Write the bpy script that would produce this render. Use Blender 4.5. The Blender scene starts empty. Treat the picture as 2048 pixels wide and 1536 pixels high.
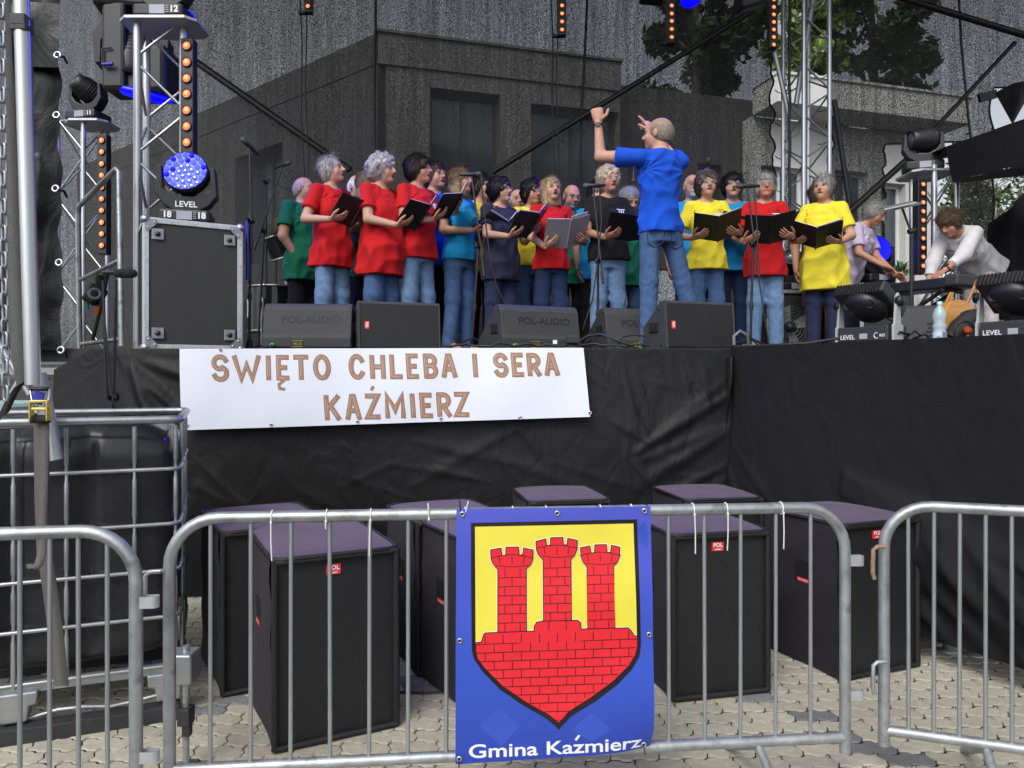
import bpy, bmesh, math, random
import numpy as np
from mathutils import Vector, Matrix, Euler
R = math.radians
SC = bpy.context.scene
COL = SC.collection
# ---------------------------------------------------------------- camera
F_PX, HZ, CAM_H = 1480.0, 755.0, 1.58
cam_d = bpy.data.cameras.new('camera'); cam = bpy.data.objects.new('camera', cam_d); COL.objects.link(cam)
cam.location = (0, 0, CAM_H); cam.rotation_euler = (R(90), 0, 0)
cam_d.sensor_width = 36.0; cam_d.lens = 36.0 * F_PX / 2048.0
cam_d.shift_y = (HZ - 768.0) / 2048.0
cam_d.clip_start = 0.05; cam_d.clip_end = 3000
SC.camera = cam
# ---------------------------------------------------------------- sky, sun, exposure
SUN_EL, SUN_AZ = 46.0, 205.0
wd = bpy.data.worlds.new('World'); SC.world = wd; wd.use_nodes = True
nt = wd.node_tree; nt.nodes.clear()
o = nt.nodes.new('ShaderNodeOutputWorld'); b = nt.nodes.new('ShaderNodeBackground'); s = nt.nodes.new('ShaderNodeTexSky')
s.sky_type = 'NISHITA'; s.sun_disc = False; s.sun_elevation = R(SUN_EL); s.sun_rotation = R(SUN_AZ)
s.air_density = 1.0; s.dust_density = 3.0; s.ozone_density = 1.0
b.inputs['Strength'].default_value = 0.14
tcw = nt.nodes.new('ShaderNodeTexCoord'); nw = nt.nodes.new('ShaderNodeTexNoise'); nw.inputs['Scale'].default_value = 2.2; nw.inputs['Detail'].default_value = 7; nt.links.new(tcw.outputs['Generated'], nw.inputs['Vector'])
cw_ = nt.nodes.new('ShaderNodeMapRange'); cw_.inputs[1].default_value = .35; cw_.inputs[2].default_value = .65; cw_.inputs[3].default_value = .72; cw_.inputs[4].default_value = .97; nt.links.new(nw.outputs['Fac'], cw_.inputs[0])
bw = nt.nodes.new('ShaderNodeRGBToBW'); nt.links.new(s.outputs[0], bw.inputs[0]); ms = nt.nodes.new('ShaderNodeMixRGB'); tint = nt.nodes.new('ShaderNodeMixRGB'); tint.blend_type = 'MULTIPLY'; tint.inputs[0].default_value = 1; tint.inputs[2].default_value = (1.16, 1.2, 1.27, 1); nt.links.new(bw.outputs[0], tint.inputs[1])
nt.links.new(cw_.outputs[0], ms.inputs[0]); nt.links.new(s.outputs[0], ms.inputs[1]); nt.links.new(tint.outputs[0], ms.inputs[2])   # thin cloud cover
nt.links.new(ms.outputs[0], b.inputs[0]); nt.links.new(b.outputs[0], o.inputs[0])
sd = bpy.data.lights.new('sun', 'SUN'); sun = bpy.data.objects.new('sun', sd); COL.objects.link(sun)
sd.energy = 1.2; sd.angle = R(28); sd.color = (1.0, 0.95, 0.88)
_dir = Vector((math.sin(R(SUN_AZ)) * math.cos(R(SUN_EL)), math.cos(R(SUN_AZ)) * math.cos(R(SUN_EL)), math.sin(R(SUN_EL))))
sun.rotation_euler = _dir.to_track_quat('Z', 'Y').to_euler()
SC.view_settings.view_transform = 'Standard'; SC.view_settings.look = 'None'
SC.view_settings.gamma = 1.0; SC.view_settings.use_curve_mapping = False
SC.view_settings.exposure = 0.42
SC.cycles.use_denoising = True; SC.cycles.use_adaptive_sampling = True; SC.cycles.adaptive_threshold = .02
SC.cycles.max_bounces = 5; SC.cycles.diffuse_bounces = 3; SC.cycles.glossy_bounces = 3; SC.cycles.transparent_max_bounces = 12
SC.cycles.sample_clamp_indirect = 6
# ================================================================ helpers
random.seed(7); rng = np.random.default_rng(7)
def P(px, py, d):
    "a point of the place d metres in front of the photographer, seen at pixel px, py"
    return Vector(((px - 1024) / F_PX * d, d, CAM_H - (py - HZ) / F_PX * d))
def G(px, py):
    "a point of the ground seen at pixel px, py"
    d = CAM_H * F_PX / (py - HZ); return Vector(((px - 1024) / F_PX * d, d, 0))
def quick_mesh(name, V, Fc, smooth=False, mats=None, mi=None):
    "fast mesh from arrays; Fc = list of faces or (n,4)/(n,3) array"
    me = bpy.data.meshes.new(name)
    if isinstance(Fc, np.ndarray):
        V = np.asarray(V, np.float32); n, k = Fc.shape
        me.vertices.add(len(V)); me.vertices.foreach_set('co', V.ravel())
        me.loops.add(n * k); me.loops.foreach_set('vertex_index', Fc.astype(np.int32).ravel())
        me.polygons.add(n); me.polygons.foreach_set('loop_start', np.arange(0, n * k, k, dtype=np.int32))
        me.update(calc_edges=True)
    else:
        me.from_pydata([tuple(v) for v in V], [], Fc); me.update()
    for m in (mats or []): me.materials.append(m)
    if mi is not None: me.polygons.foreach_set('material_index', np.asarray(mi, np.int32))
    if smooth: me.polygons.foreach_set('use_smooth', np.ones(len(me.polygons), bool))
    return me
class MB:
    "collects shapes (world coordinates) for ONE mesh object"
    def __init__(s): s.v = []; s.f = []; s.sm = []
    def add(s, V, Fc, smooth=False):
        n = len(s.v); s.v += [tuple(v) for v in V]; s.f += [tuple(i + n for i in f) for f in Fc]; s.sm += [smooth] * len(Fc); return s
    def box(s, c, size, rot=None, bev=0.0):
        hx, hy, hz = size[0] / 2, size[1] / 2, size[2] / 2; c = Vector(c)
        M = rot if isinstance(rot, Matrix) else (Euler(rot).to_matrix() if rot else Matrix.Identity(3))
        if bev <= 0:
            V = [(x, y, z) for x in (-hx, hx) for y in (-hy, hy) for z in (-hz, hz)]
            Fc = [(0, 1, 3, 2), (4, 6, 7, 5), (0, 4, 5, 1), (2, 3, 7, 6), (0, 2, 6, 4), (1, 5, 7, 3)]
            return s.add([M @ Vector(v) + c for v in V], Fc)
        bm = bmesh.new(); bmesh.ops.create_cube(bm, size=1.0)
        for v in bm.verts: v.co = Vector((v.co.x * size[0], v.co.y * size[1], v.co.z * size[2]))
        bmesh.ops.bevel(bm, geom=bm.edges[:], offset=bev, segments=2, affect='EDGES', profile=0.5)
        bm.verts.index_update()
        s.add([M @ v.co + c for v in bm.verts], [tuple(v.index for v in f.verts) for f in bm.faces], False); bm.free(); return s
    def tube(s, pts, r, n=10, cap=True, closed=False):
        pts = [Vector(p) for p in pts]; m = len(pts); V = []; Fc = []
        rs = r if isinstance(r, (list, tuple)) else [r] * m
        T = []
        for i in range(m):
            a = pts[(i - 1) % m] if (closed or i > 0) else pts[i]; c = pts[(i + 1) % m] if (closed or i < m - 1) else pts[i]
            T.append((c - a).normalized())
        up = Vector((0, 0, 1)) if abs(T[0].z) < 0.9 else Vector((1, 0, 0))
        N = (up - T[0] * up.dot(T[0])).normalized()
        for i in range(m):
            N = (N - T[i] * N.dot(T[i])); N = N.normalized() if N.length > 1e-6 else T[i].orthogonal().normalized()
            B = T[i].cross(N)
            for k in range(n):
                a = 2 * math.pi * k / n; V.append(pts[i] + (N * math.cos(a) + B * math.sin(a)) * rs[i])
        for i in range(m if closed else m - 1):
            j = (i + 1) % m
            for k in range(n): Fc.append((i * n + k, i * n + (k + 1) % n, j * n + (k + 1) % n, j * n + k))
        s.add(V, Fc, True)
        if cap and not closed:
            s.add(V[:n], [tuple(reversed(range(n)))]); s.add(V[-n:], [tuple(range(n))])
        return s
    def lathe(s, prof, c=(0, 0, 0), axis=(0, 0, 1), n=20, smooth=True):
        c = Vector(c); q = Vector(axis).normalized().to_track_quat('Z', 'Y').to_matrix(); V = []; Fc = []
        for (r, z) in prof:
            for k in range(n):
                a = 2 * math.pi * k / n; V.append(c + q @ Vector((r * math.cos(a), r * math.sin(a), z)))
        for i in range(len(prof) - 1):
            for k in range(n): Fc.append((i * n + k, i * n + (k + 1) % n, (i + 1) * n + (k + 1) % n, (i + 1) * n + k))
        return s.add(V, Fc, smooth)
    def disc(s, c, axis, r, n=20):
        c = Vector(c); q = Vector(axis).normalized().to_track_quat('Z', 'Y').to_matrix()
        return s.add([c + q @ Vector((r * math.cos(2 * math.pi * k / n), r * math.sin(2 * math.pi * k / n), 0)) for k in range(n)], [tuple(range(n))])
    def prism(s, poly, origin, ux, uy, t):
        "extrude a 2-D polygon: origin + ux*a + uy*b, thickness t along ux x uy (centred)"
        o_, ux, uy = Vector(origin), Vector(ux).normalized(), Vector(uy).normalized(); nz = ux.cross(uy); n = len(poly)
        V = [o_ + ux * a + uy * b_ + nz * (t / 2) for a, b_ in poly] + [o_ + ux * a + uy * b_ - nz * (t / 2) for a, b_ in poly]
        Fc = [tuple(range(n)), tuple(reversed(range(n, 2 * n)))] + [(i, n + i, n + (i + 1) % n, (i + 1) % n) for i in range(n)]
        return s.add(V, Fc)
    def grid(s, fn, nu, nv, smooth=True):
        V = [fn(i / nu, j / nv) for j in range(nv + 1) for i in range(nu + 1)]
        Fc = [(j * (nu + 1) + i, j * (nu + 1) + i + 1, (j + 1) * (nu + 1) + i + 1, (j + 1) * (nu + 1) + i) for j in range(nv) for i in range(nu)]
        return s.add(V, Fc, smooth)
    def build(s, name, mat, parent=None, bev=0.0):
        loc = Vector((0, 0, 0))
        if parent is not None:
            loc = ORG.get(parent.name, Vector((0, 0, 0)))
        me = bpy.data.meshes.new(name); me.from_pydata([(v[0] - loc.x, v[1] - loc.y, v[2] - loc.z) for v in s.v], [], s.f)
        me.polygons.foreach_set('use_smooth', s.sm); me.update()
        me.materials.append(mat)
        ob = bpy.data.objects.new(name, me); COL.objects.link(ob)
        if parent is not None: ob.parent = parent; ORG[ob.name] = loc
        if bev > 0:
            md = ob.modifiers.new('bevel', 'BEVEL'); md.width = bev; md.segments = 2; md.limit_method = 'ANGLE'
        return ob
ORG = {}
def tag(ob, label=None, cat=None, group=None, kind=None):
    if label: ob['label'] = label
    if cat: ob['category'] = cat
    if group: ob['group'] = group
    if kind: ob['kind'] = kind
    return ob
def thing(name, label, cat, loc=(0, 0, 0), group=None, rz=0.0):
    ob = bpy.data.objects.new(name, None); COL.objects.link(ob); ob.location = loc; ob.rotation_euler = (0, 0, rz); ob.empty_display_size = 0.1
    ORG[ob.name] = Vector(loc) if rz == 0 else Vector((0, 0, 0))
    return tag(ob, label, cat, group)
_CYL = {}
def rod(name, a, b_, r, mat, parent, n=10):
    "a straight round bar between two world points; alike bars share one mesh"
    a, b_ = Vector(a), Vector(b_); key = (mat.name, n)
    if key not in _CYL:
        m = MB(); m.tube([(0, 0, 0), (0, 0, 1)], 1.0, n); me = bpy.data.meshes.new('rod')
        me.from_pydata(m.v, [], m.f); me.polygons.foreach_set('use_smooth', m.sm); me.update(); me.materials.append(mat); _CYL[key] = me
    ob = bpy.data.objects.new(name, _CYL[key]); COL.objects.link(ob)
    loc = ORG.get(parent.name, Vector((0, 0, 0))) if parent is not None else Vector((0, 0, 0))
    d = b_ - a; ob.location = a - loc; ob.rotation_mode = 'QUATERNION'; ob.rotation_quaternion = d.to_track_quat('Z', 'Y'); ob.scale = (r, r, d.length)
    if parent is not None: ob.parent = parent
    return ob
def arc(c, r, a0, a1, n, ux, uy):
    c, ux, uy = Vector(c), Vector(ux), Vector(uy)
    return [c + ux * (r * math.cos(a0 + (a1 - a0) * i / n)) + uy * (r * math.sin(a0 + (a1 - a0) * i / n)) for i in range(n + 1)]
def sag(a, b_, drop, n=14, wob=0.0):
    a, b_ = Vector(a), Vector(b_); out = []
    for i in range(n + 1):
        t = i / n; p = a.lerp(b_, t); p.z -= drop * 4 * t * (1 - t)
        if wob and 0 < i < n: p += Vector((random.uniform(-wob, wob), random.uniform(-wob, wob), random.uniform(-wob, wob) * .3))
        out.append(p)
    return out
# ---------------------------------------------------------------- lettering
def text_mesh(body, size, bold=0.0, extrude=0.0, align='CENTER', shear=0.0):
    cu = bpy.data.curves.new('letters', 'FONT'); cu.body = body; cu.size = size; cu.align_x = align; cu.align_y = 'CENTER'
    cu.offset = bold; cu.extrude = extrude; cu.shear = shear; cu.resolution_u = 4; cu.fill_mode = 'FRONT' if extrude == 0 else 'BOTH'
    ob = bpy.data.objects.new('letters', cu); COL.objects.link(ob)
    dg = bpy.context.evaluated_depsgraph_get(); me = bpy.data.meshes.new_from_object(ob.evaluated_get(dg))
    V = [tuple(v.co) for v in me.vertices]; Fc = [tuple(p.vertices) for p in me.polygons]
    bpy.data.objects.remove(ob); bpy.data.curves.remove(cu); bpy.data.meshes.remove(me)
    return V, Fc
def letters(name, body, c, ux, uy, size, mat, parent, bold=0.0, off=0.0015, width=None, align='CENTER'):
    "flat lettering lying on a surface: c centre, ux reading direction, uy up"
    V, Fc = text_mesh(body, size, bold, align=align); c, ux, uy = Vector(c), Vector(ux).normalized(), Vector(uy).normalized(); nz = ux.cross(uy)
    if width and V:
        w = max(v[0] for v in V) - min(v[0] for v in V); k = width / max(w, 1e-6)
        V = [(v[0] * k, v[1], v[2]) for v in V]
    m = MB(); m.add([c + ux * v[0] + uy * v[1] + nz * off for v in V], Fc)
    return m.build(name, mat, parent)
# ---------------------------------------------------------------- materials
MATS = {}
def mat(name, col, rough=0.6, metal=0.0, var=0.12, scale=12.0, bump=0.0, bscale=60.0, spec=0.5, sheen=0.0, emit=0.0, ecol=None, coat=0.0, dirt=None, stretch=None):
    if name in MATS: return MATS[name]
    m = bpy.data.materials.new(name); m.use_nodes = True; nt = m.node_tree; bs = nt.nodes['Principled BSDF']; L = nt.links.new
    tc = nt.nodes.new('ShaderNodeTexCoord'); src = tc.outputs['Object']
    if stretch:
        mp = nt.nodes.new('ShaderNodeMapping'); mp.inputs['Scale'].default_value = stretch; L(src, mp.inputs[0]); src = mp.outputs[0]
    col = tuple(col)[:3]
    if var > 0:
        n1 = nt.nodes.new('ShaderNodeTexNoise'); n1.inputs['Scale'].default_value = scale; n1.inputs['Detail'].default_value = 5; n1.inputs['Roughness'].default_value = .65; L(src, n1.inputs['Vector'])
        rp = nt.nodes.new('ShaderNodeValToRGB'); e = rp.color_ramp.elements
        e[0].position = .3; e[1].position = .7
        e[0].color = (*[c * (1 - var) for c in col], 1); e[1].color = (*[min(1, c * (1 + var)) for c in col], 1)
        L(n1.outputs['Fac'], rp.inputs[0]); out = rp.outputs[0]
        if dirt:
            n2 = nt.nodes.new('ShaderNodeTexNoise'); n2.inputs['Scale'].default_value = dirt[1]; n2.inputs['Detail'].default_value = 8; L(src, n2.inputs['Vector'])
            r2 = nt.nodes.new('ShaderNodeValToRGB'); r2.color_ramp.elements[0].position = dirt[2]; r2.color_ramp.elements[1].position = min(1, dirt[2] + .18); L(n2.outputs['Fac'], r2.inputs[0])
            mx = nt.nodes.new('ShaderNodeMixRGB'); mx.inputs[2].default_value = (*dirt[0], 1); L(r2.outputs[0], mx.inputs[0]); L(out, mx.inputs[1]); out = mx.outputs[0]
        L(out, bs.inputs['Base Color'])
        mr = nt.nodes.new('ShaderNodeMapRange'); mr.inputs[3].default_value = max(.05, rough - .1); mr.inputs[4].default_value = min(1, rough + .1); L(n1.outputs['Fac'], mr.inputs[0]); L(mr.outputs[0], bs.inputs['Roughness'])
    else:
        bs.inputs['Base Color'].default_value = (*col, 1); bs.inputs['Roughness'].default_value = rough
    bs.inputs['Metallic'].default_value = metal; bs.inputs['Specular IOR Level'].default_value = spec
    if sheen: bs.inputs['Sheen Weight'].default_value = sheen; bs.inputs['Sheen Roughness'].default_value = .5
    if coat: bs.inputs['Coat Weight'].default_value = coat; bs.inputs['Coat Roughness'].default_value = .15
    if emit: bs.inputs['Emission Color'].default_value = (*(ecol or col), 1); bs.inputs['Emission Strength'].default_value = emit
    if bump:
        nb = nt.nodes.new('ShaderNodeTexNoise'); nb.inputs['Scale'].default_value = bscale; nb.inputs['Detail'].default_value = 4; L(src, nb.inputs['Vector'])
        bp = nt.nodes.new('ShaderNodeBump'); bp.inputs['Strength'].default_value = bump; bp.inputs['Distance'].default_value = .01; L(nb.outputs['Fac'], bp.inputs['Height']); L(bp.outputs[0], bs.inputs['Normal'])
    MATS[name] = m; return m
def srgb(r, g, b_):
    f = lambda c: (c / 255 / 12.92) if c <= 10 else ((c / 255 + .055) / 1.055) ** 2.4
    return (f(r), f(g), f(b_))
GALV = mat('galvanised steel', (.40, .42, .43), .44, .7, .26, 9, .10, 40, dirt=((.20, .20, .195), 16, .57))
ALU = mat('aluminium', (.55, .56, .58), .34, .85, .12, 15, .04, 60, dirt=((.30, .30, .31), 22, .62))
ALU_M = mat('matt aluminium', (.50, .51, .53), .5, .6, .1, 20)
BLK = mat('black metal', (.014, .014, .016), .45, .0, .25, 20, .1, 120)
BLKP = mat('black plastic', (.018, .018, .02), .5, .0, .2, 18, .05, 200)
BLKR = mat('black rubber cable', (.012, .012, .013), .55, .0, .1, 18)
WHITEP = mat('white print', (.8, .8, .8), .5, 0, .03, 20)
REDP = mat('red print', (.72, .03, .035), .5, 0, .05, 20)
GREYP = mat('grey label', (.38, .38, .4), .5, 0, .1, 30)
STEEL = mat('bright steel', (.6, .6, .61), .28, .9, .1, 30)
# ================================================================ the setting
ST = 1.79                       # stage floor height
SY = 5.35                       # stage front
# ---- ground with interlocking pavers
M_JOINT = mat('joint sand', (.022, .019, .015), .95, 0, .35, 30, .3, 90)
gm = MB(); gm.add([(-900, -60, -.0075), (900, -60, -.0075), (900, 1500, -.0075), (-900, 1500, -.0075)], [(0, 1, 2, 3)])
ground = tag(gm.build('ground', M_JOINT), kind='structure')
def paver_mat(name, col):
    m = mat(name, col, .9, 0, .16, 26, .35, 160, dirt=(tuple(c * .7 for c in col), 3.1, .64)); nt = m.node_tree; L = nt.links.new
    oi = nt.nodes.new('ShaderNodeObjectInfo'); g = nt.nodes.new('ShaderNodeNewGeometry'); bs = nt.nodes['Principled BSDF']
    src = bs.inputs['Base Color'].links[0].from_socket
    add = nt.nodes.new('ShaderNodeMath'); add.operation = 'ADD'; L(oi.outputs['Random'], add.inputs[0]); L(g.outputs['Random Per Island'], add.inputs[1])
    mr = nt.nodes.new('ShaderNodeMapRange'); mr.inputs[2].default_value = 2; mr.inputs[3].default_value = .80; mr.inputs[4].default_value = 1.18; L(add.outputs[0], mr.inputs[0])
    mu = nt.nodes.new('ShaderNodeMixRGB'); mu.blend_type = 'MULTIPLY'; mu.inputs[0].default_value = 1; L(src, mu.inputs[1]); L(mr.outputs[0], mu.inputs[2]); L(mu.outputs[0], bs.inputs['Base Color'])
    return m
M_PAV = paver_mat('beige concrete paver', (.43, .40, .318)); M_PAVG = paver_mat('grey concrete paver', (.19, .19, .195))
PL, PH, PJ = .205, .1025, .0105
def paver_mesh(m_):
    w = lambda x: .010 * max(-1, min(1, 1.9 * math.sin(4 * math.pi * x / PL + .6)))
    e = lambda y: .010 * math.sin(2 * math.pi * y / PH)
    n = 12; out = []
    for i in range(n + 1): x = PL * i / n; out.append((x, w(x)))
    top = [(PL * i / n, PH + w(PL * i / n)) for i in range(n, -1, -1)]
    poly = out + [(PL + e(PH * .3), PH * .3 + w(PL)), (PL + e(PH * .7), PH * .7 + w(PL))] + top + [(e(PH * .7), PH * .7 + w(0)), (e(PH * .3), PH * .3 + w(0))]
    cx, cy = PL / 2, PH / 2; k = len(poly); V = []
    for inset, z in ((PJ * .5, -.02), (PJ * .5, -.006), (PJ * .5 + .003, 0)):
        for x, y in poly: V.append(((x - cx) * (1 - 1.1 * inset / PL), (y - cy) * (1 - 2.4 * inset / PH), z))
    Fc = [tuple(2 * k + i for i in range(k))]
    for r_ in range(2): Fc += [(r_ * k + i, r_ * k + (i + 1) % k, (r_ + 1) * k + (i + 1) % k, (r_ + 1) * k + i) for i in range(k)]
    return quick_mesh('paver', V, Fc, mats=[m_])
PMB, PMG = paver_mesh(M_PAV), paver_mesh(M_PAVG)
paving = bpy.data.objects.new('paving', None); COL.objects.link(paving); tag(paving, 'beige interlocking concrete paving with a few grey stones', None, None, 'structure')
PA = R(3.0); spots = []
GREY_AT = [G(1540, 1400), G(1600, 1430), G(1670, 1460), G(1760, 1490), G(1840, 1530), G(420, 1415), G(445, 1408), G(835, 1365), G(800, 1368), G(1480, 1378)]
for j in range(-4, 72):
    for i in range(-38, 40):
        x = (i + (.5 if j % 2 else 0)) * PL; y = 1.75 + j * PH
        X = x * math.cos(PA) - (y - 3) * math.sin(PA); Y = 3 + x * math.sin(PA) + (y - 3) * math.cos(PA)
        if Y < 1.6 or abs(X) > Y * .75 + .6: continue
        spots.append((X, Y))
near = []
for n_, (X, Y) in enumerate(spots):
    px, py = 1024 + X / Y * F_PX, HZ + CAM_H / Y * F_PX
    near.append((py < 1570 and -40 < px < 2090 and Y < 5.2, -Y, n_))
near.sort(reverse=True); single = set(t[2] for t in near[:300] if t[0])
mass = MB(); massg = MB()
gset = set()
for g in GREY_AT: gset.add(min(range(len(spots)), key=lambda k: (spots[k][0] - g.x) ** 2 + (spots[k][1] - g.y) ** 2))
for n_, (X, Y) in enumerate(spots):
    grey = n_ in gset; z = random.uniform(-.002, .002); a = PA + random.uniform(-.006, .006)
    if n_ in single or grey:
        ob = bpy.data.objects.new('paver', PMG if grey else PMB); COL.objects.link(ob); ob.location = (X, Y, z)
        ob.rotation_euler = (random.uniform(-.008, .008), random.uniform(-.008, .008), a); ob.parent = paving
    else:
        me = PMB; ca, sa = math.cos(a), math.sin(a)
        mass.add([(X + v.co.x * ca - v.co.y * sa, Y + v.co.x * sa + v.co.y * ca, z + v.co.z) for v in me.vertices], [tuple(p.vertices) for p in me.polygons])
tag(mass.build('pavers', M_PAV, paving), kind='stuff')

# ---- stage floor
M_DECK = mat('stage deck', (.03, .028, .026), .8, 0, .25, 6, .2, 40)
m = MB(); poly = [(-3.55, SY), (1.58, SY), (2.98, 3.1), (9, 3.1), (9, 10.6), (-3.55, 10.6)]
m.prism(poly, (0, 0, ST - .045), (1, 0, 0), (0, 1, 0), .09)
deck = tag(m.build('stage_deck', M_DECK), 'dark raised stage deck the choir stands on', 'stage', kind='structure')
# stage roof, above the picture
M_ROOF = mat('roof tarpaulin', (.03, .03, .034), .6, 0, .1, 4)
m = MB(); m.box((1.6, 8.0, 7.3), (13.5, 5.8, .12))
tag(m.build('stage_roof', M_ROOF), 'black tarpaulin roof over the stage', 'roof', kind='structure')

# ---- draped black stage skirt
def cloth_mat(name, col, rough, bump=.28):
    m = mat(name, col, rough, 0, .22, 5, 0, spec=.30, dirt=(tuple(min(1, c * 1.5) for c in col), 2.2, .63)); nt = m.node_tree; L = nt.links.new; bs = nt.nodes['Principled BSDF']
    tc = nt.nodes.new('ShaderNodeTexCoord'); n1 = nt.nodes.new('ShaderNodeTexNoise'); n1.inputs['Scale'].default_value = 3.0; n1.inputs['Detail'].default_value = 6; n1.inputs['Distortion'].default_value = 1.6
    mp = nt.nodes.new('ShaderNodeMapping'); mp.inputs['Scale'].default_value = (1.6, 1, .8); mp.inputs['Rotation'].default_value = (0, .6, 0); L(tc.outputs['Object'], mp.inputs[0]); L(mp.outputs[0], n1.inputs['Vector'])
    bp = nt.nodes.new('ShaderNodeBump'); bp.inputs['Strength'].default_value = bump; bp.inputs['Distance'].default_value = .06; L(n1.outputs['Fac'], bp.inputs['Height']); L(bp.outputs[0], bs.inputs['Normal'])
    return m
M_SKIRT = cloth_mat('black skirt cloth', (.0055, .0057, .0064), .58)
M_SKIRT2 = cloth_mat('matt black skirt cloth', (.0052, .0054, .0070), .78)
def crease_field(cr):
    A = np.array(cr)
    def f(x, z):
        p = np.array([x, z]); a = A[:, 0:2]; d = A[:, 2:4] - a; t = np.clip(((p - a) * d).sum(1) / (d * d).sum(1), 0, 1)
        q = a + d * t[:, None] - p; r2 = (q * q).sum(1); w = A[:, 4] * (.35 + .65 * np.sin(np.pi * np.clip(t, .05, .95)) ** .7)
        return float((A[:, 5] * np.exp(-r2 / w ** 2) * (.25 + .75 * np.sin(np.pi * np.clip(t, .06, .94)))).sum())
    return f
rr = random.Random(3); cr = []
for k in range(16): # fan of pulled folds under the flight case
    a = R(rr.uniform(-75, 5)); L_ = rr.uniform(.5, 1.2); x0, z0 = -2.86 + rr.uniform(-.05, .1), 1.76
    cr.append((x0, z0, x0 + math.cos(a) * L_, z0 + math.sin(a) * L_, rr.uniform(.03, .05), rr.uniform(.010, .024)))
for k in range(60):
    x0, z0 = rr.uniform(-3.2, 1.5), rr.uniform(.2, 1.6); a = R(rr.choice([-25, -40, -55, 35, -10, 160]) + rr.uniform(-12, 12)); L_ = rr.uniform(.25, .9)
    cr.append((x0, z0, x0 + math.cos(a) * L_, z0 + math.sin(a) * L_, rr.uniform(.02, .05), rr.uniform(.003, .010)))
for k in range(22):
    x0 = rr.uniform(-.8, 1.55); cr.append((x0, 1.78, x0 + rr.uniform(.05, .3), 1.78 - rr.uniform(.2, .7), rr.uniform(.02, .04), rr.uniform(.004, .011)))
for k in range(10):
    z0 = rr.uniform(.5, 1.5); cr.append((1.55, z0 + .1, .9, z0 - rr.uniform(.1, .5), .04, .012))
cf = crease_field(cr)
def skirt_pt(u, v):
    x = -3.30 + u * 4.885; z = 1.783 * (1 - v) + .01 * v
    if u < .05: z = min(z, 1.783 - (.05 - u) / .05 * .16 * (1 - v))
    bulge = .05 * math.sin(v * math.pi) + .04 * v * math.sin(x * 2.1 + 1)
    return (x, SY - .012 - bulge * (.3 + .7 * min(1, v * 3)) - cf(x, z) * min(1, v * 6), z)
m = MB(); m.grid(skirt_pt, 330, 110)
tag(m.build('stage_skirt', M_SKIRT), 'wrinkled glossy black cloth hung below the front stage edge', 'stage skirt')
rr = random.Random(11); cr = []
for k in range(34):
    u0, z0 = rr.uniform(.0, 2.4), rr.uniform(.2, 1.1); a = R(rr.choice([-60, -48, -70, -35]) + rr.uniform(-10, 10)); L_ = rr.uniform(.3, .9)
    cr.append((u0, z0, u0 + math.cos(a) * L_, z0 + math.sin(a) * L_, rr.uniform(.025, .06), rr.uniform(.004, .014)))
for k in range(5): cr.append((.95, 1.0 - k * .03, 2.2, .55 - k * .1, .05, .035)); cr.append((1.1 + k * .2, .7, 1.6 + k * .2, .1, .05, .03))
cw = crease_field(cr)
W0, W1 = Vector((1.585, SY - .01, 0)), Vector((3.0, 3.08, 0)); WD = (W1 - W0); WL = WD.length; WD.normalize(); WN = Vector((-WD.y, WD.x, 0)) * -1
def wing_pt(u, v):
    s_ = u * WL; z = 1.80 * (1 - v) + .14 * v
    p = W0 + WD * s_; off = .10 * math.sin(v * math.pi * .5) ** 2 + .05 * v * math.sin(s_ * 3.0) + cw(s_, z) * min(1, v * 5) + .06 * math.exp(-((z - .55) / .25) ** 2) * math.exp(-((s_ - 1.5) / .7) ** 2)
    p = p + WN * (.014 + off * (1 if u > .01 else .2)); return (p.x, p.y, z)
m = MB(); m.grid(wing_pt, 170, 110); WING = m.build('stage_skirt', M_SKIRT2)
tag(WING, 'matt black cloth on the stage wing that juts out at the right', 'stage skirt')
# bunched fold where the two cloths meet
m = MB(); m.grid(lambda u, v: (1.53 + .16 * u - .05 * v * u, SY - .05 - .06 * math.sin(u * 9 + v * 2) * (1 - .4 * v) - .03 * math.sin(v * 5), 1.77 - v * .55 - .05 * (1 - u)), 24, 24)
tag(m.build('gathered_cloth', M_SKIRT), 'gathered tuft of black cloth at the inner stage corner', 'cloth')
# screw jacks under the wing
for k, (px, py) in enumerate([(1896, 1300), (1952, 1308)]):
    g = G(px, py); t = thing('screw_jack', ['left of two steel screw jacks under the wing cloth', 'right of two steel screw jacks under the wing cloth'][k], 'stage jack', g, 'stage jacks')
    mm = MB(); mm.lathe([(.07, 0), (.07, .012), (.03, .014), (.03, .03)] + [(.026 + .005 * (i % 2), .03 + i * .01) for i in range(22)], g); mm.build('spindle', GALV, t)
    mm = MB(); mm.tube([g + Vector((0, 0, .2)), g + Vector((0, 0, 1.6))], .03, 10); mm.build('leg_tube', GALV, t)
# stage trailer beam seen at the left
m = MB(); m.box((P(60, 722, 5.4).x, 5.5, P(60, 718, 5.4).z), (.75, .2, .075)); m.box((P(60, 722, 5.4).x, 5.5, P(60, 742, 5.4).z), (.7, .12, .05))
tag(m.build('stage_beam', ALU_M), 'grey metal stage beam end behind the truss foot', 'beam')
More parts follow.
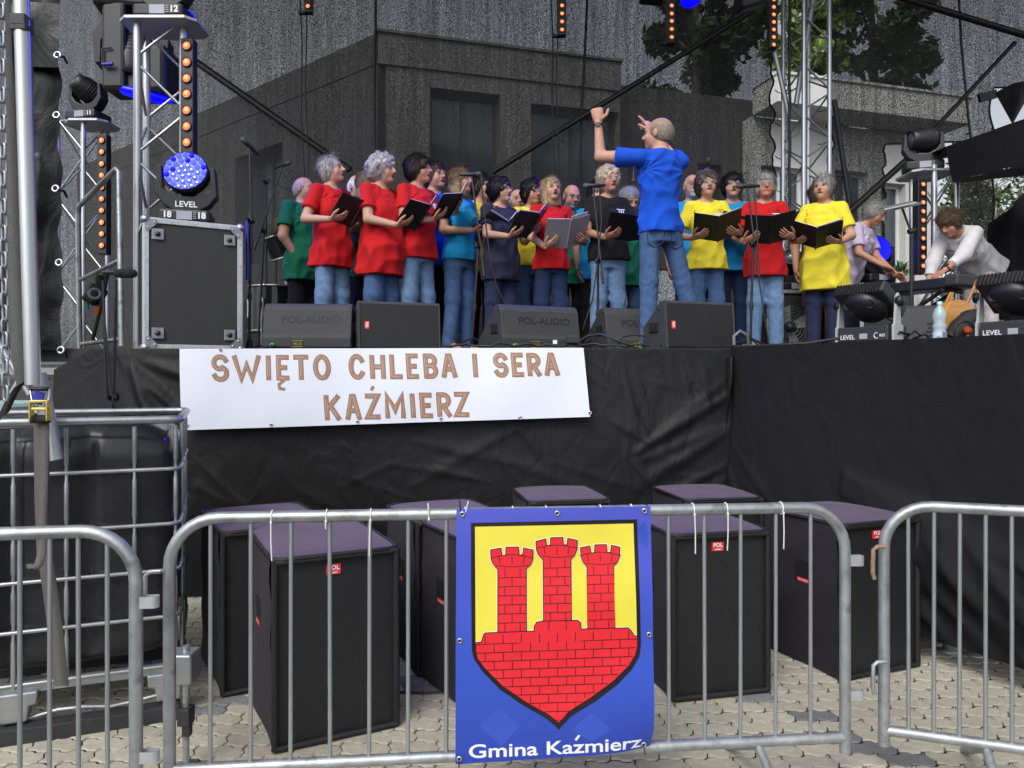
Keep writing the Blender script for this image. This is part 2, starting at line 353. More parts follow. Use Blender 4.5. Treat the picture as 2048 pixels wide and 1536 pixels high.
# ================================================================ building, trees, windbreak net
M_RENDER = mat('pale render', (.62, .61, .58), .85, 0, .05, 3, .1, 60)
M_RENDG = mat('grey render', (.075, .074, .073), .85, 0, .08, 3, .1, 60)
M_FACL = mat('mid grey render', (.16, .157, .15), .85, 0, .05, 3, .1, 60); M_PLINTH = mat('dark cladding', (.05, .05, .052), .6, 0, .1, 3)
M_FRAME = mat('white window frame', (.7, .7, .7), .4, 0, .03, 5)
M_PANE = mat('window pane', (.05, .065, .08), .06, 0, .05, 2, spec=.9)
M_CURT = mat('pale curtain', (.36, .38, .42), .9, 0, .1, 8, stretch=(30, 30, 1))
BC = Vector((-2.5, 13.8, 0)); BT = Vector((8.8, 2.5, 0)).normalized(); BN = Vector((BT.y, -BT.x, 0))
BL = Vector((-5.6, 4.6, 0)).normalized(); BLN = Vector((BL.y, -BL.x, 0)) * -1
if BLN.y > 0: BLN = -BLN
BH = 8.0
def uz(px, py, o_=BC, t=BT):
    mm = (px - 1024) / F_PX; u = (mm * o_.y - o_.x) / (t.x - mm * t.y); d = o_.y + t.y * u
    return u, CAM_H - (py - HZ) / F_PX * d
bld = thing('apartment_building', 'flat roofed pale apartment building behind the black net', 'building', BC)
def wall(name, o_, t, n, u0, u1, v0, v1, openings, mat_, back=0.0, thick=.35):
    "wall with real openings: strips round them, set back by back"
    us = sorted(set([u0, u1] + [a for op in openings for a in (op[0], op[1])])); vs = sorted(set([v0, v1] + [a for op in openings for a in (op[2], op[3])])); m = MB()
    rot = Matrix((t, n, Vector((0, 0, 1)))).transposed()
    for i in range(len(us) - 1):
        for j in range(len(vs) - 1):
            a, b_, c, d = us[i], us[i + 1], vs[j], vs[j + 1]; uc, vc = (a + b_) / 2, (c + d) / 2
            if any(op[0] < uc < op[1] and op[2] < vc < op[3] for op in openings): continue
            m.box(o_ + t * uc - n * (back + thick / 2) + Vector((0, 0, vc)), (b_ - a, thick, d - c), rot)
    return m.build(name, mat_, bld)
def window(o_, t, n, u0, u1, v0, v1, back, mull=1, curtain=False, dark=False):
    rot = Matrix((t, n, Vector((0, 0, 1)))).transposed(); w, h = u1 - u0, v1 - v0; c = o_ + t * (u0 + w / 2) - n * back + Vector((0, 0, v0 + h / 2))
    m = MB(); f = .07
    for z in (-1, 1): m.box(c + Vector((0, 0, z * (h / 2 - f / 2))), (w, .08, f), rot)
    for k in range(mull + 2): m.box(c + t * (-w / 2 + f / 2 + (w - f) * k / (mull + 1)), (f, .075, h - 2 * f), rot)
    wo = m.build('window', M_PLINTH if dark else M_FRAME, bld)
    for k in range(mull + 1):
        a = -w / 2 + f / 2 + (w - f) * k / (mull + 1); b_ = a + (w - f) / (mull + 1)
        mm = MB(); mm.box(c + t * ((a + b_) / 2) - n * .01, (b_ - a - f, .012, h - 2 * f), rot); mm.build('pane', M_PANE, wo)
    if curtain:
        mm = MB(); mm.grid(lambda u, v: c + t * ((u - .5) * (w - .1)) - n * (.12 + .03 * math.sin(u * 40)) + Vector((0, 0, (v - .5) * (h - .1))), 60, 2); mm.build('curtain', M_CURT, wo)
# right facade, described by where its features appear
u = lambda px: uz(px, 200)[0]
z_par = 7.42
openR = [(u(860), u(1000), 4.75, 7.1), (u(1062), u(1238), 4.75, 7.0)]
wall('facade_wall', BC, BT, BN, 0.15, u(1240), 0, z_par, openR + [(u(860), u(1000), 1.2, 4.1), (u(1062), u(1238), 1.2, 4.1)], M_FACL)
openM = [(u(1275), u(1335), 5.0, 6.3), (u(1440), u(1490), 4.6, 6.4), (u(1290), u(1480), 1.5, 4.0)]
wall('recessed_wall', BC, BT, BN, u(1240) - .3, u(1530) + .4, 0, 7.95, openM, M_RENDG, back=.9)  # shade of the setback put into the dark wall colour
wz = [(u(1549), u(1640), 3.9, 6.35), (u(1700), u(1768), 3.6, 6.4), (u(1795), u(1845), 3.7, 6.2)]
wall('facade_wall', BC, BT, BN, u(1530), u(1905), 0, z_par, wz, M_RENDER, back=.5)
for a, b_, pm in ((0, u(1240), M_FACL), (u(1530), u(1910), M_RENDER)):
    m = MB(); rot = Matrix((BT, BN, Vector((0, 0, 1)))).transposed()
    m.box(BC + BT * ((a + b_) / 2) + BN * (-.40 if pm is M_FACL else .0) + Vector((0, 0, (z_par + BH) / 2 + .005)), (b_ - a, .9, BH - z_par), rot); m.box(BC + BT * ((a + b_) / 2) + BN * (-.39 if pm is M_FACL else .01) + Vector((0, 0, BH + .03)), (b_ - a + .06, .98, .05), rot)
    m.build('parapet', pm, bld)
for op in openR: window(BC, BT, BN, op[0], op[1], op[2], op[3], .3, 1, dark=True)
for op in openM[:2]: window(BC, BT, BN, op[0], op[1], op[2], op[3], 1.1, 1, dark=True)
window(BC, BT, BN, *wz[0], .72, 1, True); window(BC, BT, BN, *wz[1], .75, 1); window(BC, BT, BN, *wz[2], .75, 0)
for (a, b_) in ((u(860), u(1000)), (u(1062), u(1238))): window(BC, BT, BN, a, b_, 1.2, 4.1, .5, 1, dark=True)
# window sill with flower pot in the right-hand window
m = MB(); m.box(BC + BT * u(1820) - BN * .42 + Vector((0, 0, 3.66)), (1.2, .5, .08), Matrix((BT, BN, Vector((0, 0, 1)))).transposed()); m.build('window_sill', M_RENDER, bld)
pot = BC + BT * u(1828) - BN * .38 + Vector((0, 0, 3.705)); t = thing('potted_plant', 'white pot plant on a window sill of the building', 'pot plant', pot)
m = MB(); m.lathe([(.0, 0), (.1, 0), (.14, .26), (.12, .26), (.11, .22), (0, .22)], pot); m.build('pot', M_FRAME, t)
M_LEAF = mat('house plant leaf', (.06, .12, .03), .5, 0, .3, 9)
m = MB(); rr = random.Random(5)
for k in range(60):
    a = rr.uniform(0, 6.28); L_ = rr.uniform(.15, .5); b0 = pot + Vector((0, 0, .22)); p1 = b0 + Vector((math.cos(a) * L_ * .5, math.sin(a) * L_ * .5, rr.uniform(.1, .4))); p2 = p1 + Vector((math.cos(a) * .1, math.sin(a) * .1, rr.uniform(-.15, .1))); s_ = Vector((-math.sin(a), math.cos(a), 0)) * .025
    m.add([b0, p1 - s_, p2, p1 + s_], [(0, 1, 2, 3)])
m.build('leaves', M_LEAF, t)
# left facade
uL = lambda px: uz(px, 300, BC, BL)[0]
oL = [(uL(565), uL(470), 4.1, 6.6), (uL(565), uL(470), .9, 3.3), (uL(385), uL(330), 4.1, 6.6)]
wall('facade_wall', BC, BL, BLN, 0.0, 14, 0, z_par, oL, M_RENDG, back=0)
for op in oL: window(BC, BL, BLN, op[0], op[1], op[2], op[3], .4, 1, dark=True)
m = MB(); rot = Matrix((BL, BLN, Vector((0, 0, 1)))).transposed(); m.box(BC + BL * 7.0 - BLN * .28 + Vector((0, 0, 7.715)), (14, .6, .57), rot); m.build('parapet', M_RENDG, bld)
m = MB(); m.prism([(0, 0), (14 * BL.x, 14 * BL.y), (14 * BL.x + 14 * BT.x, 14 * BL.y + 14 * BT.y), (14 * BT.x, 14 * BT.y)], BC + Vector((0, 0, 7.3)) - BN * .8 - BLN * .4, (1, 0, 0), (0, 1, 0), .2); m.build('roof', M_PLINTH, bld)
m = MB(); c = BC + BT * u(1055) - BN * 1.2; m.box((c.x, c.y, 8.15), (.45, .45, .5)); m.build('chimney', M_PLINTH, bld)

# ---- trees
def leaf_mat(name, col):
    m = mat(name, col, .6, 0, .35, 1.5); nt = m.node_tree; bs = nt.nodes['Principled BSDF']; L = nt.links.new
    g = nt.nodes.new('ShaderNodeNewGeometry'); src = bs.inputs['Base Color'].links[0].from_socket
    mr = nt.nodes.new('ShaderNodeMapRange'); mr.inputs[3].default_value = .5; mr.inputs[4].default_value = 1.7; L(g.outputs['Random Per Island'], mr.inputs[0])
    mu = nt.nodes.new('ShaderNodeMixRGB'); mu.blend_type = 'MULTIPLY'; mu.inputs[0].default_value = 1; L(src, mu.inputs[1]); L(mr.outputs[0], mu.inputs[2]); L(mu.outputs[0], bs.inputs['Base Color'])
    tr = nt.nodes.new('ShaderNodeBsdfTranslucent'); L(mu.outputs[0], tr.inputs[0]); ad = nt.nodes.new('ShaderNodeMixShader'); ad.inputs[0].default_value = .35
    L(bs.outputs[0], ad.inputs[1]); L(tr.outputs[0], ad.inputs[2]); L(ad.outputs[0], nt.nodes['Material Output'].inputs[0]); return m
M_LEAFD = leaf_mat('dark leaves', (.045, .085, .02)); M_LEAFB = leaf_mat('birch leaves', (.10, .15, .045)); M_BARK = mat('bark', (.09, .075, .06), .9, 0, .3, 8, .5, 20); M_BIRCH = mat('birch bark', (.45, .44, .41), .8, 0, .4, 6, .3, 20)
def tree(label, base, h, rad, n, lm, bm_, seed, leaf=.14, crown0=.3, droop=0.0):
    rr = np.random.default_rng(seed); rp = random.Random(seed); base = Vector(base); t = thing('deciduous_tree', label, 'tree', base, 'trees behind the stage')
    m = MB(); top = base + Vector((rp.uniform(-.4, .4), rp.uniform(-.4, .4), h * .92)); pts = [base.lerp(top, i / 6) + Vector((rp.uniform(-.12, .12), rp.uniform(-.12, .12), 0)) * (i > 0) for i in range(7)]
    m.tube(pts, [.02 * h * (1 - .85 * i / 6) for i in range(7)], 9); cl = []
    for k in range(34):
        f = rp.uniform(crown0 * .8, .95); p0 = base.lerp(top, f); a = rp.uniform(0, 6.28); reach = rad * math.sin(math.pi * min(1, (1 - f) / (1 - crown0) * .62 + .25)) * rp.uniform(.5, 1.0)
        p2 = p0 + Vector((math.cos(a) * reach, math.sin(a) * reach, reach * rp.uniform(.15, .7))); mid = p0.lerp(p2, .5) + Vector((0, 0, .12 * reach))
        m.tube([p0, mid, p2], [.006 * h * (1 - f * .6), .004 * h * (1 - f * .6), .01], 6); cl += [p2, mid, p0.lerp(p2, .8), p2 + Vector((0, 0, -droop * rp.uniform(.3, 1)))]
        for q in range(2):
            b2 = mid + Vector((rp.uniform(-1, 1), rp.uniform(-1, 1), rp.uniform(-.2, .8))) * reach * .45; m.tube([mid, b2], [.003 * h * (1 - f * .6), .006], 5); cl.append(b2)
    m.build('trunk', bm_, t)
    cl = np.array([tuple(c) for c in cl]); ci = rr.integers(0, len(cl), n); sz = (rr.uniform(.35, 1.0, len(cl)) * rad * .26)[ci]
    d = rr.normal(size=(n, 3)); d /= np.linalg.norm(d, axis=1)[:, None]; c = cl[ci] + d * (sz * rr.uniform(.2, 1, n) ** .6)[:, None] * np.array([1, 1, .8 + droop * .3])
    a1 = rr.normal(size=(n, 3)); a1 /= np.linalg.norm(a1, axis=1)[:, None]; a2 = np.cross(a1, rr.normal(size=(n, 3))); a2 /= np.linalg.norm(a2, axis=1)[:, None]
    L_ = (leaf * rr.uniform(.6, 1.25, n))[:, None]; V = np.stack([c - a1 * L_, c - a2 * L_ * .45, c + a1 * L_, c + a2 * L_ * .45], 1).reshape(-1, 3) - np.array(tuple(base))
    ob = bpy.data.objects.new('crown', quick_mesh('crown', V, np.arange(4 * n).reshape(-1, 4), mats=[lm])); COL.objects.link(ob); ob.parent = t
def at(px, d): return Vector(((px - 1024) / F_PX * d, d, 0))
tree('dense dark leafy tree above the roof left of the lattice mast', at(1405, 21), 16.5, 2.5, 22000, M_LEAFD, M_BARK, 1, .17)
tree('bright green tree seen in the gap behind the lattice mast', at(1602, 19), 14.5, 1.0, 7000, leaf_mat('backlit green leaves', (.20, .29, .08)), M_BARK, 2, .17)  # light shining through the crown put into the bright leaf colour
tree('dark tree with narrow crown behind the right hand net', at(1752, 19.5), 14.2, 1.8, 13000, M_LEAFD, M_BARK, 3, .15)
tree('slender birch with hanging twigs right of the building', at(1990, 26), 10.2, 3.0, 9000, M_LEAFB, M_BIRCH, 4, .12, .25, .9)
tree('thin light birch between building corner and net strip', at(1925, 30), 9.3, 1.9, 3500, M_LEAFB, M_BIRCH, 6, .12, .25, .8)
# ---- black windbreak net
def net_mat():
    m = bpy.data.materials.new('windbreak net'); m.use_nodes = True; nt = m.node_tree; L = nt.links.new; nt.nodes.clear(); N = nt.nodes.new
    out = N('ShaderNodeOutputMaterial'); mix = N('ShaderNodeMixShader'); tr = N('ShaderNodeBsdfTransparent'); df = N('ShaderNodeBsdfPrincipled')
    tc = N('ShaderNodeTexCoord')
    def noise(scale, st, det, detr=.6):
        mp = N('ShaderNodeMapping'); mp.inputs['Scale'].default_value = st; L(tc.outputs['Object'], mp.inputs[0]); n = N('ShaderNodeTexNoise'); n.inputs['Scale'].default_value = scale; n.inputs['Detail'].default_value = det; n.inputs['Roughness'].default_value = detr; L(mp.outputs[0], n.inputs['Vector']); return n.outputs['Fac']
    def mr(v, a, b_, c, d):
        r_ = N('ShaderNodeMapRange'); r_.inputs[1].default_value = a; r_.inputs[2].default_value = b_; r_.inputs[3].default_value = c; r_.inputs[4].default_value = d; L(v, r_.inputs[0]); return r_.outputs[0]
    def mul(a, b_):
        x = N('ShaderNodeMath'); x.operation = 'MULTIPLY'; L(a, x.inputs[0]); L(b_, x.inputs[1]); return x.outputs[0]
    speck = mr(noise(82, (1, 1, .85), 2, .75), .38, .64, .04, 2.05)
    streak = mr(noise(9, (1, .3, .035), 4), .3, .7, .72, 1.28)
    fine = mr(noise(26, (1, .3, .05), 3), .3, .7, .72, 1.28)
    f = mul(mul(speck, streak), fine)
    k = N('ShaderNodeMath'); k.operation = 'MULTIPLY'; k.inputs[1].default_value = NET_OPEN; L(f, k.inputs[0])
    cl = N('ShaderNodeClamp'); cl.inputs[1].default_value = .012; cl.inputs[2].default_value = .6; L(k.outputs[0], cl.inputs[0])
    df.inputs['Base Color'].default_value = (.012, .012, .013, 1); df.inputs['Roughness'].default_value = .7
    L(cl.outputs[0], mix.inputs[0]); L(df.outputs[0], mix.inputs[1]); L(tr.outputs[0], mix.inputs[2]); L(mix.outputs[0], out.inputs[0]); return m
NET_OPEN = .225; M_NET = net_mat(); NY = 9.3
M_HEM = mat('net hem', (.008, .008, .009), .8, 0, .1, 10)
def nx(px): return (px - 1024) / F_PX * NY
def nz(py): return CAM_H - (py - HZ) / F_PX * NY
def scallop(py, period, amp, ph=0.0, jit=0.0):
    f = ((py + ph) / period) % 1.0; k = math.floor((py + ph) / period); return amp * math.sin(math.pi * f) * (1 + .4 * math.sin(k * 2.3)) + jit * math.sin(py * .31) + jit * .6 * math.sin(py * .83 + 1)
def net_piece(name, label, rows, left, right, nu, fold=.03):
    "rows = list of pixel heights; left/right give the edges there"
    t = thing(name, label, 'net', (nx(left(rows[0])), NY, ST), 'windbreak nets')
    V = []; e0 = []; e1 = []
    for py in rows:
        a, b_ = left(py), right(py)
        for i in range(nu + 1):
            px = a + (b_ - a) * i / nu; V.append((nx(px), NY + fold * math.sin(px * .021) + fold * .5 * math.sin(px * .057 + py * .003), nz(py)))
        e0.append(Vector(V[-nu - 1])); e1.append(Vector(V[-1]))
    Fc = [(j * (nu + 1) + i, j * (nu + 1) + i + 1, (j + 1) * (nu + 1) + i + 1, (j + 1) * (nu + 1) + i) for j in range(len(rows) - 1) for i in range(nu)]
    m = MB(); m.add(V, Fc, True); m.build('sheet', M_NET, t)
    for e in (e0, e1):
        mm = MB(); mm.tube([p + Vector((0, -.012, 0)) for p in e], .012, 6); mm.build('hem', M_HEM, t)
    return t
rA = [i * 8 - 40 for i in range(101)]
netA = net_piece('windbreak_net', 'wide black see-through net forming the stage backdrop', rA, lambda p: 40.0, lambda p: 1551 - scallop(p, 62, 13, 20, 1.2) + (4 if p > 180 else 0), 150)
netB = net_piece('windbreak_net', 'black net strip with scalloped edge right of the lattice mast', [i * 7 - 40 for i in range(112)],
                 lambda p: 1645 + scallop(p, 66, 13, 10, 1.2) + (8 if p > 60 else 0), lambda p: 2200 if p < 175 else (1982 + 6 * math.sin(p * .05) if p < 286 else 1764 + scallop(p, 34, 5, 0, 1.5)), 46)
netC = net_piece('windbreak_net', 'narrow rumpled net strip hanging below the black canopy', [284 + i * 6 for i in range(60)], lambda p: 1908 + (p - 284) * .06 + scallop(p, 22, 3, 0, 1), lambda p: 1984 + 2 * math.sin(p * .05), 12, .05)
for px in (512, 752, 1245): # seam cords
    pass
# ================================================================ trusses, lamps and cables
def emat(name, col, e, base=(.02, .02, .02), rough=.3):
    return mat(name, base, rough, 0, 0, emit=e, ecol=col)
M_AMBER = emat('amber lamp', (1.0, .21, .06), 1.1); M_AMBERC = emat('amber lamp filament', (1.0, .42, .20), 1.25)
M_BLUEL = emat('blue lit lens', (.0, .0, 1.0), 1.5); M_BLUEW = emat('pale blue lit lens', (.07, .10, 1.0), 1.3); M_BLUEH = emat('white blue hot spot', (.6, .7, 1.0), 1.7)
M_FIXT = mat('lamp housing', (.014, .014, .017), .42, 0, .15, 20, .03, 200); M_SCREEN = mat('lcd screen', (.35, .35, .42), .25, 0, .06, 20)
M_BLUEPL = mat('blue tinted plastic', (.02, .03, .35), .4, 0, .1, 20)
def tower(name, label, c, w, z0, z1, rc, rb, rot, pitch, mat_=ALU, group='lattice masts', caps=True):
    t = thing(name, label, 'truss', (c[0], c[1], z0), group); ca, sa = math.cos(rot), math.sin(rot)
    cs = [Vector((c[0] + (x * ca - y * sa) * w / 2, c[1] + (x * sa + y * ca) * w / 2, 0)) for x, y in ((-1, -1), (1, -1), (1, 1), (-1, 1))]
    for p in cs: rod('chord', p + Vector((0, 0, z0)), p + Vector((0, 0, z1)), rc, mat_, t, 14)
    n = max(1, round((z1 - z0) / pitch)); h = (z1 - z0) / n
    for k in range(4):
        a, b_ = cs[k], cs[(k + 1) % 4]
        for i in range(n):
            p, q = (a, b_) if (i + k) % 2 == 0 else (b_, a)
            rod('brace', p + Vector((0, 0, z0 + i * h + .03)), q + Vector((0, 0, z0 + (i + 1) * h - .03)), rb, mat_, t, 8)
        for z in (z0 + .03, z1 - .05): rod('brace', a + Vector((0, 0, z)), b_ + Vector((0, 0, z)), rb, mat_, t, 8)
    return t
def led_bar(label, px, y0, y1, lamps, d, wpx, lr, rot=0.0, group='amber lamp bars'):
    s_ = d / F_PX; w = wpx * s_; top, bot = P(px, y0, d), P(px, y1, d); c = (top + bot) / 2
    t = thing('lamp_bar', label, 'stage light', bot, group); ux = Vector((math.cos(rot), math.sin(rot), 0)); nrm = Vector((math.sin(rot), -math.cos(rot), 0))
    rt = Matrix((ux, -nrm, Vector((0, 0, 1)))).transposed()
    m = MB(); m.box(c - nrm * .04, (w, .09, (top - bot).z), rt, .006); m.build('housing', M_FIXT, t)
    for ly in lamps:
        p = P(px, ly, d); p = Vector((c.x, c.y, p.z)) + nrm * .006; r_ = lr * s_
        mm = MB(); mm.lathe([(r_ * 1.25, 0), (r_ * 1.25, .012), (r_ * 1.0, .012), (r_ * .95, 0)], p, nrm, 16); l_ = mm.build('lamp', M_FIXT, t)
        mm = MB(); mm.lathe([(r_, .002), (r_ * .8, .009), (r_ * .45, .013), (0.0001, .014)], p, nrm, 16); mm.build('glass', M_AMBER, l_)
        mm = MB(); mm.lathe([(r_ * .5, .0145), (r_ * .3, .017), (0.0001, .018)], p, nrm, 12); mm.build('filament', M_AMBERC, l_)
    return t
def moving_head(label, base, w, yaw, head_dir, number=None, wash=False, lens=None, inverted=False, name='moving_head', kind='spot', text=None, group='moving heads'):
    "base = centre of the bottom of the fixture; w = base width; built upright then optionally hung"
    base = Vector(base); up = Vector((0, 0, -1 if inverted else 1)); ux = Vector((math.cos(yaw), math.sin(yaw), 0)); fy = Vector((math.sin(yaw), -math.cos(yaw), 0))   # fy points to the viewer side
    t = thing(name, label, 'stage light', base, group); rt = Matrix((ux, -fy, up)).transposed()
    if rt.determinant() < 0: rt = Matrix((-ux, -fy, up)).transposed()
    bh = w * .28; m = MB(); m.box(base + up * (bh / 2), (w, w * .75, bh), rt, w * .07); bb = m.build('base', M_FIXT, t)
    fc = base + up * (bh * .52) + fy * (w * .375 + .001)
    if not inverted:
        m = MB(); m.box(fc, (w * .30, .004, bh * .62), rt); m.build('screen', M_SCREEN, bb)
        m = MB()
        for k in range(4): m.box(fc + ux * (w * .2) + up * (bh * (.22 - .14 * k)), (w * .05, .004, bh * .05), rt)
        m.build('buttons', GREYP, bb)
        if number: letters('number', number, fc + ux * (w * .33), ux, up, bh * .62, WHITEP, bb, .002 * w / .3)
        if number and wash:
            letters('number', number, fc - ux * (w * .33), ux, up, bh * .62, WHITEP, bb, .002 * w / .3)
    # yoke
    yh = w * (1.0 if not wash else .95); ww = w * (1.0 if not wash else 1.12); ax = base + up * (bh + yh * (.66 if not wash else .84))
    yt_ = .80 if not wash else .98; prof = [(-ww * .5, yh * yt_), (-ww * .54, yh * .35), (-ww * .40, yh * .12), (-ww * .22, 0.0), (ww * .22, 0.0), (ww * .40, yh * .12), (ww * .54, yh * .35), (ww * .5, yh * yt_), (ww * .42, yh * yt_), (ww * .41, yh * .46), (ww * .30, yh * .30), (ww * .14, yh * .22), (-ww * .14, yh * .22), (-ww * .30, yh * .30), (-ww * .41, yh * .46), (-ww * .42, yh * yt_)]
    if wash: prof = [(a, b_ + (yh * .10 if -ww * .35 < a < ww * .35 and b_ > .01 else 0)) for a, b_ in prof]
    m = MB(); q = base + up * (bh + .004)
    m.prism(prof, q, ux, up, w * .34); yk = m.build('yoke', M_FIXT, t, .008)
    if text: letters('lettering', text, q + up * (yh * .13) + fy * (w * .17), ux, up, w * .17, WHITEP, yk, .001)
    hd = Vector(head_dir).normalized(); hr = ww * .40
    if wash:
        m = MB(); m.lathe([(0.001, -.30 * w), (hr * .7, -.28 * w), (hr * .98, -.1 * w), (hr * 1.02, .16 * w), (hr * .97, .18 * w)], ax, hd, 30); hb = m.build('head', M_FIXT, t)
        for sx in (-1, 1):
            mm = MB(); mm.box(ax + ux * (sx * hr * 1.14) + fy * (w * .10) , (.02, .015, .035), rt); mm.build('lock', GREYP, hb)
        fcen = ax + hd * (.165 * w); m = MB(); m.disc(fcen, hd, hr * .965, 30); m.build('lens_plate', M_BLUEL, hb)
        qm = hd.to_track_quat('Z', 'Y').to_matrix(); cells = [(0, 0)]
        for ring, cnt in ((1, 6), (2, 12), (3, 18)):
            for k in range(cnt): a = 2 * math.pi * k / cnt + ring * .2; cells.append((ring / 3.45 * math.cos(a), ring / 3.45 * math.sin(a)))
        for k, (a, b_) in enumerate(cells if lens != 'solid' else []):
            pc = fcen + qm @ Vector((a * hr * .97, b_ * hr * .97, .0)); bright = (a - .1) ** 2 + (b_ + .35) ** 2
            mm = MB(); lr = hr * .132; mm.lathe([(lr, .001), (lr * .85, lr * .45), (lr * .5, lr * .72), (0.0001, lr * .85)], pc, hd, 12); ln = mm.build('lens', M_BLUEW if (bright < .5 or k % 3) else M_BLUEL, hb)
            if lens == 'lit' and bright < .42:
                mm = MB(); mm.lathe([(lr * .42, lr * .8), (lr * .2, lr * .95), (.0001, lr)], pc + qm @ Vector((lr * .25, -lr * .2, 0)), hd, 8); mm.build('glint', M_BLUEH, ln)
    else:
        m = MB(); m.lathe([(0.001, -.44 * w), (hr * .62, -.42 * w), (hr * .86, -.24 * w), (hr * .86, .16 * w), (hr * .70, .30 * w), (hr * .66, .44 * w), (hr * .56, .44 * w), (hr * .52, .38 * w)], ax, hd, 22); hb = m.build('head', M_FIXT, t)
        m = MB(); m.lathe([(hr * .53, .38 * w), (hr * .4, .415 * w), (0.0001, .425 * w)], ax, hd, 22); m.build('lens', lens or M_PANE, hb)
        for k in range(5):
            m = MB(); m.lathe([(hr * .865, (-.22 + k * .07) * w), (hr * .9, (-.205 + k * .07) * w), (hr * .865, (-.19 + k * .07) * w)], ax, hd, 22); m.build('rib', BLKP, hb)
    return t
# ---- big mast at the left, with its plate and lamp
c = P(329, 400, 6.05); tower('lattice_mast', 'tall aluminium lattice mast rising behind the flight case', (c.x, c.y), .335, ST, P(329, 47, 6.05).z, .03, .0125, R(15), .40)
def plate(label, px0, px1, py, d, dep, tilt=0.0):
    a, b_ = P(px0, py, d), P(px1, py, d); w = b_.x - a.x; c_ = (a + b_) / 2; m = MB(); ch = .07
    poly = [(-w / 2 + ch, -dep / 2), (w / 2 - ch, -dep / 2), (w / 2, -dep / 2 + ch), (w / 2, dep / 2 - ch), (w / 2 - ch, dep / 2), (-w / 2 + ch, dep / 2), (-w / 2, dep / 2 - ch), (-w / 2, -dep / 2 + ch)]
    m.prism(poly, c_ + Vector((0, dep / 2, 0)), (math.cos(tilt), math.sin(tilt), 0), (-math.sin(tilt), math.cos(tilt), 0), .02); o_ = m.build('mast_plate', ALU_M); return tag(o_, label, 'plate', 'mast top plates')
plate('grey top plate of the tall mast behind the flight case', 230, 386, 32, 5.75, .38)
b = P(310, 32, 5.75); b.y = 5.93; moving_head('moving head numbered 12 standing on the tall mast', b + Vector((0, 0, .012)), .40, 0, (0.2, -.3, 1), '12')
bg = moving_head('big black moving head hung behind the tall mast glowing blue below', P(268, -2, 6.6), .58, R(12), (.05, -.35, -1), None, False, M_BLUEL, True)
m = MB(); m.box(P(243, 105, 6.52), (.20, .3, .75), None, .03); m.box(P(300, 150, 6.6), (.42, .35, .42), None, .04); m.build('ballast_box', M_FIXT, bg)
m = MB(); m.tube([P(222, 95, 6.35), P(205, 97, 6.35), P(204, 130, 6.35), P(222, 131, 6.35)], .009, 8); m.build('handle', BLKP, bg)
m = MB(); m.tube([P(205, 129, 6.33), P(226, 128, 6.33)], .016, 8); m.build('grip', M_BLUEPL, bg)
m = MB(); mc = P(287, 187, 6.62); m.lathe([(.0001, -.06), (.16, -.055), (.25, -.02), (.255, 0), (.25, .02), (0.001, .05)], mc, (.25, -.25, 1), 28); m.build('lens', M_BLUEL, bg)
m = MB(); m.lathe([(.0001, -.05), (.10, -.03), (.13, 0), (.0001, .05)], P(362, 46, 6.4), (-.4, 0.6, .5), 22); t = m.build('blue_lamp_lens', M_BLUEL); tag(t, 'blue glowing lens peeking out under the mast plate', 'stage light')
led_bar('amber lamp bar mounted beside the tall left mast', 374, 76, 400, [92, 125, 157, 188, 221, 253, 285, 317, 349, 381], 5.9, 25, 8.2)
# ---- small mast at the left
c = P(166, 500, 7.3); tower('lattice_mast', 'shorter lattice mast beside the black side curtain', (c.x, c.y), .30, ST, P(166, 240, 7.3).z, .022, .009, R(-14), .36)
plate('thin top plate of the shorter left mast', 122, 208, 238, 7.05, .36)
b = P(160, 238, 7.05); b.y = 7.19; moving_head('moving head numbered 11 on the shorter left mast', b + Vector((0, 0, .012)), .33, R(-10), (-.55, -.6, .45), '11')
led_bar('amber lamp bar beside the shorter left mast', 204, 268, 508, [281, 304, 328, 351, 375, 398, 421, 445, 468, 491], 7.1, 19, 5.6)
# ---- mast in the gap of the nets
c = P(1612, 300, 8.75); mast = tower('lattice_mast', 'lattice mast standing in the gap between the nets', (c.x, c.y), .36, ST, 7.2, .026, .011, R(18), .29)
rod('strut', P(1548, 98, 8.6), P(1578, 232, 8.6), .028, GALV, mast); rod('strut', P(1625, 0, 8.6), P(1592, 210, 8.6), .03, GALV, mast)
m = MB(); m.tube([P(1579, y, 8.55) + Vector((.006 * math.sin(y * .07), 0, 0)) for y in range(-60, 620, 20)], .018, 8); tag(m.build('power_cable', BLKR), 'thick black cable running down the mast in the net gap', 'cable')
for k in range(7):
    y = 158 + k * 66; y2 = 150 + k * 66
    for (x0, x1, nm, yy) in ((1550, 1572, 'left', y + 22), (1655, 1636, 'right', y2)):
        mm = MB(); mm.tube(sag(P(x0, yy, 9.27), P(x1, yy + 6, 8.9), .02, 6), .006, 5); mm.build('cord', BLKR, netA if nm == 'left' else netB)
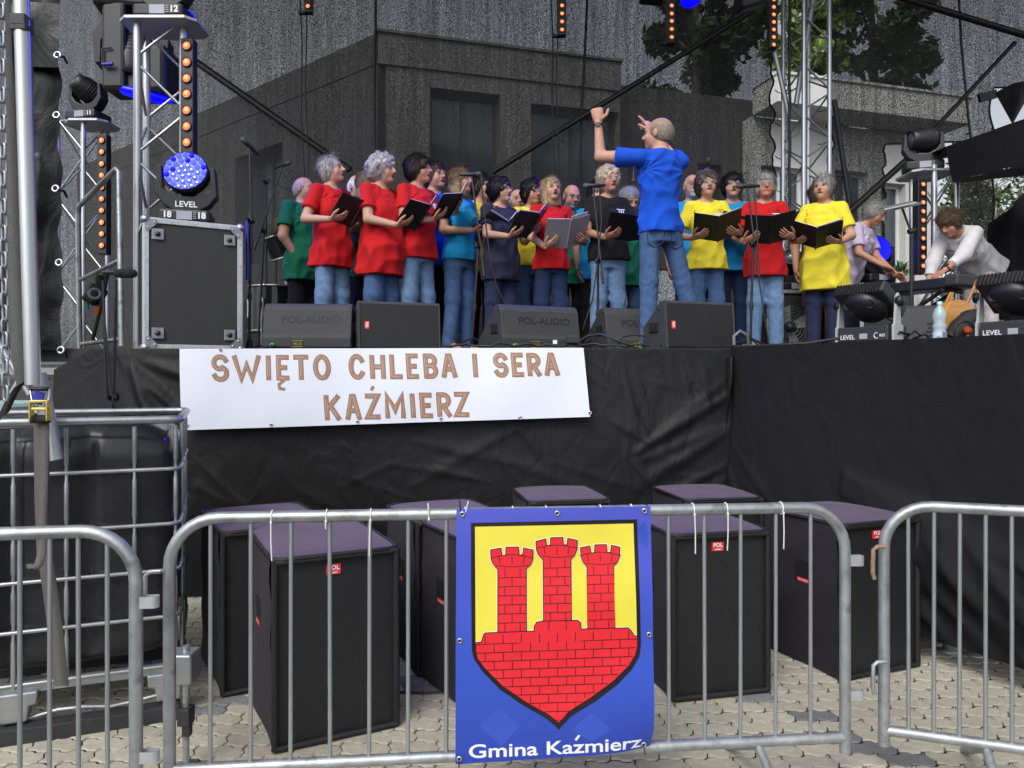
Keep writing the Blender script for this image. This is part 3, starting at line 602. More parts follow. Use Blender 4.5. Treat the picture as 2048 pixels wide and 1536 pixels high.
# chain beside the mast
def chain(label, pts, link, r, group=None, matx=GALV):
    pts = [Vector(p) for p in pts]; t = thing('chain', label, 'chain', pts[-1], group)
    m = MB(); a = link; loop = arc((0, 0, a * .5), a * .34, 0, math.pi, 6, (1, 0, 0), (0, 0, 1)) + arc((0, 0, -a * .5), a * .34, math.pi, 2 * math.pi, 6, (1, 0, 0), (0, 0, 1)); m.tube(loop, r, 6, closed=True)
    me = quick_mesh('link', m.v, m.f, True, [matx]); loc = ORG[t.name]; k = 0
    for i in range(len(pts) - 1):
        d = pts[i + 1] - pts[i]; n = max(1, int(d.length / (link * 1.45))); q = d.normalized().to_track_quat('Z', 'Y')
        for j in range(n):
            o_ = bpy.data.objects.new('link', me); COL.objects.link(o_); o_.parent = t; o_.location = pts[i] + d * ((j + .5) / n) - loc; o_.rotation_mode = 'QUATERNION'; o_.rotation_quaternion = q @ Euler((0, 0, R(25 + 90 * (k % 2)))).to_quaternion(); k += 1
    return t
chain('thin hoist chain hanging left of the mast in the gap', [P(1572, 0, 8.7), P(1573, 420, 8.7)], .045, .006)
# ---- hanging lamp bars at the top
def hang(label, px, bot, lamps, d, wpx, lr, cab):
    t = led_bar(label, px, -60, bot, lamps, d, wpx, lr)
    m = MB(); m.box(P(px - 8, bot + 2, d + .05), (.12, .05, .03)); m.build('bracket', BLKP, t)
    for k, cx in enumerate(cab):
        mm = MB(); mm.tube([P(cx + 2.0 * math.sin(y * .02 + k) + .02 * y * (1 if k == 0 else .6), y, d + .1) for y in range(-60, 430, 14)], .0085, 6); mm.build('cable', BLKR, t)
hang('hanging amber lamp bar farthest left over the choir', 616, 24, [13, -6], 8.6, 15, 4.4, [600, 611])
hang('hanging amber lamp bar above the blond singer in red', 1124, 70, [12, 28, 44, 60], 8.6, 17, 4.2, [1102, 1113])
hang('hanging amber lamp bar above the conductor', 1343, 86, [12, 28, 43, 59, 75], 8.6, 17, 4.2, [])
hang('hanging amber lamp bar at the net edge by the mast', 1547, 96, [0, 15, 30, 45, 60, 75, 90], 8.5, 17, 4.2, [])
for nm, pts, lab in (('seam_rope', [(752, -60), (751, 60), (749, 180), (750, 330), (752, 470)], 'black rope down the net at the building corner'), ('seam_rope', [(1177, -60), (1170, 100), (1163, 220), (1160, 360), (1160, 470)], 'wavy black rope left of the conductor'),
                     ('seam_rope', [(1915, -60), (1922, 80), (1932, 190), (1942, 280), (1966, 440)], 'black seam rope on the right hand net')):
    m = MB(); m.tube([P(x, y, 9.2) for x, y in pts], .016, 6); tag(m.build(nm, BLKR), lab, 'rope', 'net ropes')
def brace(label, a, b_, d, r_, d2=None):
    m = MB(); m.tube([P(*a, d), P(*b_, d2 or d)], r_, 8); tag(m.build('wind_brace', BLK), label, 'brace', 'black wind braces')
brace('black diagonal brace falling from the left mast to the choir', (370, 108), (700, 340), 9.12, .042)
brace('black diagonal brace rising over the conductor to the top', (985, 345), (1500, 25), 9.12, .034)
brace('black strap crossing the top right corner', (1790, -8), (2080, 80), 9.0, .04)
brace('black diagonal brace above the right moving head', (2030, 85), (1865, 262), 9.1, .026)
brace('black diagonal brace below the right moving head', (1852, 285), (1680, 440), 9.1, .04)
brace('upright black brace behind the yellow shirted singer at the right', (1668, 200), (1708, 470), 9.15, .035)
# lamps at the top edge
m = MB(); m.lathe([(.0001, .06), (.09, .04), (.12, 0), (.12, -.1), (.0001, -.14)], P(1380, -8, 7.9), (0, -.5, -1), 20); hb = m.build('wash_lamp', M_FIXT); tag(hb, 'round lamp glowing blue at the top above the conductor', 'stage light')
mm = MB(); mm.lathe([(.0001, .085), (.07, .08), (.11, .05)], P(1380, -8, 7.9), (0, -.5, -1), 20); mm.build('lens', M_BLUEL, hb)
ORG[hb.name] = Vector((0, 0, 0))
m = MB(); m.box(P(1500, 2, 8.0), (.28, .25, .16), (0.2, -.3, 0), .03); m.box(P(1512, -30, 8.0), (.1, .12, .3), None, .02); tag(m.build('floodlight', M_FIXT), 'dark floodlight at the top right of the conductor', 'stage light')
m = MB(); m.box(P(1305, -6, 8.0), (.26, .2, .1), (0, .1, 0), .02); tag(m.build('floodlight', M_FIXT), 'dark lamp edge at the top left of the conductor', 'stage light')
# ---- black side curtain and front left mast
M_PVC = cloth_mat('black pvc curtain', (.0045, .0047, .0055), .36, .3)
rr = random.Random(21); cr = []
for k in range(24):
    x0 = rr.uniform(-.1, .5); z0 = rr.uniform(0, 3.0); a = R(rr.choice([-75, -80, -65, -85]) + rr.uniform(-6, 6)); L_ = rr.uniform(.4, 1.6); cr.append((x0, z0, x0 + math.cos(a) * L_ * -.6, z0 + math.sin(a) * L_, rr.uniform(.02, .04), rr.uniform(.01, .035)))
cc = crease_field(cr); a0, a1 = P(-60, 0, 5.25), P(118, 0, 5.25); zt, zb = P(0, -30, 5.25).z, P(0, 700, 5.25).z
t = thing('side_curtain', 'black plastic side curtain with eyelets left of the stage', 'curtain', (a1.x, 5.25, zb))
def scw(v): z = zt + (zb - zt) * v; return .012 * math.sin(z * 9) + .01 * math.sin(z * 21)
m = MB(); m.grid(lambda u_, v: (a0.x + (a1.x - a0.x + scw(v)) * u_, 5.25 - cc(u_ * .6, (1 - v) * 3.0) - .03 * math.sin(u_ * 9 + v * 2), zt + (zb - zt) * v), 40, 150); m.build('sheet', M_PVC, t)
m = MB(); q0, q1 = P(60, 8, 5.15), P(121, 124, 5.15); m.grid(lambda u_, v: (q0.x - .3 + (q1.x - q0.x + .3) * u_, 5.15 - .03 * math.sin(u_ * 3 + v * 4) - .05 * math.sin(v * 3), q0.z + (q1.z - q0.z) * v - .05 * u_ * v), 24, 24); m.build('flap', M_PVC, t)
for ex, ey in ((115, 110), (113, 230), (111, 377), (118, 525), (122, 700)):
    mm = MB(); p = P(ex, ey, 5.08); mm.tube(arc(p, .021, 0, 2 * math.pi, 14, (1, 0, 0), (0, .15, 1))[:-1], .008, 6, closed=True); mm.build('eyelet', STEEL, t)
for ey in (112, 380, 700):
    mm = MB(); mm.tube([P(115, ey, 5.07), P(128, ey + 2, 5.1), P(134, ey + 14, 5.2)], .009, 6); mm.build('toggle', BLKR, t)
c = P(-8, 400, 3.25); fm = tower('lattice_mast', 'close lattice mast cut by the left picture edge', (c.x - .36, c.y + .1), .26, .25, 4.2, .027, .012, R(10), .32)
rod('support_pole', P(42, -30, 2.9), P(66, 770, 2.9), .029, ALU, fm, 16)
m = MB(); m.box(P(43, 45, 2.9), (.062, .062, .05), None, .006); m.box(P(44, 58, 2.9), (.062, .062, .03), None, .006); m.build('tape_wrap', mat('dark tape', (.06, .06, .06), .7), fm)
chain('steel chain hanging in front of the close left mast', [P(3, -20, 2.9), P(7, 400, 2.9), P(12, 800, 2.9)], .036, .0052)
rod('brace', P(-40, 620, 3.1), P(60, 790, 3.1), .013, GALV, fm); rod('brace', P(-30, 880, 3.1), P(75, 700, 3.1), .013, GALV, fm)
# blue light the lamps give off
def spot(loc, to, e, ang, col=(.05, .05, 1)):
    ld = bpy.data.lights.new('blue_spot', 'SPOT'); lo = bpy.data.objects.new('blue_spot', ld); COL.objects.link(lo); lo.location = loc; ld.energy = e; ld.color = col; ld.spot_size = R(ang); ld.spot_blend = .9; ld.shadow_soft_size = .1
    lo.rotation_euler = (Vector(to) - Vector(loc)).to_track_quat('-Z', 'Y').to_euler()
spot((1.9, 7.4, 5.6), (-.6, 6.6, 2.8), 260, 95); spot((-2.9, 6.7, 4.7), (-1.2, 6.3, 3.0), 120, 80)
# ================================================================ things on the stage
def frame(rot):
    ux = Vector((math.cos(rot), math.sin(rot), 0)); bk = Vector((-math.sin(rot), math.cos(rot), 0)); return ux, bk   # ux along the front, bk away
M_CASE = mat('black laminate', (.034, .034, .036), .55, 0, .10, 5, .06, 90, dirt=((.10, .10, .105), 70, .70), stretch=(1, 1, .35)); M_EDGE = mat('aluminium edging', (.56, .58, .60), .4, .55, .12, 25, .05, 70, dirt=((.25, .25, .26), 40, .64)); M_CORN = mat('worn steel corner', (.34, .35, .36), .45, .8, .2, 30)
# ---- flight case with wash head
ux, bk = frame(R(30)); fl = P(287, 692, 5.42); fl.z = ST; W, D, H = .69, .58, .965
t = thing('flight_case', 'black flight case with aluminium edges standing on the stage corner', 'flight case', fl)
rt = Matrix((ux, bk, Vector((0, 0, 1)))).transposed(); cc_ = lambda x, y, z: fl + ux * x + bk * y + Vector((0, 0, z))
m = MB(); m.box(cc_(W / 2, D / 2, H / 2), (W - .01, D - .01, H - .01), rt); m.build('panels', M_CASE, t)
e = .036
def edge(c, size): mm = MB(); mm.box(c, size, rt, .003); mm.build('edge', M_EDGE, t)
for y in (0, D):
    for z in (e / 2, H - e / 2): edge(cc_(W / 2, y, z), (W - .05, .012, e))
    for x in (e / 2, W - e / 2): edge(cc_(x, y, H / 2), (e, .013, H - 2 * e))
for x in (0, W):
    for z in (e / 2, H - e / 2): edge(cc_(x, D / 2, z), (.012, D - .05, e))
    for y in (e / 2, D - e / 2): edge(cc_(x, y, H / 2), (.013, e, H - 2 * e))
edge(cc_(W / 2, .0 + e / 2, H), (W - .05, e, .012)); edge(cc_(W / 2, D - e / 2, H), (W - .05, e, .012))
for x in (.012, W - .012):
    for z in (.012, H - .012):
        mm = MB(); mm.lathe([(.0001, -.036), (.022, -.03), (.036, -.006), (.034, .012), (.02, .03), (.0001, .036)], cc_(x, .012, z), -bk, 14)
        sx, sz = (1 if x < .1 else -1), (1 if z < .1 else -1); mm.prism([(0, 0), (.075 * sx, 0), (.085 * sx, .02 * sz), (.02 * sx, .085 * sz), (0, .075 * sz)], cc_(x, -.014, z), ux, (0, 0, 1), .006); cn = mm.build('corner', M_CORN, t)
        for q in ((.06, .02), (.02, .06)): m2 = MB(); m2.lathe([(.008, 0), (.006, .006), (.0001, .007)], cc_(x + q[0] * sx, -.017, z + q[1] * sz), -bk, 8); m2.build('rivet', STEEL, cn)
        m2 = MB(); m2.box(cc_(x + .082 * sx, -.008, z + .105 * sz), (.082, .008, .082), rt, .004); lp = m2.build('stacking_plate', M_CORN, t)
        m2 = MB(); m2.lathe([(.02, 0), (.017, .012), (.0001, .016)], cc_(x + .082 * sx, -.012, z + .105 * sz), -bk, 12); m2.build('stud', BLK, lp)
for k in range(5):
    for x in (e / 2, W - e / 2): mm = MB(); mm.lathe([(.005, 0), (.004, .004), (.0001, .005)], cc_(x, -.007, .16 + k * .165), -bk, 8); mm.build('rivet', STEEL, t)
for k in range(3):
    for z in (e / 2, H - e / 2): mm = MB(); mm.lathe([(.005, 0), (.004, .004), (.0001, .005)], cc_(.19 + k * .155, -.007, z), -bk, 8); mm.build('rivet', STEEL, t)
moving_head('blue wash head with many lenses numbered 18 on the flight case', cc_(W * .47, D * .42, H + .012), .37, R(14), (.10, -.92, .26), '18', True, 'lit', text='LEVEL', name='wash_lamp')
# ---- floor monitors
M_CAB = mat('textured black paint', (.042, .042, .044), .6, 0, .12, 30, .4, 330); M_EMB = mat('embossed letters', (.012, .012, .013), .6, 0, 0)
def grille_mat():
    m = mat('speaker grille', (.020, .020, .022), .55, .2, .1, 20); nt = m.node_tree; L = nt.links.new; bs = nt.nodes['Principled BSDF']
    tc = nt.nodes.new('ShaderNodeTexCoord'); v = nt.nodes.new('ShaderNodeTexVoronoi'); v.inputs['Scale'].default_value = 120; v.inputs['Randomness'].default_value = 1.0; L(tc.outputs['Object'], v.inputs['Vector'])
    bp = nt.nodes.new('ShaderNodeBump'); bp.inputs['Strength'].default_value = .3; bp.inputs['Distance'].default_value = .002; L(v.outputs['Distance'], bp.inputs['Height']); L(bp.outputs[0], bs.inputs['Normal'])
    rp = nt.nodes.new('ShaderNodeValToRGB'); rp.color_ramp.elements[0].position = .25; rp.color_ramp.elements[0].color = (.009, .009, .0095, 1); rp.color_ramp.elements[1].position = .5; rp.color_ramp.elements[1].color = (.020, .020, .022, 1); L(v.outputs['Distance'], rp.inputs[0]); L(rp.outputs[0], bs.inputs['Base Color']); return m
M_GRILLE = grille_mat()
M_YEL = mat('yellow print', (.45, .40, .02), .5, 0, 0); M_GRNC = mat('green plug', (.12, .5, .06), .4, 0, .1, 30)
def wedge(label, px0, d, w, rot, kind, plug=True):
    fl = P(px0, 693, d); fl.z = ST; ux, bk = frame(rot); t = thing('floor_monitor', label, 'speaker', fl, 'floor monitors'); rt = Matrix((ux, bk, Vector((0, 0, 1)))).transposed()
    if kind == 'back':
        pr = [(.05, 0), (.0, .012), (-.005, .085), (.012, .105), (.045, .29), (.065, .325), (.10, .343), (.15, .338), (.47, .09), (.47, 0)]
    else:
        pr = [(.0, 0), (-.012, .008), (.02, .345), (.035, .36), (.075, .355), (.33, .17), (.35, .12), (.33, 0)]
    n = len(pr); m = MB(); V = []
    for x in (0, w):
        for a, b_ in pr: V.append(fl + ux * x + bk * a + Vector((0, 0, b_)))
    m.add(V, [tuple(range(n)), tuple(reversed(range(n, 2 * n)))] + [(i, n + i, n + (i + 1) % n, (i + 1) % n) for i in range(n)]); body = m.build('cabinet', M_CAB, t, .008)
    pt = lambda x, i, f=0.5, off=0.0: fl + ux * x + bk * (pr[i][0] * (1 - f) + pr[i + 1][0] * f) + Vector((0, 0, pr[i][1] * (1 - f) + pr[i + 1][1] * f))
    # side handle and bolts
    ca = sum(p[0] for p in pr) / n
    for x, sgn in ((0, -1), (w, 1)):
        q = fl + ux * (x + sgn * .001) + bk * (ca + .02) + Vector((0, 0, .16)); mm = MB(); mm.box(q, (.012, .13, .075), rt, .01); h_ = mm.build('side_handle', BLK, t)
        mm = MB(); mm.box(q + ux * (sgn * .007), (.004, .05, .05), rt); mm.build('handle_cup', M_EMB, h_)
        for by, bz in ((.09, .30), (.05, .03), (.3, .03)):
            mm = MB(); mm.lathe([(.012, 0), (.01, .006), (.0001, .008)], fl + ux * (x + sgn * .0005) + bk * by + Vector((0, 0, bz)), ux * sgn, 10); mm.build('bolt', BLK, t)
    if kind == 'back':
        nrm = None; up = Vector((bk.x * .033, bk.y * .033, .185)).normalized()
        letters('lettering', 'POL-AUDIO', pt(w * .54, 3, .60), ux, up, .075, M_EMB, t, .0006, .003, width=w * .66)
        c0 = pt(w * .40, 1, .35); mm = MB(); mm.box(c0 - bk * .003, (.085, .004, .05), rt); bdg = mm.build('badge', M_EMB, t)
        for zz in (-.022, .022): m2 = MB(); m2.box(c0 - bk * .006 + Vector((0, 0, zz)), (.08, .002, .003), rt); m2.build('badge_line', M_YEL, bdg)
        letters('badge_lettering', 'HL15', c0 - bk * .006, ux, (0, 0, 1), .028, M_YEL, bdg)
        if plug:
            q = fl + ux * (w * .13) - bk * .02 + Vector((0, 0, .03)); mm = MB(); mm.tube([q + bk * .03, q - bk * .03], .013, 8); mm.build('plug', M_GRNC, t)
            mm = MB(); mm.tube([q - bk * .03, q - bk * .06 + Vector((0, 0, -.02))] , .007, 6); mm.build('plug_boot', M_BLUEPL, t)
    else:
        up = Vector((bk.x * .032, bk.y * .032, .337)).normalized(); c0 = pt(w / 2, 1, .5); nr = ux.cross(up)
        rt2 = Matrix((ux, -nr, up)).transposed()
        mm = MB(); mm.box(c0 + nr * .004, (w - .03, .006, .325), rt2, .002); mm.build('grille', M_GRILLE, t)
        for sx in (-1, 1): mm = MB(); mm.box(c0 + ux * (sx * (w / 2 - .007)) + nr * .006, (.014, .016, .35), rt2, .004); mm.build('frame', M_CAB, t)
        q = c0 - ux * (w / 2 - .065) + nr * .009; mm = MB(); mm.box(q, (.032, .004, .058), rt2); bdg = mm.build('badge', REDP, t)
        letters('badge_lettering', 'POL', q + nr * .003, -up, ux, .024, WHITEP, bdg, .001)
        letters('badge_lettering', 'AUDIO', q + nr * .003 - ux * .011, -up, ux, .010, WHITEP, bdg)
    return t
wedge('leftmost black floor monitor with its embossed back to the viewer', 524, 5.42, .645, R(3), 'back')
wedge('black floor monitor with grille and red badge left of stage centre', 716, 5.44, .62, R(20), 'grille')
wedge('embossed floor monitor turned to show its left side at stage centre', 1006, 5.46, .665, R(25), 'back')
wedge('embossed floor monitor half hidden behind the grille monitor', 1215, 5.74, .64, R(17), 'back')
wedge('floor monitor with grille and red badge in front of the conductor', 1331, 5.40, .60, R(20), 'grille')
# ---- microphone stands
def mic(t, p, dirv, r_=.024):
    d = Vector(dirv).normalized(); p = Vector(p); m = MB(); m.lathe([(.0001, .03), (r_ * .7, .022), (r_, .0), (r_ * .85, -.022)], p, d, 14); hd = m.build('microphone', mat('mic grille', (.10, .10, .105), .5, .6, .2, 200, .5, 500), t)
    m = MB(); m.lathe([(r_ * .85, -.022), (r_ * .8, -.035), (r_ * .5, -.16), (.0001, -.165)], p, d, 12); m.build('body', BLKP, hd)
def stand(label, base, clamp, boom0, boom1, micdir=None, tripod=True, r_=.011):
    base, clamp, boom0, boom1 = map(Vector, (base, clamp, boom0, boom1)); t = thing('microphone_stand', label, 'microphone stand', base, 'microphone stands')
    rod('pole', base + Vector((0, 0, .06)), clamp, r_, BLK, t); rod('boom', boom0, boom1, r_ * .72, BLK, t)
    rod('counterweight', boom0, boom0.lerp(boom1, .12), r_ * 1.15, BLK, t)
    m = MB(); m.lathe([(.022, -.02), (.026, 0), (.022, .02)], clamp, (1, 0, 0), 10); m.lathe([(.014, -.05), (.014, .05)], clamp, (0, 1, 0), 8); m.build('clamp', BLK, t)
    mid = base.lerp(clamp, .42); m = MB(); m.lathe([(.016, -.03), (.018, 0), (.016, .03)], mid, (0, 0, 1), 10); m.build('clutch', BLK, t)
    if tripod:
        for k in range(3): a = .5 + k * 2.094; rod('leg', base + Vector((0, 0, .11)), base + Vector((math.cos(a) * .3, math.sin(a) * .3, .012)), .008, BLK, t)
    else:
        m = MB(); m.lathe([(.0001, 0), (.13, 0), (.13, .012), (.03, .03), (.018, .10), (.0001, .10)], base, (0, 0, 1), 20); m.build('base', BLK, t)
    if micdir: mic(t, boom1 + Vector(micdir).normalized() * .06, micdir)
    return t
def on(px, d): p = P(px, 690, d); p.z = ST; return p
s1 = stand('microphone stand in front of the singer in light blue', on(944, 6.02), P(957, 492, 6.0), P(969, 553, 5.95), P(943, 349, 6.05), (.9, .3, .1))
m = MB(); m.tube([P(962, 350, 6.05), P(968, 420, 6.0), P(978, 500, 5.96), P(992, 570, 5.95), P(1012, 610, 5.95)], .0065, 6); m.build('cable', BLKR, s1)
s2 = stand('microphone stand in front of the singer in black', on(1196, 6.02), P(1196, 522, 6.0), P(1206, 568, 5.95), P(1186, 371, 6.05), (-.9, .3, .05))
m = MB(); m.tube([P(1199, 375, 6.04), P(1203, 440, 6.0), P(1196, 520, 5.98), P(1185, 600, 5.96), P(1165, 660, 5.95)], .006, 6); m.build('cable', BLKR, s2)
s3 = stand('microphone stand in front of the grey haired singer in red', on(1501, 6.0), P(1506, 489, 5.98), P(1518, 553, 5.93), P(1494, 372, 6.03), (-.95, .2, .05))
m = MB(); m.tube([P(1508, 372, 6.02), P(1514, 450, 5.97), P(1518, 560, 5.93), P(1530, 640, 5.93), P(1538, 690, 5.9)], .006, 6); m.build('cable', BLKR, s3)
s4 = stand('tall straight microphone stand beside the flight case', on(499, 5.95), P(501, 442, 5.93), P(503, 500, 5.92), P(499, 292, 5.95), (-.5, -.5, .5), False)
m = MB(); m.tube([P(494, 440, 5.9), P(496, 520, 5.9), P(495, 560, 5.9)], .014, 8); m.build('blue_tape', M_BLUEPL, s4)
stand('drum microphone boom stand left of the choir', on(516, 7.3), P(528, 462, 7.3), P(508, 500, 7.25), P(566, 330, 7.35), (.9, -.3, .2))
stand('overhead microphone boom stand behind the man in green', on(533, 7.9), P(532, 365, 7.9), P(508, 343, 7.9), P(592, 388, 7.8), (.8, -.1, -.5))
stand('thin microphone stand behind the bearded man at the right', on(1400, 8.2), P(1402, 372, 8.2), P(1398, 392, 8.2), P(1412, 330, 8.2), (.3, -.3, .9))
m = MB(); m.tube([P(1267, 300, 8.0), P(1267, 350, 8.0)], .006, 6); t = m.build('hanging_microphone', BLKR); tag(t, 'small microphone hanging left of the conductor', 'microphone'); ORG[t.name] = Vector((0, 0, 0)); mic(t, P(1267, 362, 8.0), (0, 0, -1), .026)
# ---- drum kit behind the choir's left end
M_SHELL = mat('black drum shell', (.012, .012, .014), .25, 0, .1, 10, coat=.4); M_HEADD = mat('drum head', (.03, .03, .03), .5); M_CYM = mat('dark bronze cymbal', (.10, .075, .04), .35, .8, .2, 12)
q = on(548, 7.6); t = thing('floor_drum', 'black floor drum beside the man in green', 'drum', q)
m = MB(); m.lathe([(.0001, .25), (.24, .25), (.24, .72), (.0001, .72)], q, (0, 0, 1), 28, False); m.build('shell', M_SHELL, t)
for z in (.26, .71): mm = MB(); mm.tube(arc(q + Vector((0, 0, z)), .25, 0, 6.283, 28, (1, 0, 0), (0, 1, 0))[:-1], .012, 6, closed=True); mm.build('hoop', STEEL, t)
for k in range(6):
    a = k * 1.047 + .4; p = q + Vector((math.cos(a) * .25, math.sin(a) * .25, 0)); rod('lug', p + Vector((0, 0, .4)), p + Vector((0, 0, .58)), .012, STEEL, t)
for k in range(3): a = k * 2.09 + .4; p = q + Vector((math.cos(a) * .27, math.sin(a) * .27, 0)); rod('leg', p, p + Vector((0, 0, .5)), .009, STEEL, t)
q = on(552, 7.9); cz = P(552, 440, 7.9); t = thing('cymbal', 'dark cymbal tilted on its stand behind the man in green', 'cymbal', q)
m = MB(); m.lathe([(.0001, .03), (.04, .026), (.06, .008), (.22, -.012), (.221, -.015), (.0001, -.004)], cz, (-.75, -.55, .35), 30); m.build('plate', M_CYM, t); rod('pole', q, cz, .011, BLK, t)
for k in range(3): a = k * 2.09; rod('leg', q + Vector((0, 0, .3)), q + Vector((math.cos(a) * .28, math.sin(a) * .28, 0)), .009, STEEL, t)
q = on(585, 8.0); t = thing('tom_drum', 'black tom drum half hidden behind the man in green', 'drum', q)
m = MB(); m.lathe([(.0001, -.12), (.17, -.12), (.17, .12), (.0001, .12)], P(566, 490, 8.0), (-.3, -.3, 1), 24, False); m.build('shell', M_SHELL, t)
for zz in (-.12, .12):
    mm = MB(); qx = Vector((-.3, -.3, 1)).normalized().to_track_quat('Z', 'Y').to_matrix(); mm.tube([P(566, 490, 8.0) + qx @ Vector((math.cos(a) * .175, math.sin(a) * .175, zz)) for a in [k * .2618 for k in range(24)]], .011, 6, closed=True); mm.build('hoop', STEEL, t)
rod('pole', q, P(566, 500, 8.0), .012, STEEL, t)
# ---- low case and fan behind the singers at the right
q = on(1592, 7.9); t = thing('flight_case', 'dark flight case far behind the singer in red', 'flight case', q); m = MB(); m.box(q + Vector((.02, .3, .36)), (.62, .55, .72)); m.build('panels', M_CASE, t)
for x in (-.29, .33): mm = MB(); mm.box(q + Vector((x, .015, .36)), (.035, .02, .74)); mm.build('edge', M_EDGE, t)
mm = MB(); mm.box(q + Vector((.02, .015, .71)), (.58, .022, .035)); mm.build('edge', M_EDGE, t)
mm = MB(); mm.box(q + Vector((-.2, .01, .6)), (.09, .02, .09)); mm.build('latch', M_CORN, t)
moving_head('dark moving head on the case behind the singer in red', q + Vector((.05, .25, .73)), .36, 0, (-.3, -.8, .2))
q = on(1578, 6.9); t = thing('stage_fan', 'round wire fan on the stage floor behind the singer in red', 'fan', q); m = MB(); c_ = q + Vector((0, 0, .26)); M_FANW = mat('fan wire', (.18, .18, .18), .4, .6)
for k in range(6): m.tube(arc(c_ + Vector((0, -.05 + .008 * k * k * .5, 0)), .035 + .035 * k, 0, 6.283, 24, (1, 0, 0), (0, 0, 1))[:-1], .003, 5, closed=True)
for k in range(14): a = k * .449; m.tube([c_ + Vector((0, -.05, 0)), c_ + Vector((math.cos(a) * .21, .04, math.sin(a) * .21))], .002, 4)
m.build('guard', M_FANW, t); m = MB()
for k in range(4):
    a = k * 1.571 + .3; u1 = Vector((math.cos(a), 0, math.sin(a))); u2 = Vector((-math.sin(a), .45, math.cos(a))); m.add([c_ + u1 * .03 - u2 * .02, c_ + u1 * .19 - u2 * .06, c_ + u1 * .19 + u2 * .07, c_ + u1 * .03 + u2 * .03], [(0, 1, 2, 3)])
m.build('blades', mat('fan blade', (.22, .22, .21), .4), t); m = MB(); m.lathe([(.0001, -.06), (.05, -.05), (.055, .06), (.0001, .08)], c_, (0, 1, 0), 16); m.build('motor', BLKP, t)
m = MB(); m.tube([q + Vector((-.2, 0, .01)), q + Vector((-.2, 0, .1)), c_ + Vector((-.22, 0, 0))], .012, 6); m.tube([q + Vector((.2, 0, .01)), q + Vector((.2, 0, .1)), c_ + Vector((.22, 0, 0))], .012, 6); m.tube([q + Vector((-.2, -.1, .012)), q + Vector((-.2, .12, .012))], .012, 6); m.tube([q + Vector((.2, -.1, .012)), q + Vector((.2, .12, .012))], .012, 6); m.build('foot', BLKP, t)
# ---- floor lamps at the right edge of the wing
M_LGREY = mat('light grey bracket', (.40, .42, .40), .5, 0, .06, 20); M_DGREY = mat('dark fin housing', (.03, .03, .034), .5, 0, .15, 30)
def floor_lamp(label, px, py, d, rot):
    q = P(px, py, d); q.z = ST + .018; ux, bk = frame(rot); rt = Matrix((ux, bk, Vector((0, 0, 1)))).transposed(); pt = lambda x, y, z: q + ux * x + bk * y + Vector((0, 0, z)); t = thing('floor_lamp', label, 'stage light', q, 'tilting floor lamps')
    m = MB(); m.box(pt(.0, .10, .065), (.36, .22, .10), rt, .008); bx = m.build('base', M_DGREY, t)
    letters('lettering', 'LEVEL', pt(-.105, -.012, .045), ux, (0, 0, 1), .042, WHITEP, bx, .0005, .003); m = MB(); m.box(pt(.01, -.012, .05), (.055, .004, .036), rt); lb = m.build('label_sticker', GREYP, bx)
    m = MB(); m.tube(arc(pt(.105, -.014, .05), .018, 1.2, 5.2, 10, ux, (0, 0, 1)), .003, 5); m.build('emblem', WHITEP, bx); letters('lettering', 'RES', pt(.145, -.012, .05), ux, (0, 0, 1), .026, WHITEP, bx, .0003, .003)
    for sx in (-1, 1):
        m = MB(); m.prism([(-.055, 0), (.055, 0), (.055, .11), (.028, .12), (.022, .30), (.0, .325), (-.022, .30), (-.04, .12), (-.055, .11)], pt(sx * .205, .06, .005), bk if False else ux * 0 + bk, (0, 0, 1), .016); br = m.build('bracket', M_LGREY, t, .002)
        m = MB(); m.lathe([(.0001, -.02), (.034, -.018), (.036, .018), (.0001, .022)], pt(sx * .222, .06, .275), ux, 16); m.build('pivot', BLK, br)
    tl = Matrix.Rotation(R(-34), 3, 'X'); hr = rt @ tl
    hc = pt(0, .07, .29); m = MB(); m.box(hc, (.36, .30, .085), hr, .012); hd = m.build('head', M_DGREY, t)
    for k in range(15): mm = MB(); mm.box(hc + hr @ Vector((-.155 + k * .022, -.155, -.004)), (.006, .016, .07), hr); mm.build('fin', BLK, hd)
    mm = MB(); mm.box(hc + hr @ Vector((0, .0, .046)), (.34, .27, .006), hr); mm.build('lens_plate', mat('blue lit plate', (.02, .02, .12), .3, 0, 0, emit=.16, ecol=(.05, .04, 1)), hd)
    for k in range(5): mm = MB(); mm.box(hc + hr @ Vector((-.12 + k * .06, -.03, .051)), (.004, .16, .004), hr); mm.build('lens_bar', BLK, hd)
    m = MB(); prof = [(.0001, -.085), (.06, -.08), (.12, -.055), (.15, -.01), (.14, .0)]; V0 = len(m.v); m.lathe(prof, hc + hr @ Vector((0, 0, -.04)), hr @ Vector((0, 0, 1)), 24); m.build('underside', M_FIXT, hd)
    for k in range(3): mm = MB(); mm.lathe([(.032, 0), (.03, .006), (.02, -.01), (.0001, -.014)], hc + hr @ Vector((-.085 + k * .085, -.085, -.095)), hr @ Vector((0, -.6, -.6)), 14); mm.build('recess', M_EMB, hd)
    return t
floor_lamp('tilting floor lamp with grey bracket beside the yellow shirted singer', 1726, 684, 5.0, R(-58)); floor_lamp('tilting floor lamp cut by the right picture edge', 2024, 674, 4.45, R(-58))
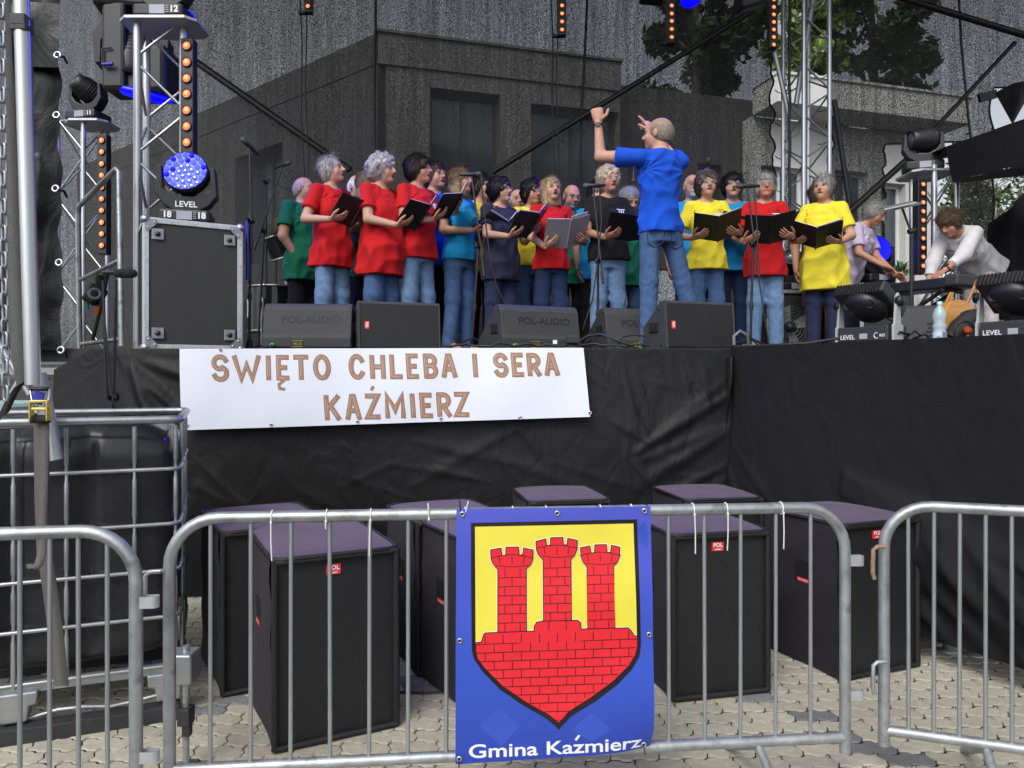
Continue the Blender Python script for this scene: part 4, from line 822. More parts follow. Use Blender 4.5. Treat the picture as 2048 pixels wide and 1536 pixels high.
# ---- wedge, bottle, guitar, keyboard, music stand
q = P(1800, 680, 5.55); q.z = ST; ux, bk = frame(R(-22)); t = thing('floor_monitor', 'plain black floor monitor behind the right floor lamp', 'speaker', q, 'floor monitors'); pr = [(-.02, 0), (-.03, .05), (.02, .30), (.06, .33), (.12, .335), (.40, .10), (.40, 0)]; n = len(pr); m = MB()
m.add([q + ux * x + bk * a + Vector((0, 0, b_)) for x in (0, .34) for a, b_ in pr], [tuple(range(n)), tuple(reversed(range(n, 2 * n)))] + [(i, n + i, n + (i + 1) % n, (i + 1) % n) for i in range(n)]); m.build('cabinet', M_CAB, t, .008)
for k, w_ in enumerate((.05, .03, .06, .025)): mm = MB(); mm.box(q + ux * .20 - bk * .0 + Vector((0, 0, .19 - .03 * k)) + bk * (-.016 + .006 * (3 - k)) - bk * .008, (w_, .004, .012), Matrix((ux, bk, Vector((0, 0, 1)))).transposed()); mm.build('socket_mark', M_EMB, t)
def glass_mat(name, col, alpha, rough=.05):
    m = bpy.data.materials.new(name); m.use_nodes = True; nt = m.node_tree; L = nt.links.new; bs = nt.nodes['Principled BSDF']; bs.inputs['Base Color'].default_value = (*col, 1); bs.inputs['Roughness'].default_value = rough
    n = nt.nodes.new('ShaderNodeTexNoise'); n.inputs['Scale'].default_value = 25; mr = nt.nodes.new('ShaderNodeMapRange'); mr.inputs[3].default_value = alpha * .8; mr.inputs[4].default_value = min(1, alpha * 1.25); L(n.outputs['Fac'], mr.inputs[0]); L(mr.outputs[0], bs.inputs['Alpha']); return m
M_PET = glass_mat('clear plastic bottle', (.50, .66, .72), .62)
q = P(1879, 676, 5.1); q.z = ST + .015; t = thing('water_bottle', 'clear plastic water bottle with pale blue cap on the stage edge', 'bottle', q)
m = MB(); m.lathe([(.0001, 0), (.040, .004), (.043, .02), (.043, .09), (.038, .10), (.043, .115), (.044, .135), (.034, .155), (.043, .18), (.043, .21), (.030, .245), (.014, .268), (.013, .285)], q, (0, 0, 1), 22); m.build('body', M_PET, t)
m = MB(); m.lathe([(.016, .275), (.017, .298), (.0001, .3)], q, (0, 0, 1), 16); m.build('cap', mat('pale blue cap', (.35, .62, .78), .4), t)
m = MB(); m.lathe([(.0445, .03), (.0445, .088)], q, (0, 0, 1), 22); lb = m.build('label', mat('bottle label', (.55, .68, .80), .4, 0, .1, 40), t); m = MB(); m.box(q + Vector((.008, -.0445, .059)), (.028, .004, .056)); m.build('label_stripe', mat('label grey', (.2, .19, .22), .5), lb)
letters('lettering', 'ALL', q + Vector((-.024, -.0405, .055)), (.83, -.55, 0), (0, 0, 1), .016, mat('navy print', (.02, .03, .12), .5, 0, 0), lb, .0004, .006)
M_WOOD = mat('orange spruce', (.52, .24, .05), .35, 0, .18, 6, .05, 40, stretch=(1, 1, 9), coat=.3); M_WOODD = mat('orange wooden frame', (.42, .19, .05), .5, 0, .2, 8)
q = P(1925, 676, 5.5); q.z = ST; t = thing('acoustic_guitar', 'orange acoustic guitar leaning on a wooden stand', 'guitar', q); m = MB(); out = []
for k in range(40):
    a = 2 * math.pi * k / 40; z = .25 - .25 * math.cos(a); w_ = (.19 if z < .25 else .145) * abs(math.sin(a)) ** .8 * (1 - .22 * math.exp(-((z - .28) / .06) ** 2)); out.append((math.copysign(w_, math.sin(a)), z))
gx = Vector((.40, .25, .85)).normalized(); gy = Vector((.75, .25, -.45)); gy = (gy - gx * gy.dot(gx)).normalized(); q = q + Vector((-.20, -.05, .27)); m.prism(out, q, gx, gy, .10); m.build('body', M_WOOD, t, .006); gn = gx.cross(gy)
if gn.y > 0: gn = -gn
m = MB(); m.disc(q + gy * .30 + gn * .053, gn, .05, 20); m.build('sound_hole', M_EMB, t); m = MB(); m.prism([(-.07, .14), (.07, .14), (.06, .175), (-.06, .175)], q + gn * .052, gx, gy, .008); m.build('bridge', M_EMB, t)
m = MB(); m.prism([(-.026, .36), (.026, .36), (.022, .62), (-.022, .62)], q + gn * .055, gx, gy, .022); m.build('neck', M_WOODD, t)
t = thing('guitar_stand', 'folding orange wooden guitar stand by the keyboard', 'stand', q + Vector((.1, .2, 0)))
for a, b_ in (((1925, 625), (1955, 560)), ((1958, 565), (1952, 632)), ((1925, 625), (1952, 632)), ((1890, 610), (1902, 585)), ((1905, 585), (1898, 612))): rod('rail', P(*a, 5.75), P(*b_, 5.75), .012, M_WOODD, t, 6)
M_BAG = mat('black gig bag', (.014, .014, .016), .7, 0, .2, 12, .3, 60); m = MB(); qa, qb = P(1900, 678, 5.3), P(1958, 628, 5.35); m.tube([qa, qa.lerp(qb, .3) + Vector((0, 0, .02)), qa.lerp(qb, .7) + Vector((0, 0, .02)), qb], [.05, .07, .07, .045], 12); tag(m.build('cable_bag', M_BAG), 'black soft bag with cables in front of the guitar', 'bag')
m = MB(); m.lathe([(.0001, .02), (.02, .015), (.03, -.01), (.0001, -.02)], P(1935, 660, 5.2), (-.4, -1, .2), 14); tag(m.build('orange_plug', mat('orange red plastic', (.75, .09, .02), .4, 0, .1, 20)), 'orange red plug cover lying by the guitar', 'plug')
def cable(label, pts, r_, m_=BLKR):
    m = MB(); m.tube(pts, r_, 7); return tag(m.build('stage_cable', m_), label, 'cable', 'cables on the stage')
def lie(px0, px1, d, n, wob, lift=.02, s=1):
    r_ = random.Random(s); o_ = []
    for i in range(n + 1):
        p = P(px0 + (px1 - px0) * i / n, 690, d + r_.uniform(-wob, wob)); p.z = ST + .012 + abs(r_.uniform(0, lift)); o_.append(p)
    return o_
cable('thick grey cable loop beside the grille monitor right of the conductor', [P(1468, 690, 5.4), P(1468, 672, 5.4), P(1480, 662, 5.4), P(1494, 670, 5.42), P(1497, 690, 5.45)], .012, mat('grey cable', (.16, .16, .16), .5))
cable('black cables lying along the front edge at stage centre', lie(885, 1300, 5.37, 26, .02, .03, 4), .009); cable('black cable curling between the two embossed monitors', [P(1150, 688, 5.36), P(1175, 672, 5.4), P(1200, 668, 5.4), P(1230, 680, 5.38), P(1262, 690, 5.36)], .009)
cable('black cable arching in front of the half hidden monitor', [P(1235, 690, 5.38), P(1245, 674, 5.42), P(1270, 668, 5.45), P(1290, 672, 5.4)], .008); cable('black cable bundle along the wing edge by the singers', [P(1470, 694, 5.33), P(1550, 690, 5.1), P(1620, 686, 4.95), P(1680, 676, 4.9)], .010)
cable('tangle of black cable beside the tilting floor lamp', [P(1790, 672, 4.85), P(1800, 664, 4.85), P(1818, 668, 4.9), P(1812, 677, 4.9), P(1830, 662, 4.9), P(1842, 672, 4.95), P(1826, 678, 4.9), P(1850, 668, 5.0), P(1862, 679, 5.0)], .008); cable('black cable hoop in front of the guitar', arc(P(1930, 664, 5.15), .075, .2, 3.6, 14, (1, 0, 0), (0, 0, 1)), .010)
m = MB(); m.box(P(1146, 679, 5.37), (.10, .05, .055), None, .006); t = tag(m.build('stage_box', BLKP), 'small black connector box by the embossed monitor', 'connector box'); m = MB(); m.box(P(1110, 684, 5.36), (.03, .01, .028)); tag(m.build('socket_label', WHITEP), 'tiny white tag on the monitor at stage centre', 'tag')
# keyboard
a, b_ = P(1668, 590, 6.7), P(1918, 566, 5.75); kx = (b_ - a); L_ = kx.length; kx.normalize(); kx.z = 0; kx.normalize(); kb = Vector((-kx.y, kx.x, 0)); c_ = (a + b_) / 2; c_.z = P(0, 570, 6.0).z; t = thing('keyboard', 'long black stage keyboard played by the woman in white', 'keyboard', (c_.x, c_.y, ST)); rt = Matrix((kx, kb, Vector((0, 0, 1)))).transposed()
m = MB(); m.box(c_ + kb * .14, (L_, .30, .085), rt, .015); m.build('body', mat('keyboard body', (.016, .016, .022), .35, 0, .1, 10), t)
m = MB(); m.box(c_ + kx * (L_ / 2 - .05) + kb * .13 + Vector((0, 0, .012)), (.12, .31, .10), rt, .02); m.build('end_cheek', M_DGREY, t); m = MB(); m.box(c_ + kb * .27 + Vector((0, 0, .05)), (L_ - .2, .12, .012), rt); m.build('white_keys', WHITEP, t)
m = MB(); m.box(c_ + kb * .16 + Vector((0, 0, .052)), (L_ - .3, .08, .01), rt); m.build('panel', BLK, t)
t = thing('keyboard_stand', 'black crossed keyboard stand under the keyboard', 'stand', (c_.x, c_.y, ST))
for off in (.06, .22):
    for s_ in (-1, 1): rod('leg', Vector((c_.x, c_.y, ST + .02)) + kx * (s_ * .42) + kb * off, c_ + kx * (-s_ * .40) + kb * off - Vector((0, 0, .05)), .016, BLK, t)
for s_ in (-1, 1): rod('crossbar', c_ + kx * (s_ * .42) + kb * .0 - Vector((0, 0, .055)), c_ + kx * (s_ * .42) + kb * .28 - Vector((0, 0, .055)), .018, BLK, t)
t = thing('music_stand', 'music stand with tilted desk left of the woman in white', 'music stand', on(1822, 5.85)); rod('pole', on(1822, 5.85), P(1824, 462, 5.85), .012, BLK, t); rod('pole', P(1824, 470, 5.85), P(1804, 415, 5.85), .009, BLK, t)
for k in range(3): a2 = k * 2.09 + .3; rod('leg', on(1822, 5.85) + Vector((0, 0, .18)), on(1822, 5.85) + Vector((math.cos(a2) * .28, math.sin(a2) * .28, .01)), .009, BLK, t)
m = MB(); m.lathe([(.02, -.03), (.024, 0), (.02, .03)], P(1824, 462, 5.85), (1, 0, .2), 10); m.build('clamp', BLK, t); m = MB(); m.box(P(1801, 412, 5.85), (.235, .20, .012), Euler((R(18), R(-11), R(-10)))); m.build('desk', mat('desk grey', (.22, .22, .22), .5, .3), t); rod('lip', P(1768, 420, 5.75), P(1832, 406, 5.75), .008, ALU_M, t)
# blue wash head behind keyboard
q = on(1772, 7.2); m = MB(); t = thing('flight_case', 'dark case under the blue lamp behind the keyboard', 'flight case', q); m.box(q + Vector((0, .2, .35)), (.55, .5, .70)); m.build('panels', M_CASE, t)
for x in (-.26, .26): mm = MB(); mm.box(q + Vector((x, -.045, .35)), (.035, .02, .71)); mm.build('edge', M_EDGE, t)
t = moving_head('round lamp glowing solid blue behind the keyboard', q + Vector((.0, .2, .735)), .30, R(10), (.10, -.95, .12), None, True, 'solid', name='wash_lamp')
for ch in t.children_recursive if hasattr(t, 'children_recursive') else []: pass
# right mast with its own lamp
c = P(1868, 450, 7.3); tower('lattice_mast', 'lattice mast behind the woman in white blouse', (c.x, c.y), .27, ST, P(1868, 340, 7.3).z, .026, .010, R(16), .36)
plate('top plate of the mast behind the woman in white', 1832, 1922, 338, 7.1, .45); led_bar('amber lamp bar on the mast behind the woman in white', 1845, 358, 548, [369, 387, 405, 423, 441, 459, 477, 496, 514, 532], 7.05, 19, 4.6, R(6))
b = P(1865, 338, 7.1); b.y = 7.27; moving_head('dark moving head on the mast at the right', b + Vector((0, 0, .012)), .34, R(-18), (-.95, -.15, -.05))
# ================================================================ in front of the stage
# ---- subwoofers in purple covers
M_COVT = mat('sky lit purple cover top', (.088, .058, .108), .9, 0, .16, 5, .25, 30, sheen=.1); M_COV = mat('shaded purple cover cloth', (.013, .0095, .0155), .9, 0, .22, 6, .4, 26, sheen=.02); M_PIPE = mat('black piping', (.011, .011, .012), .6, 0, .2, 30, .3, 80)  # one cloth: sky light on top and shade on sides put into colour
def sub(label, px, py, rot, w=.535, dp=.60, h=.83, fl=None):
    fl = fl or G(px, py); ux, bk = frame(rot); rt = Matrix((ux, bk, Vector((0, 0, 1)))).transposed(); t = thing('subwoofer', label, 'speaker', fl, 'covered subwoofers'); pt = lambda x, y, z: fl + ux * x + bk * y + Vector((0, 0, z))
    def soft(x, y, z): return .006 * math.sin(9 * y + 5 * z) + .004 * math.sin(23 * z + 7 * y)
    m = MB() # side, back and other side cloth with rounded corners
    path = []; rc = .035
    for (cx, cy, a0, a1) in ((rc, dp - rc, math.pi, math.pi / 2), (w - rc, dp - rc, math.pi / 2, 0)): path += [(cx + rc * math.cos(a0 + (a1 - a0) * k / 4), cy + rc * math.sin(a0 + (a1 - a0) * k / 4)) for k in range(5)]
    path = [(0, .02)] + [(0, .02 + (dp - rc - .02) * k / 8) for k in range(1, 8)] + path + [(w, .02 + (dp - rc - .02) * (8 - k) / 8) for k in range(1, 8)] + [(w, .02)]
    nz_ = 16; V = []
    for j in range(nz_ + 1):
        z = .012 + (h - .035) * j / nz_; ins = .010 * math.sin(math.pi * j / nz_)
        for k, (x, y) in enumerate(path):
            o_ = soft(x, y, z) - ins * .4; V.append(pt(x + (o_ if x < w / 2 else -o_) , y, z))
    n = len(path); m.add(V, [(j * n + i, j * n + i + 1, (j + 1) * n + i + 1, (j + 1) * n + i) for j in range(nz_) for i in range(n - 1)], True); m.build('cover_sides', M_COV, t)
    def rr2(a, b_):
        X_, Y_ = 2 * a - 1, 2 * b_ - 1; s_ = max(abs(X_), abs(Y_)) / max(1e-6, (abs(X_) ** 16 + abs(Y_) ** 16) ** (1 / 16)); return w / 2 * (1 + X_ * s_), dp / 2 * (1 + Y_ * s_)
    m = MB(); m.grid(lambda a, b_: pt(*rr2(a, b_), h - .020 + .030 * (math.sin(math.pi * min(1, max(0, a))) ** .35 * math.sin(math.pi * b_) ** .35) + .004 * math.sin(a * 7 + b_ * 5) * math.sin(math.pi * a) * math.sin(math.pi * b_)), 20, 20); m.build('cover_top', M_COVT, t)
    m = MB(); loop = [pt(*rr2(a, b_), h - .018) for a, b_ in [(k / 10, 0) for k in range(10)] + [(1, k / 10) for k in range(10)] + [(1 - k / 10, 1) for k in range(10)] + [(0, 1 - k / 10) for k in range(10)]]; m.tube(loop, .010, 6, closed=True); m.build('top_piping', M_PIPE, t)
    for x in (.012, w - .012): rod('front_piping', pt(x, .008, .012), pt(x, .008, h - .02), .015, M_PIPE, t)
    for z in (.016, h - .03): rod('front_piping', pt(.01, .006, z), pt(w - .01, .006, z), .014, M_PIPE, t)
    m = MB(); m.box(pt(w / 2, .03, h / 2), (w - .04, .02, h - .05), rt); m.build('grille', M_GRILLE, t)
    m = MB(); m.box(pt(w / 2, .017, .02), (w - .05, .02, .012), rt); m.build('kick_strip', BLK, t)
    q = pt(w * .47, .016, h - .085); m = MB(); m.box(q, (.062, .006, .044), rt); bd = m.build('badge', REDP, t); letters('badge_lettering', 'POL', q + Vector((0, 0, .007)), ux, (0, 0, 1), .028, WHITEP, bd, .0008, .0045); letters('badge_lettering', 'AUDIO', q - Vector((0, 0, .014)), ux, (0, 0, 1), .011, WHITEP, bd, .0003, .0045)
    q = pt(-.004, dp * .42, h * .62); m = MB(); m.box(q, (.012, .13, .13), rt, .004); hd = m.build('handle_window', M_PIPE, t); m = MB(); m.box(q - ux * .006 - Vector((0, 0, .045)), (.004, .09, .020), rt); rs = m.build('handle_label', REDP, hd); letters('label_lettering', 'POL-AUDIO', q - ux * .0085 - Vector((0, 0, .045)), -bk, (0, 0, 1), .013, WHITEP, rs, .0003, .001)
    return t
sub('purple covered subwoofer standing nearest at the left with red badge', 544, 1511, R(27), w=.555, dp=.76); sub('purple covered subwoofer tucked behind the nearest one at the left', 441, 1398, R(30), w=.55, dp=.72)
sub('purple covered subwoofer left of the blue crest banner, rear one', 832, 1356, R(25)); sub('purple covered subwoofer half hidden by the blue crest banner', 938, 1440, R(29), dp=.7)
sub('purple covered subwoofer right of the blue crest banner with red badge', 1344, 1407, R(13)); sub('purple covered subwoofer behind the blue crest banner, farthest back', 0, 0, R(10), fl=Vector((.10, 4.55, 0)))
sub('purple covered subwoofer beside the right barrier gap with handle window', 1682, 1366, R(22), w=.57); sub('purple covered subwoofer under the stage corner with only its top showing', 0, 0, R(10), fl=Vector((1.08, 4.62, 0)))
m = MB(); m.tube([G(800, 1386), G(850, 1388), G(905, 1384)], .010, 8); tag(m.build('floor_cable', BLKR), 'black cable on the paving between subwoofers', 'cable')
# ---- water tank in its cage
ux, bk = frame(R(22)); TR = P(360, 1338, 3.46); TR.z = 0; Z0, Z1 = .225, 1.385; TW, TD = 1.2, 1.0; pt = lambda x, y, z: TR + ux * x + bk * y + Vector((0, 0, z)); rt = Matrix((ux, bk, Vector((0, 0, 1)))).transposed()
t = thing('water_tank', 'black plastic water tank in a galvanised wire cage', 'tank', TR)
M_TANK = mat('black polyethylene', (.022, .022, .025), .27, 0, .15, 4, .06, 14, dirt=((.04, .04, .042), 9, .62))
def tank_pt(u_, v):
    th = 2 * math.pi * u_; z = Z0 + .04 + (Z1 - Z0 - .07) * v; ex = 9.0; cx, sy = math.cos(th), math.sin(th); rr_ = (abs(cx) ** ex + abs(sy) ** ex) ** (-1 / ex)
    e_ = min(v, 1 - v); ins = .12 * (1 - math.sqrt(max(0, 1 - (1 - min(1, e_ / .12)) ** 2))); hx, hy = TW / 2 - .022 - ins, TD / 2 - .022 - ins; x, y = rr_ * cx * hx, rr_ * sy * hy
    if y < -hy * .8: g = sum(math.exp(-((x - c0) / .035) ** 4) for c0 in (-.40, -.08, .22)); y += .034 * g * min(1, e_ / .10)
    return pt(-TW / 2 + x, TD / 2 + y, z + .015 * math.sin(x * 6) * (v > .95))
m = MB(); m.grid(tank_pt, 160, 36); m.build('bottle', M_TANK, t); m = MB(); m.prism([(-.47, .14), (.47, .14), (.47, .86), (-.47, .86)], pt(-TW / 2, 0, Z1 - .043), ux, bk, .02); m.build('lid_panel', M_TANK, t)
m = MB(); m.lathe([(.09, 0), (.095, .03), (.08, .04), (.0001, .04)], pt(-.35, .35, Z1 - .035), (0, 0, 1), 20); m.build('cap', BLKP, t)
CG = mat('cage tube', (.46, .48, .49), .36, .8, .15, 10, .06, 60)
for i, z in enumerate((Z1, 1.155, .90, .685, .470, Z0 + .015)):
    r_ = .019 if i == 0 else .0095; c_ = .05; loop = []
    for (cx, cy, a0) in ((-c_, c_, -math.pi / 2), (-c_, TD - c_, 0), (-TW + c_, TD - c_, math.pi / 2), (-TW + c_, c_, math.pi)): loop += [pt(cx + c_ * math.cos(a0 + k * math.pi / 8), cy + c_ * math.sin(a0 + k * math.pi / 8), z) for k in range(5)]
    mm = MB(); mm.tube(loop, r_, 8, closed=True); mm.build('cage_ring', CG, t)
def upright(x, y): # pinched where it crosses the rings
    zz = []; rs = []
    for z in sorted([Z0, Z0 + .05] + [q + o_ for q in (.470, .685, .90, 1.155) for o_ in (-.05, -.03, 0, .03, .05)] + [Z1 - .03]): zz.append(pt(x, y, z)); rs.append(.0075 if any(abs(z - q) < .035 for q in (.47, .685, .90, 1.155)) else .011)
    mm = MB(); mm.tube(zz, rs, 8); mm.build('cage_upright', CG, t)
for x in (-.02, -.19, -.46, -.66, -.865, -1.06, -1.18): upright(x, .0 if -1.1 < x < -.05 else .03)
for y in (.25, .5, .75): upright(0.0, y)
for x in (-.1, -.35, -.6, -.9): upright(x, TD)
m = MB(); m.box(pt(-TW / 2, .03, Z0 - .005), (TW - .02, .012, .05), rt); m.build('base_sheet', CG, t)
for x in (-.05, -.66, -1.15):
    m = MB(); m.prism([(-.09, 0), (.09, 0), (.085, -.06), (.055, -.065), (.05, -.13), (-.05, -.13), (-.055, -.065), (-.085, -.06)], pt(x if x > -.2 else x, .05, Z0 - .02), ux, (0, 0, 1), .10); m.build('pallet_foot', CG, t, .008)
mm = MB(); mm.tube([pt(.02 - 1.25 * k / 12, .04, .085 + .012 * math.sin(k * 1.7)) for k in range(13)], .011, 8); mm.build('lower_rail', CG, t)
q = pt(-.80, -.028, 1.205); m = MB(); m.box(pt(-.80, .012, 1.20), (.085, .004, .055), rt); lb = m.build('label', WHITEP, t); letters('lettering', 'LEVEL', pt(-.79, .0095, 1.205), ux, (0, 0, 1), .026, mat('black print', (.02, .02, .02), .5, 0, 0), lb, .0004, .001)
t = thing('dolly_frame', 'dark steel dolly beam under the water tank', 'frame', TR); m = MB(); m.box(pt(-.75, -.0, .03), (1.5, .09, .07), rt, .004); m.build('beam', mat('worn dark paint', (.04, .04, .042), .6, .3, .2, 20, .2, 50, dirt=((.12, .10, .09), 30, .66)), t)
m = MB(); m.box(pt(-.75, .85, .03), (1.5, .09, .07), rt, .004); m.build('beam', MATS['worn dark paint'], t)
g = G(372, 1560); t = thing('screw_jack', 'threaded screw jack standing at the tank corner', 'stage jack', g); g2 = P(366, 1520, 3.0)
m = MB(); b0 = P(372, 1536, 2.98); b0.z = 0; m.lathe([(.06, 0), (.06, .01), (.016, .014)] + [(.011 + .003 * (i % 2), .02 + i * .0065) for i in range(50)], b0, (0, 0, 1), 12); m.build('spindle', GALV, t); m = MB(); m.box(b0 + Vector((0, 0, .22)), (.05, .06, .07), None, .005); m.box(b0 + Vector((.005, 0, .17)), (.03, .03, .06)); m.build('nut', MATS['worn dark paint'], t)
m = MB(); m.box(b0 + Vector((-.01, 0, .42)), (.10, .10, .12), None, .008); m.tube([b0 + Vector((0, 0, .3)), b0 + Vector((0, 0, .5))], .014, 10); m.build('head', CG, t)
# ---- ratchet strap, webbing, pipe
M_WEB = mat('grey webbing', (.13, .125, .115), .9, 0, .2, 60, .6, 220, stretch=(1, 1, 3)); M_WEBB = mat('black webbing', (.02, .02, .021), .85, 0, .2, 60)
def ribbon(m, pts, w, side=Vector((1, 0, 0)), th=.003):
    pts = [Vector(p) for p in pts]; s_ = side.normalized() * (w / 2); V = []; 
    for p in pts: V += [p - s_, p + s_]
    for p in pts: V += [p - s_ + Vector((0, th, 0)), p + s_ + Vector((0, th, 0))]
    n = len(pts); Fc = []
    for i in range(n - 1): a = 2 * i; b_ = 2 * n + 2 * i; Fc += [(a, a + 1, a + 3, a + 2), (b_ + 1, b_, b_ + 2, b_ + 3), (a, a + 2, b_ + 2, b_), (a + 3, a + 1, b_ + 1, b_ + 3)]
    m.add(V, Fc, True)
t = thing('ratchet_strap', 'grey ratchet strap with yellow buckle tied down to the tank', 'strap', P(85, 1370, 3.12))
m = MB(); ribbon(m, [P(2, -20, 2.98), P(14, 250, 2.98), P(26, 500, 2.98), P(36, 690, 2.98), P(44, 740, 2.98), P(50, 772, 3.0)], .066); m.build('upper_webbing', M_WEB, t)
m = MB(); ribbon(m, [P(82, 842, 2.99), P(83, 900, 3.0), P(84, 1000, 3.02), P(88, 1100, 3.03), P(100, 1180, 3.05), P(113, 1280, 3.08), P(122, 1372, 3.1)], .062); m.build('lower_webbing', M_WEB, t)
m = MB(); ribbon(m, [P(90, 850, 2.985), P(88, 950, 2.99), P(84, 1040, 2.99), P(83, 1085, 2.99), P(82, 1110, 2.97), P(76, 1132, 2.95), P(66, 1140, 2.95), P(60, 1134, 2.96), P(60, 1128, 2.97)], .034); m.build('loose_tail', M_WEB, t)
m = MB(); ribbon(m, [P(5, 832, 3.02), P(22, 795, 3.0), P(40, 768, 2.98)], .06, Vector((.8, 0, .5))); m.build('black_webbing', M_WEBB, t)
M_YST = mat('yellow zinc steel', (.62, .46, .12), .35, .7, .2, 30); m = MB(); c_ = P(80, 818, 2.95)
for dx in (-.034, .034): m.box(c_ + Vector((dx, 0, -.01)), (.007, .03, .075), None, .002)
m.box(c_ + Vector((0, -.004, .03)), (.075, .012, .012), None, .003); m.box(c_ + Vector((0, -.004, .0)), (.075, .012, .012), None, .003); m.build('buckle', M_YST, t); m = MB(); m.tube([P(60, 778, 2.97), P(98, 778, 2.97)], .008, 8); m.build('handle_bar', BLK, t)
rod('handle_side', P(60, 778, 2.97), P(66, 812, 2.95), .004, STEEL, t); rod('handle_side', P(99, 778, 2.97), P(96, 812, 2.95), .004, STEEL, t); m = MB(); m.lathe([(.016, -.036), (.016, .036)], P(81, 838, 2.97), (1, 0, 0), 12); m.build('spool', M_WEBB, t); m = MB(); m.box(c_ + Vector((-.01, .006, .045)), (.04, .004, .05), (0, .3, 0)); m.build('blue_tab', M_BLUEPL, t)
t = thing('support_pipe', 'short galvanised pipe with pin holes behind the strap buckle', 'pipe', P(100, 880, 3.2)); rod('tube', P(76, 748, 3.2), P(112, 920, 3.2), .033, GALV, t, 16)
for k in range(3): p = P(78 + k * 4.0, 760 + k * 18, 3.165); m = MB(); m.disc(p, (0, -1, 0), .006, 10); m.build('pin_hole', M_EMB, t)
# parked car glimpsed under the stage
m = MB(); m.box((P(-30, 800, 11).x, 11, .95), (1.5, 3, .5), None, .15); m.box((P(-30, 800, 11).x - .3, 11, .55), (2.4, 3.6, .6), None, .15); t = m.build('parked_car', mat('pale teal paint', (.30, .48, .48), .3, .2)); tag(t, 'pale teal car glimpsed under the stage at far left', 'car'); mm = MB(); mm.box((P(-12, 800, 11).x, 9.45, .98), (1.0, .06, .3), None, .02); mm.build('windscreen', M_PANE, t)
# ---- crowd barriers
def barrier(label, A, B, skip=(), nb=16, hook=None):
    A, B = Vector(A), Vector(B); ux = (B - A); L_ = ux.length; ux.normalize(); up = Vector((0, 0, 1)); t = thing('crowd_barrier', label, 'barrier', A, 'steel crowd barriers'); rb, top, bot = .0215, 1.10 - .0215, .185; rc = .17
    path = [A + up * .125] + [A + up * (top - rc)] + [A + ux * rc + up * (top - rc) + (-ux * math.cos(a) + up * math.sin(a)) * rc for a in [math.pi / 2 * k / 8 for k in range(1, 9)]]
    path += [B - ux * rc + up * (top - rc) + (ux * math.sin(a) + up * math.cos(a)) * rc for a in [math.pi / 2 * k / 8 for k in range(0, 9)]] + [B + up * .125]
    m = MB(); m.tube(path, rb, 14); m.build('frame_tube', GALV, t); m = MB(); m.tube([A + up * bot, B + up * bot], rb * .95, 14); m.build('bottom_rail', GALV, t)
    for k in range(nb):
        x = L_ * (k + 1) / (nb + 1); zt_ = top - (rc - math.sqrt(max(0, rc ** 2 - max(0, rc - min(x, L_ - x)) ** 2))); j = random.uniform(-.003, .003)
        rod('bar', A + ux * x + up * bot, A + ux * (x + j) + up * zt_, .0078, GALV, t, 8)
    nn = Vector((-ux.y, ux.x, 0))
    for x in (.35, L_ - .35):
        for s_ in (-1, 1): m = MB(); a = A + ux * x + up * (bot - .02); m.tube([a, a + nn * (s_ * .05) - up * .02, a + nn * (s_ * .32) - up * (bot - .03)], .017, 10); m.build('foot', GALV, t)
    return t, A, B, ux
bl, A0, B0, u0 = barrier('left steel crowd barrier in front of the water tank', ((-330 - 1024) / F_PX * 2.30, 2.30, 0), ((272 - 1024) / F_PX * 2.44, 2.44, 0), nb=9)
bm_, A1, B1, u1 = barrier('middle steel crowd barrier carrying the crest banner', ((339 - 1024) / F_PX * 2.63, 2.63, 0), ((1690 - 1024) / F_PX * 2.87, 2.87, 0), nb=17)
br_, A2, B2, u2 = barrier('right steel crowd barrier cut by the picture edge', ((1768 - 1024) / F_PX * 2.93, 2.93, 0), ((2760 - 1024) / F_PX * 2.45, 2.45, 0), nb=16)
def coupling(t, post, z, d, hookz=None, rust=False, low=False):
    p = Vector(post) + Vector((0, 0, z)); d = Vector(d).normalized(); m = MB(); w_ = Vector((0, -1, 0)); lp = [p + d * .012 + w_ * .014, p + d * .05 + w_ * .016] + [p + d * .058 + d * (.016 * math.sin(a)) + w_ * (.016 * math.cos(a)) for a in [math.pi * k / 8 for k in range(9)]] + [p + d * .05 - w_ * .016, p + d * .012 - w_ * .014]; V = []
    for q_, sc in ((lp, 0), (lp, 1)):
        for i, a in enumerate(q_):
            for z_ in (-.019, .019): V.append(a + Vector((0, 0, z_)) + (p + d * .045 - a) * (.14 * sc))
    n = len(lp); Fc = [(2 * i, 2 * i + 1, 2 * i + 3, 2 * i + 2) for i in range(n - 1)] + [(2 * n + 2 * i, 2 * n + 2 * i + 2, 2 * n + 2 * i + 3, 2 * n + 2 * i + 1) for i in range(n - 1)] + [(2 * i + 1, 2 * n + 2 * i + 1, 2 * n + 2 * i + 3, 2 * i + 3) for i in range(n - 1)] + [(2 * i, 2 * i + 2, 2 * n + 2 * i + 2, 2 * n + 2 * i) for i in range(n - 1)]
    m.add(V, Fc); m.build('coupling_eye', ALU_M, t)
def hook(t, post, z, d, matx):
    p = Vector(post) + Vector((0, 0, z)); d = Vector(d).normalized(); m = MB(); m.tube([p + d * .015, p + d * .05, p + d * .065 - Vector((0, 0, .012)), p + d * .068 - Vector((0, 0, .10)), p + d * .06 - Vector((0, 0, .125))], .0085, 8); m.build('coupling_hook', matx, t)
M_RUST = mat('rusty steel', (.30, .20, .13), .8, .2, .3, 40)
for z in (.84, .33): coupling(bl, B0, z, (1, .1, 0)); coupling(bm_, B1, z + (.03 if z > .5 else .02), (1, .05, 0))
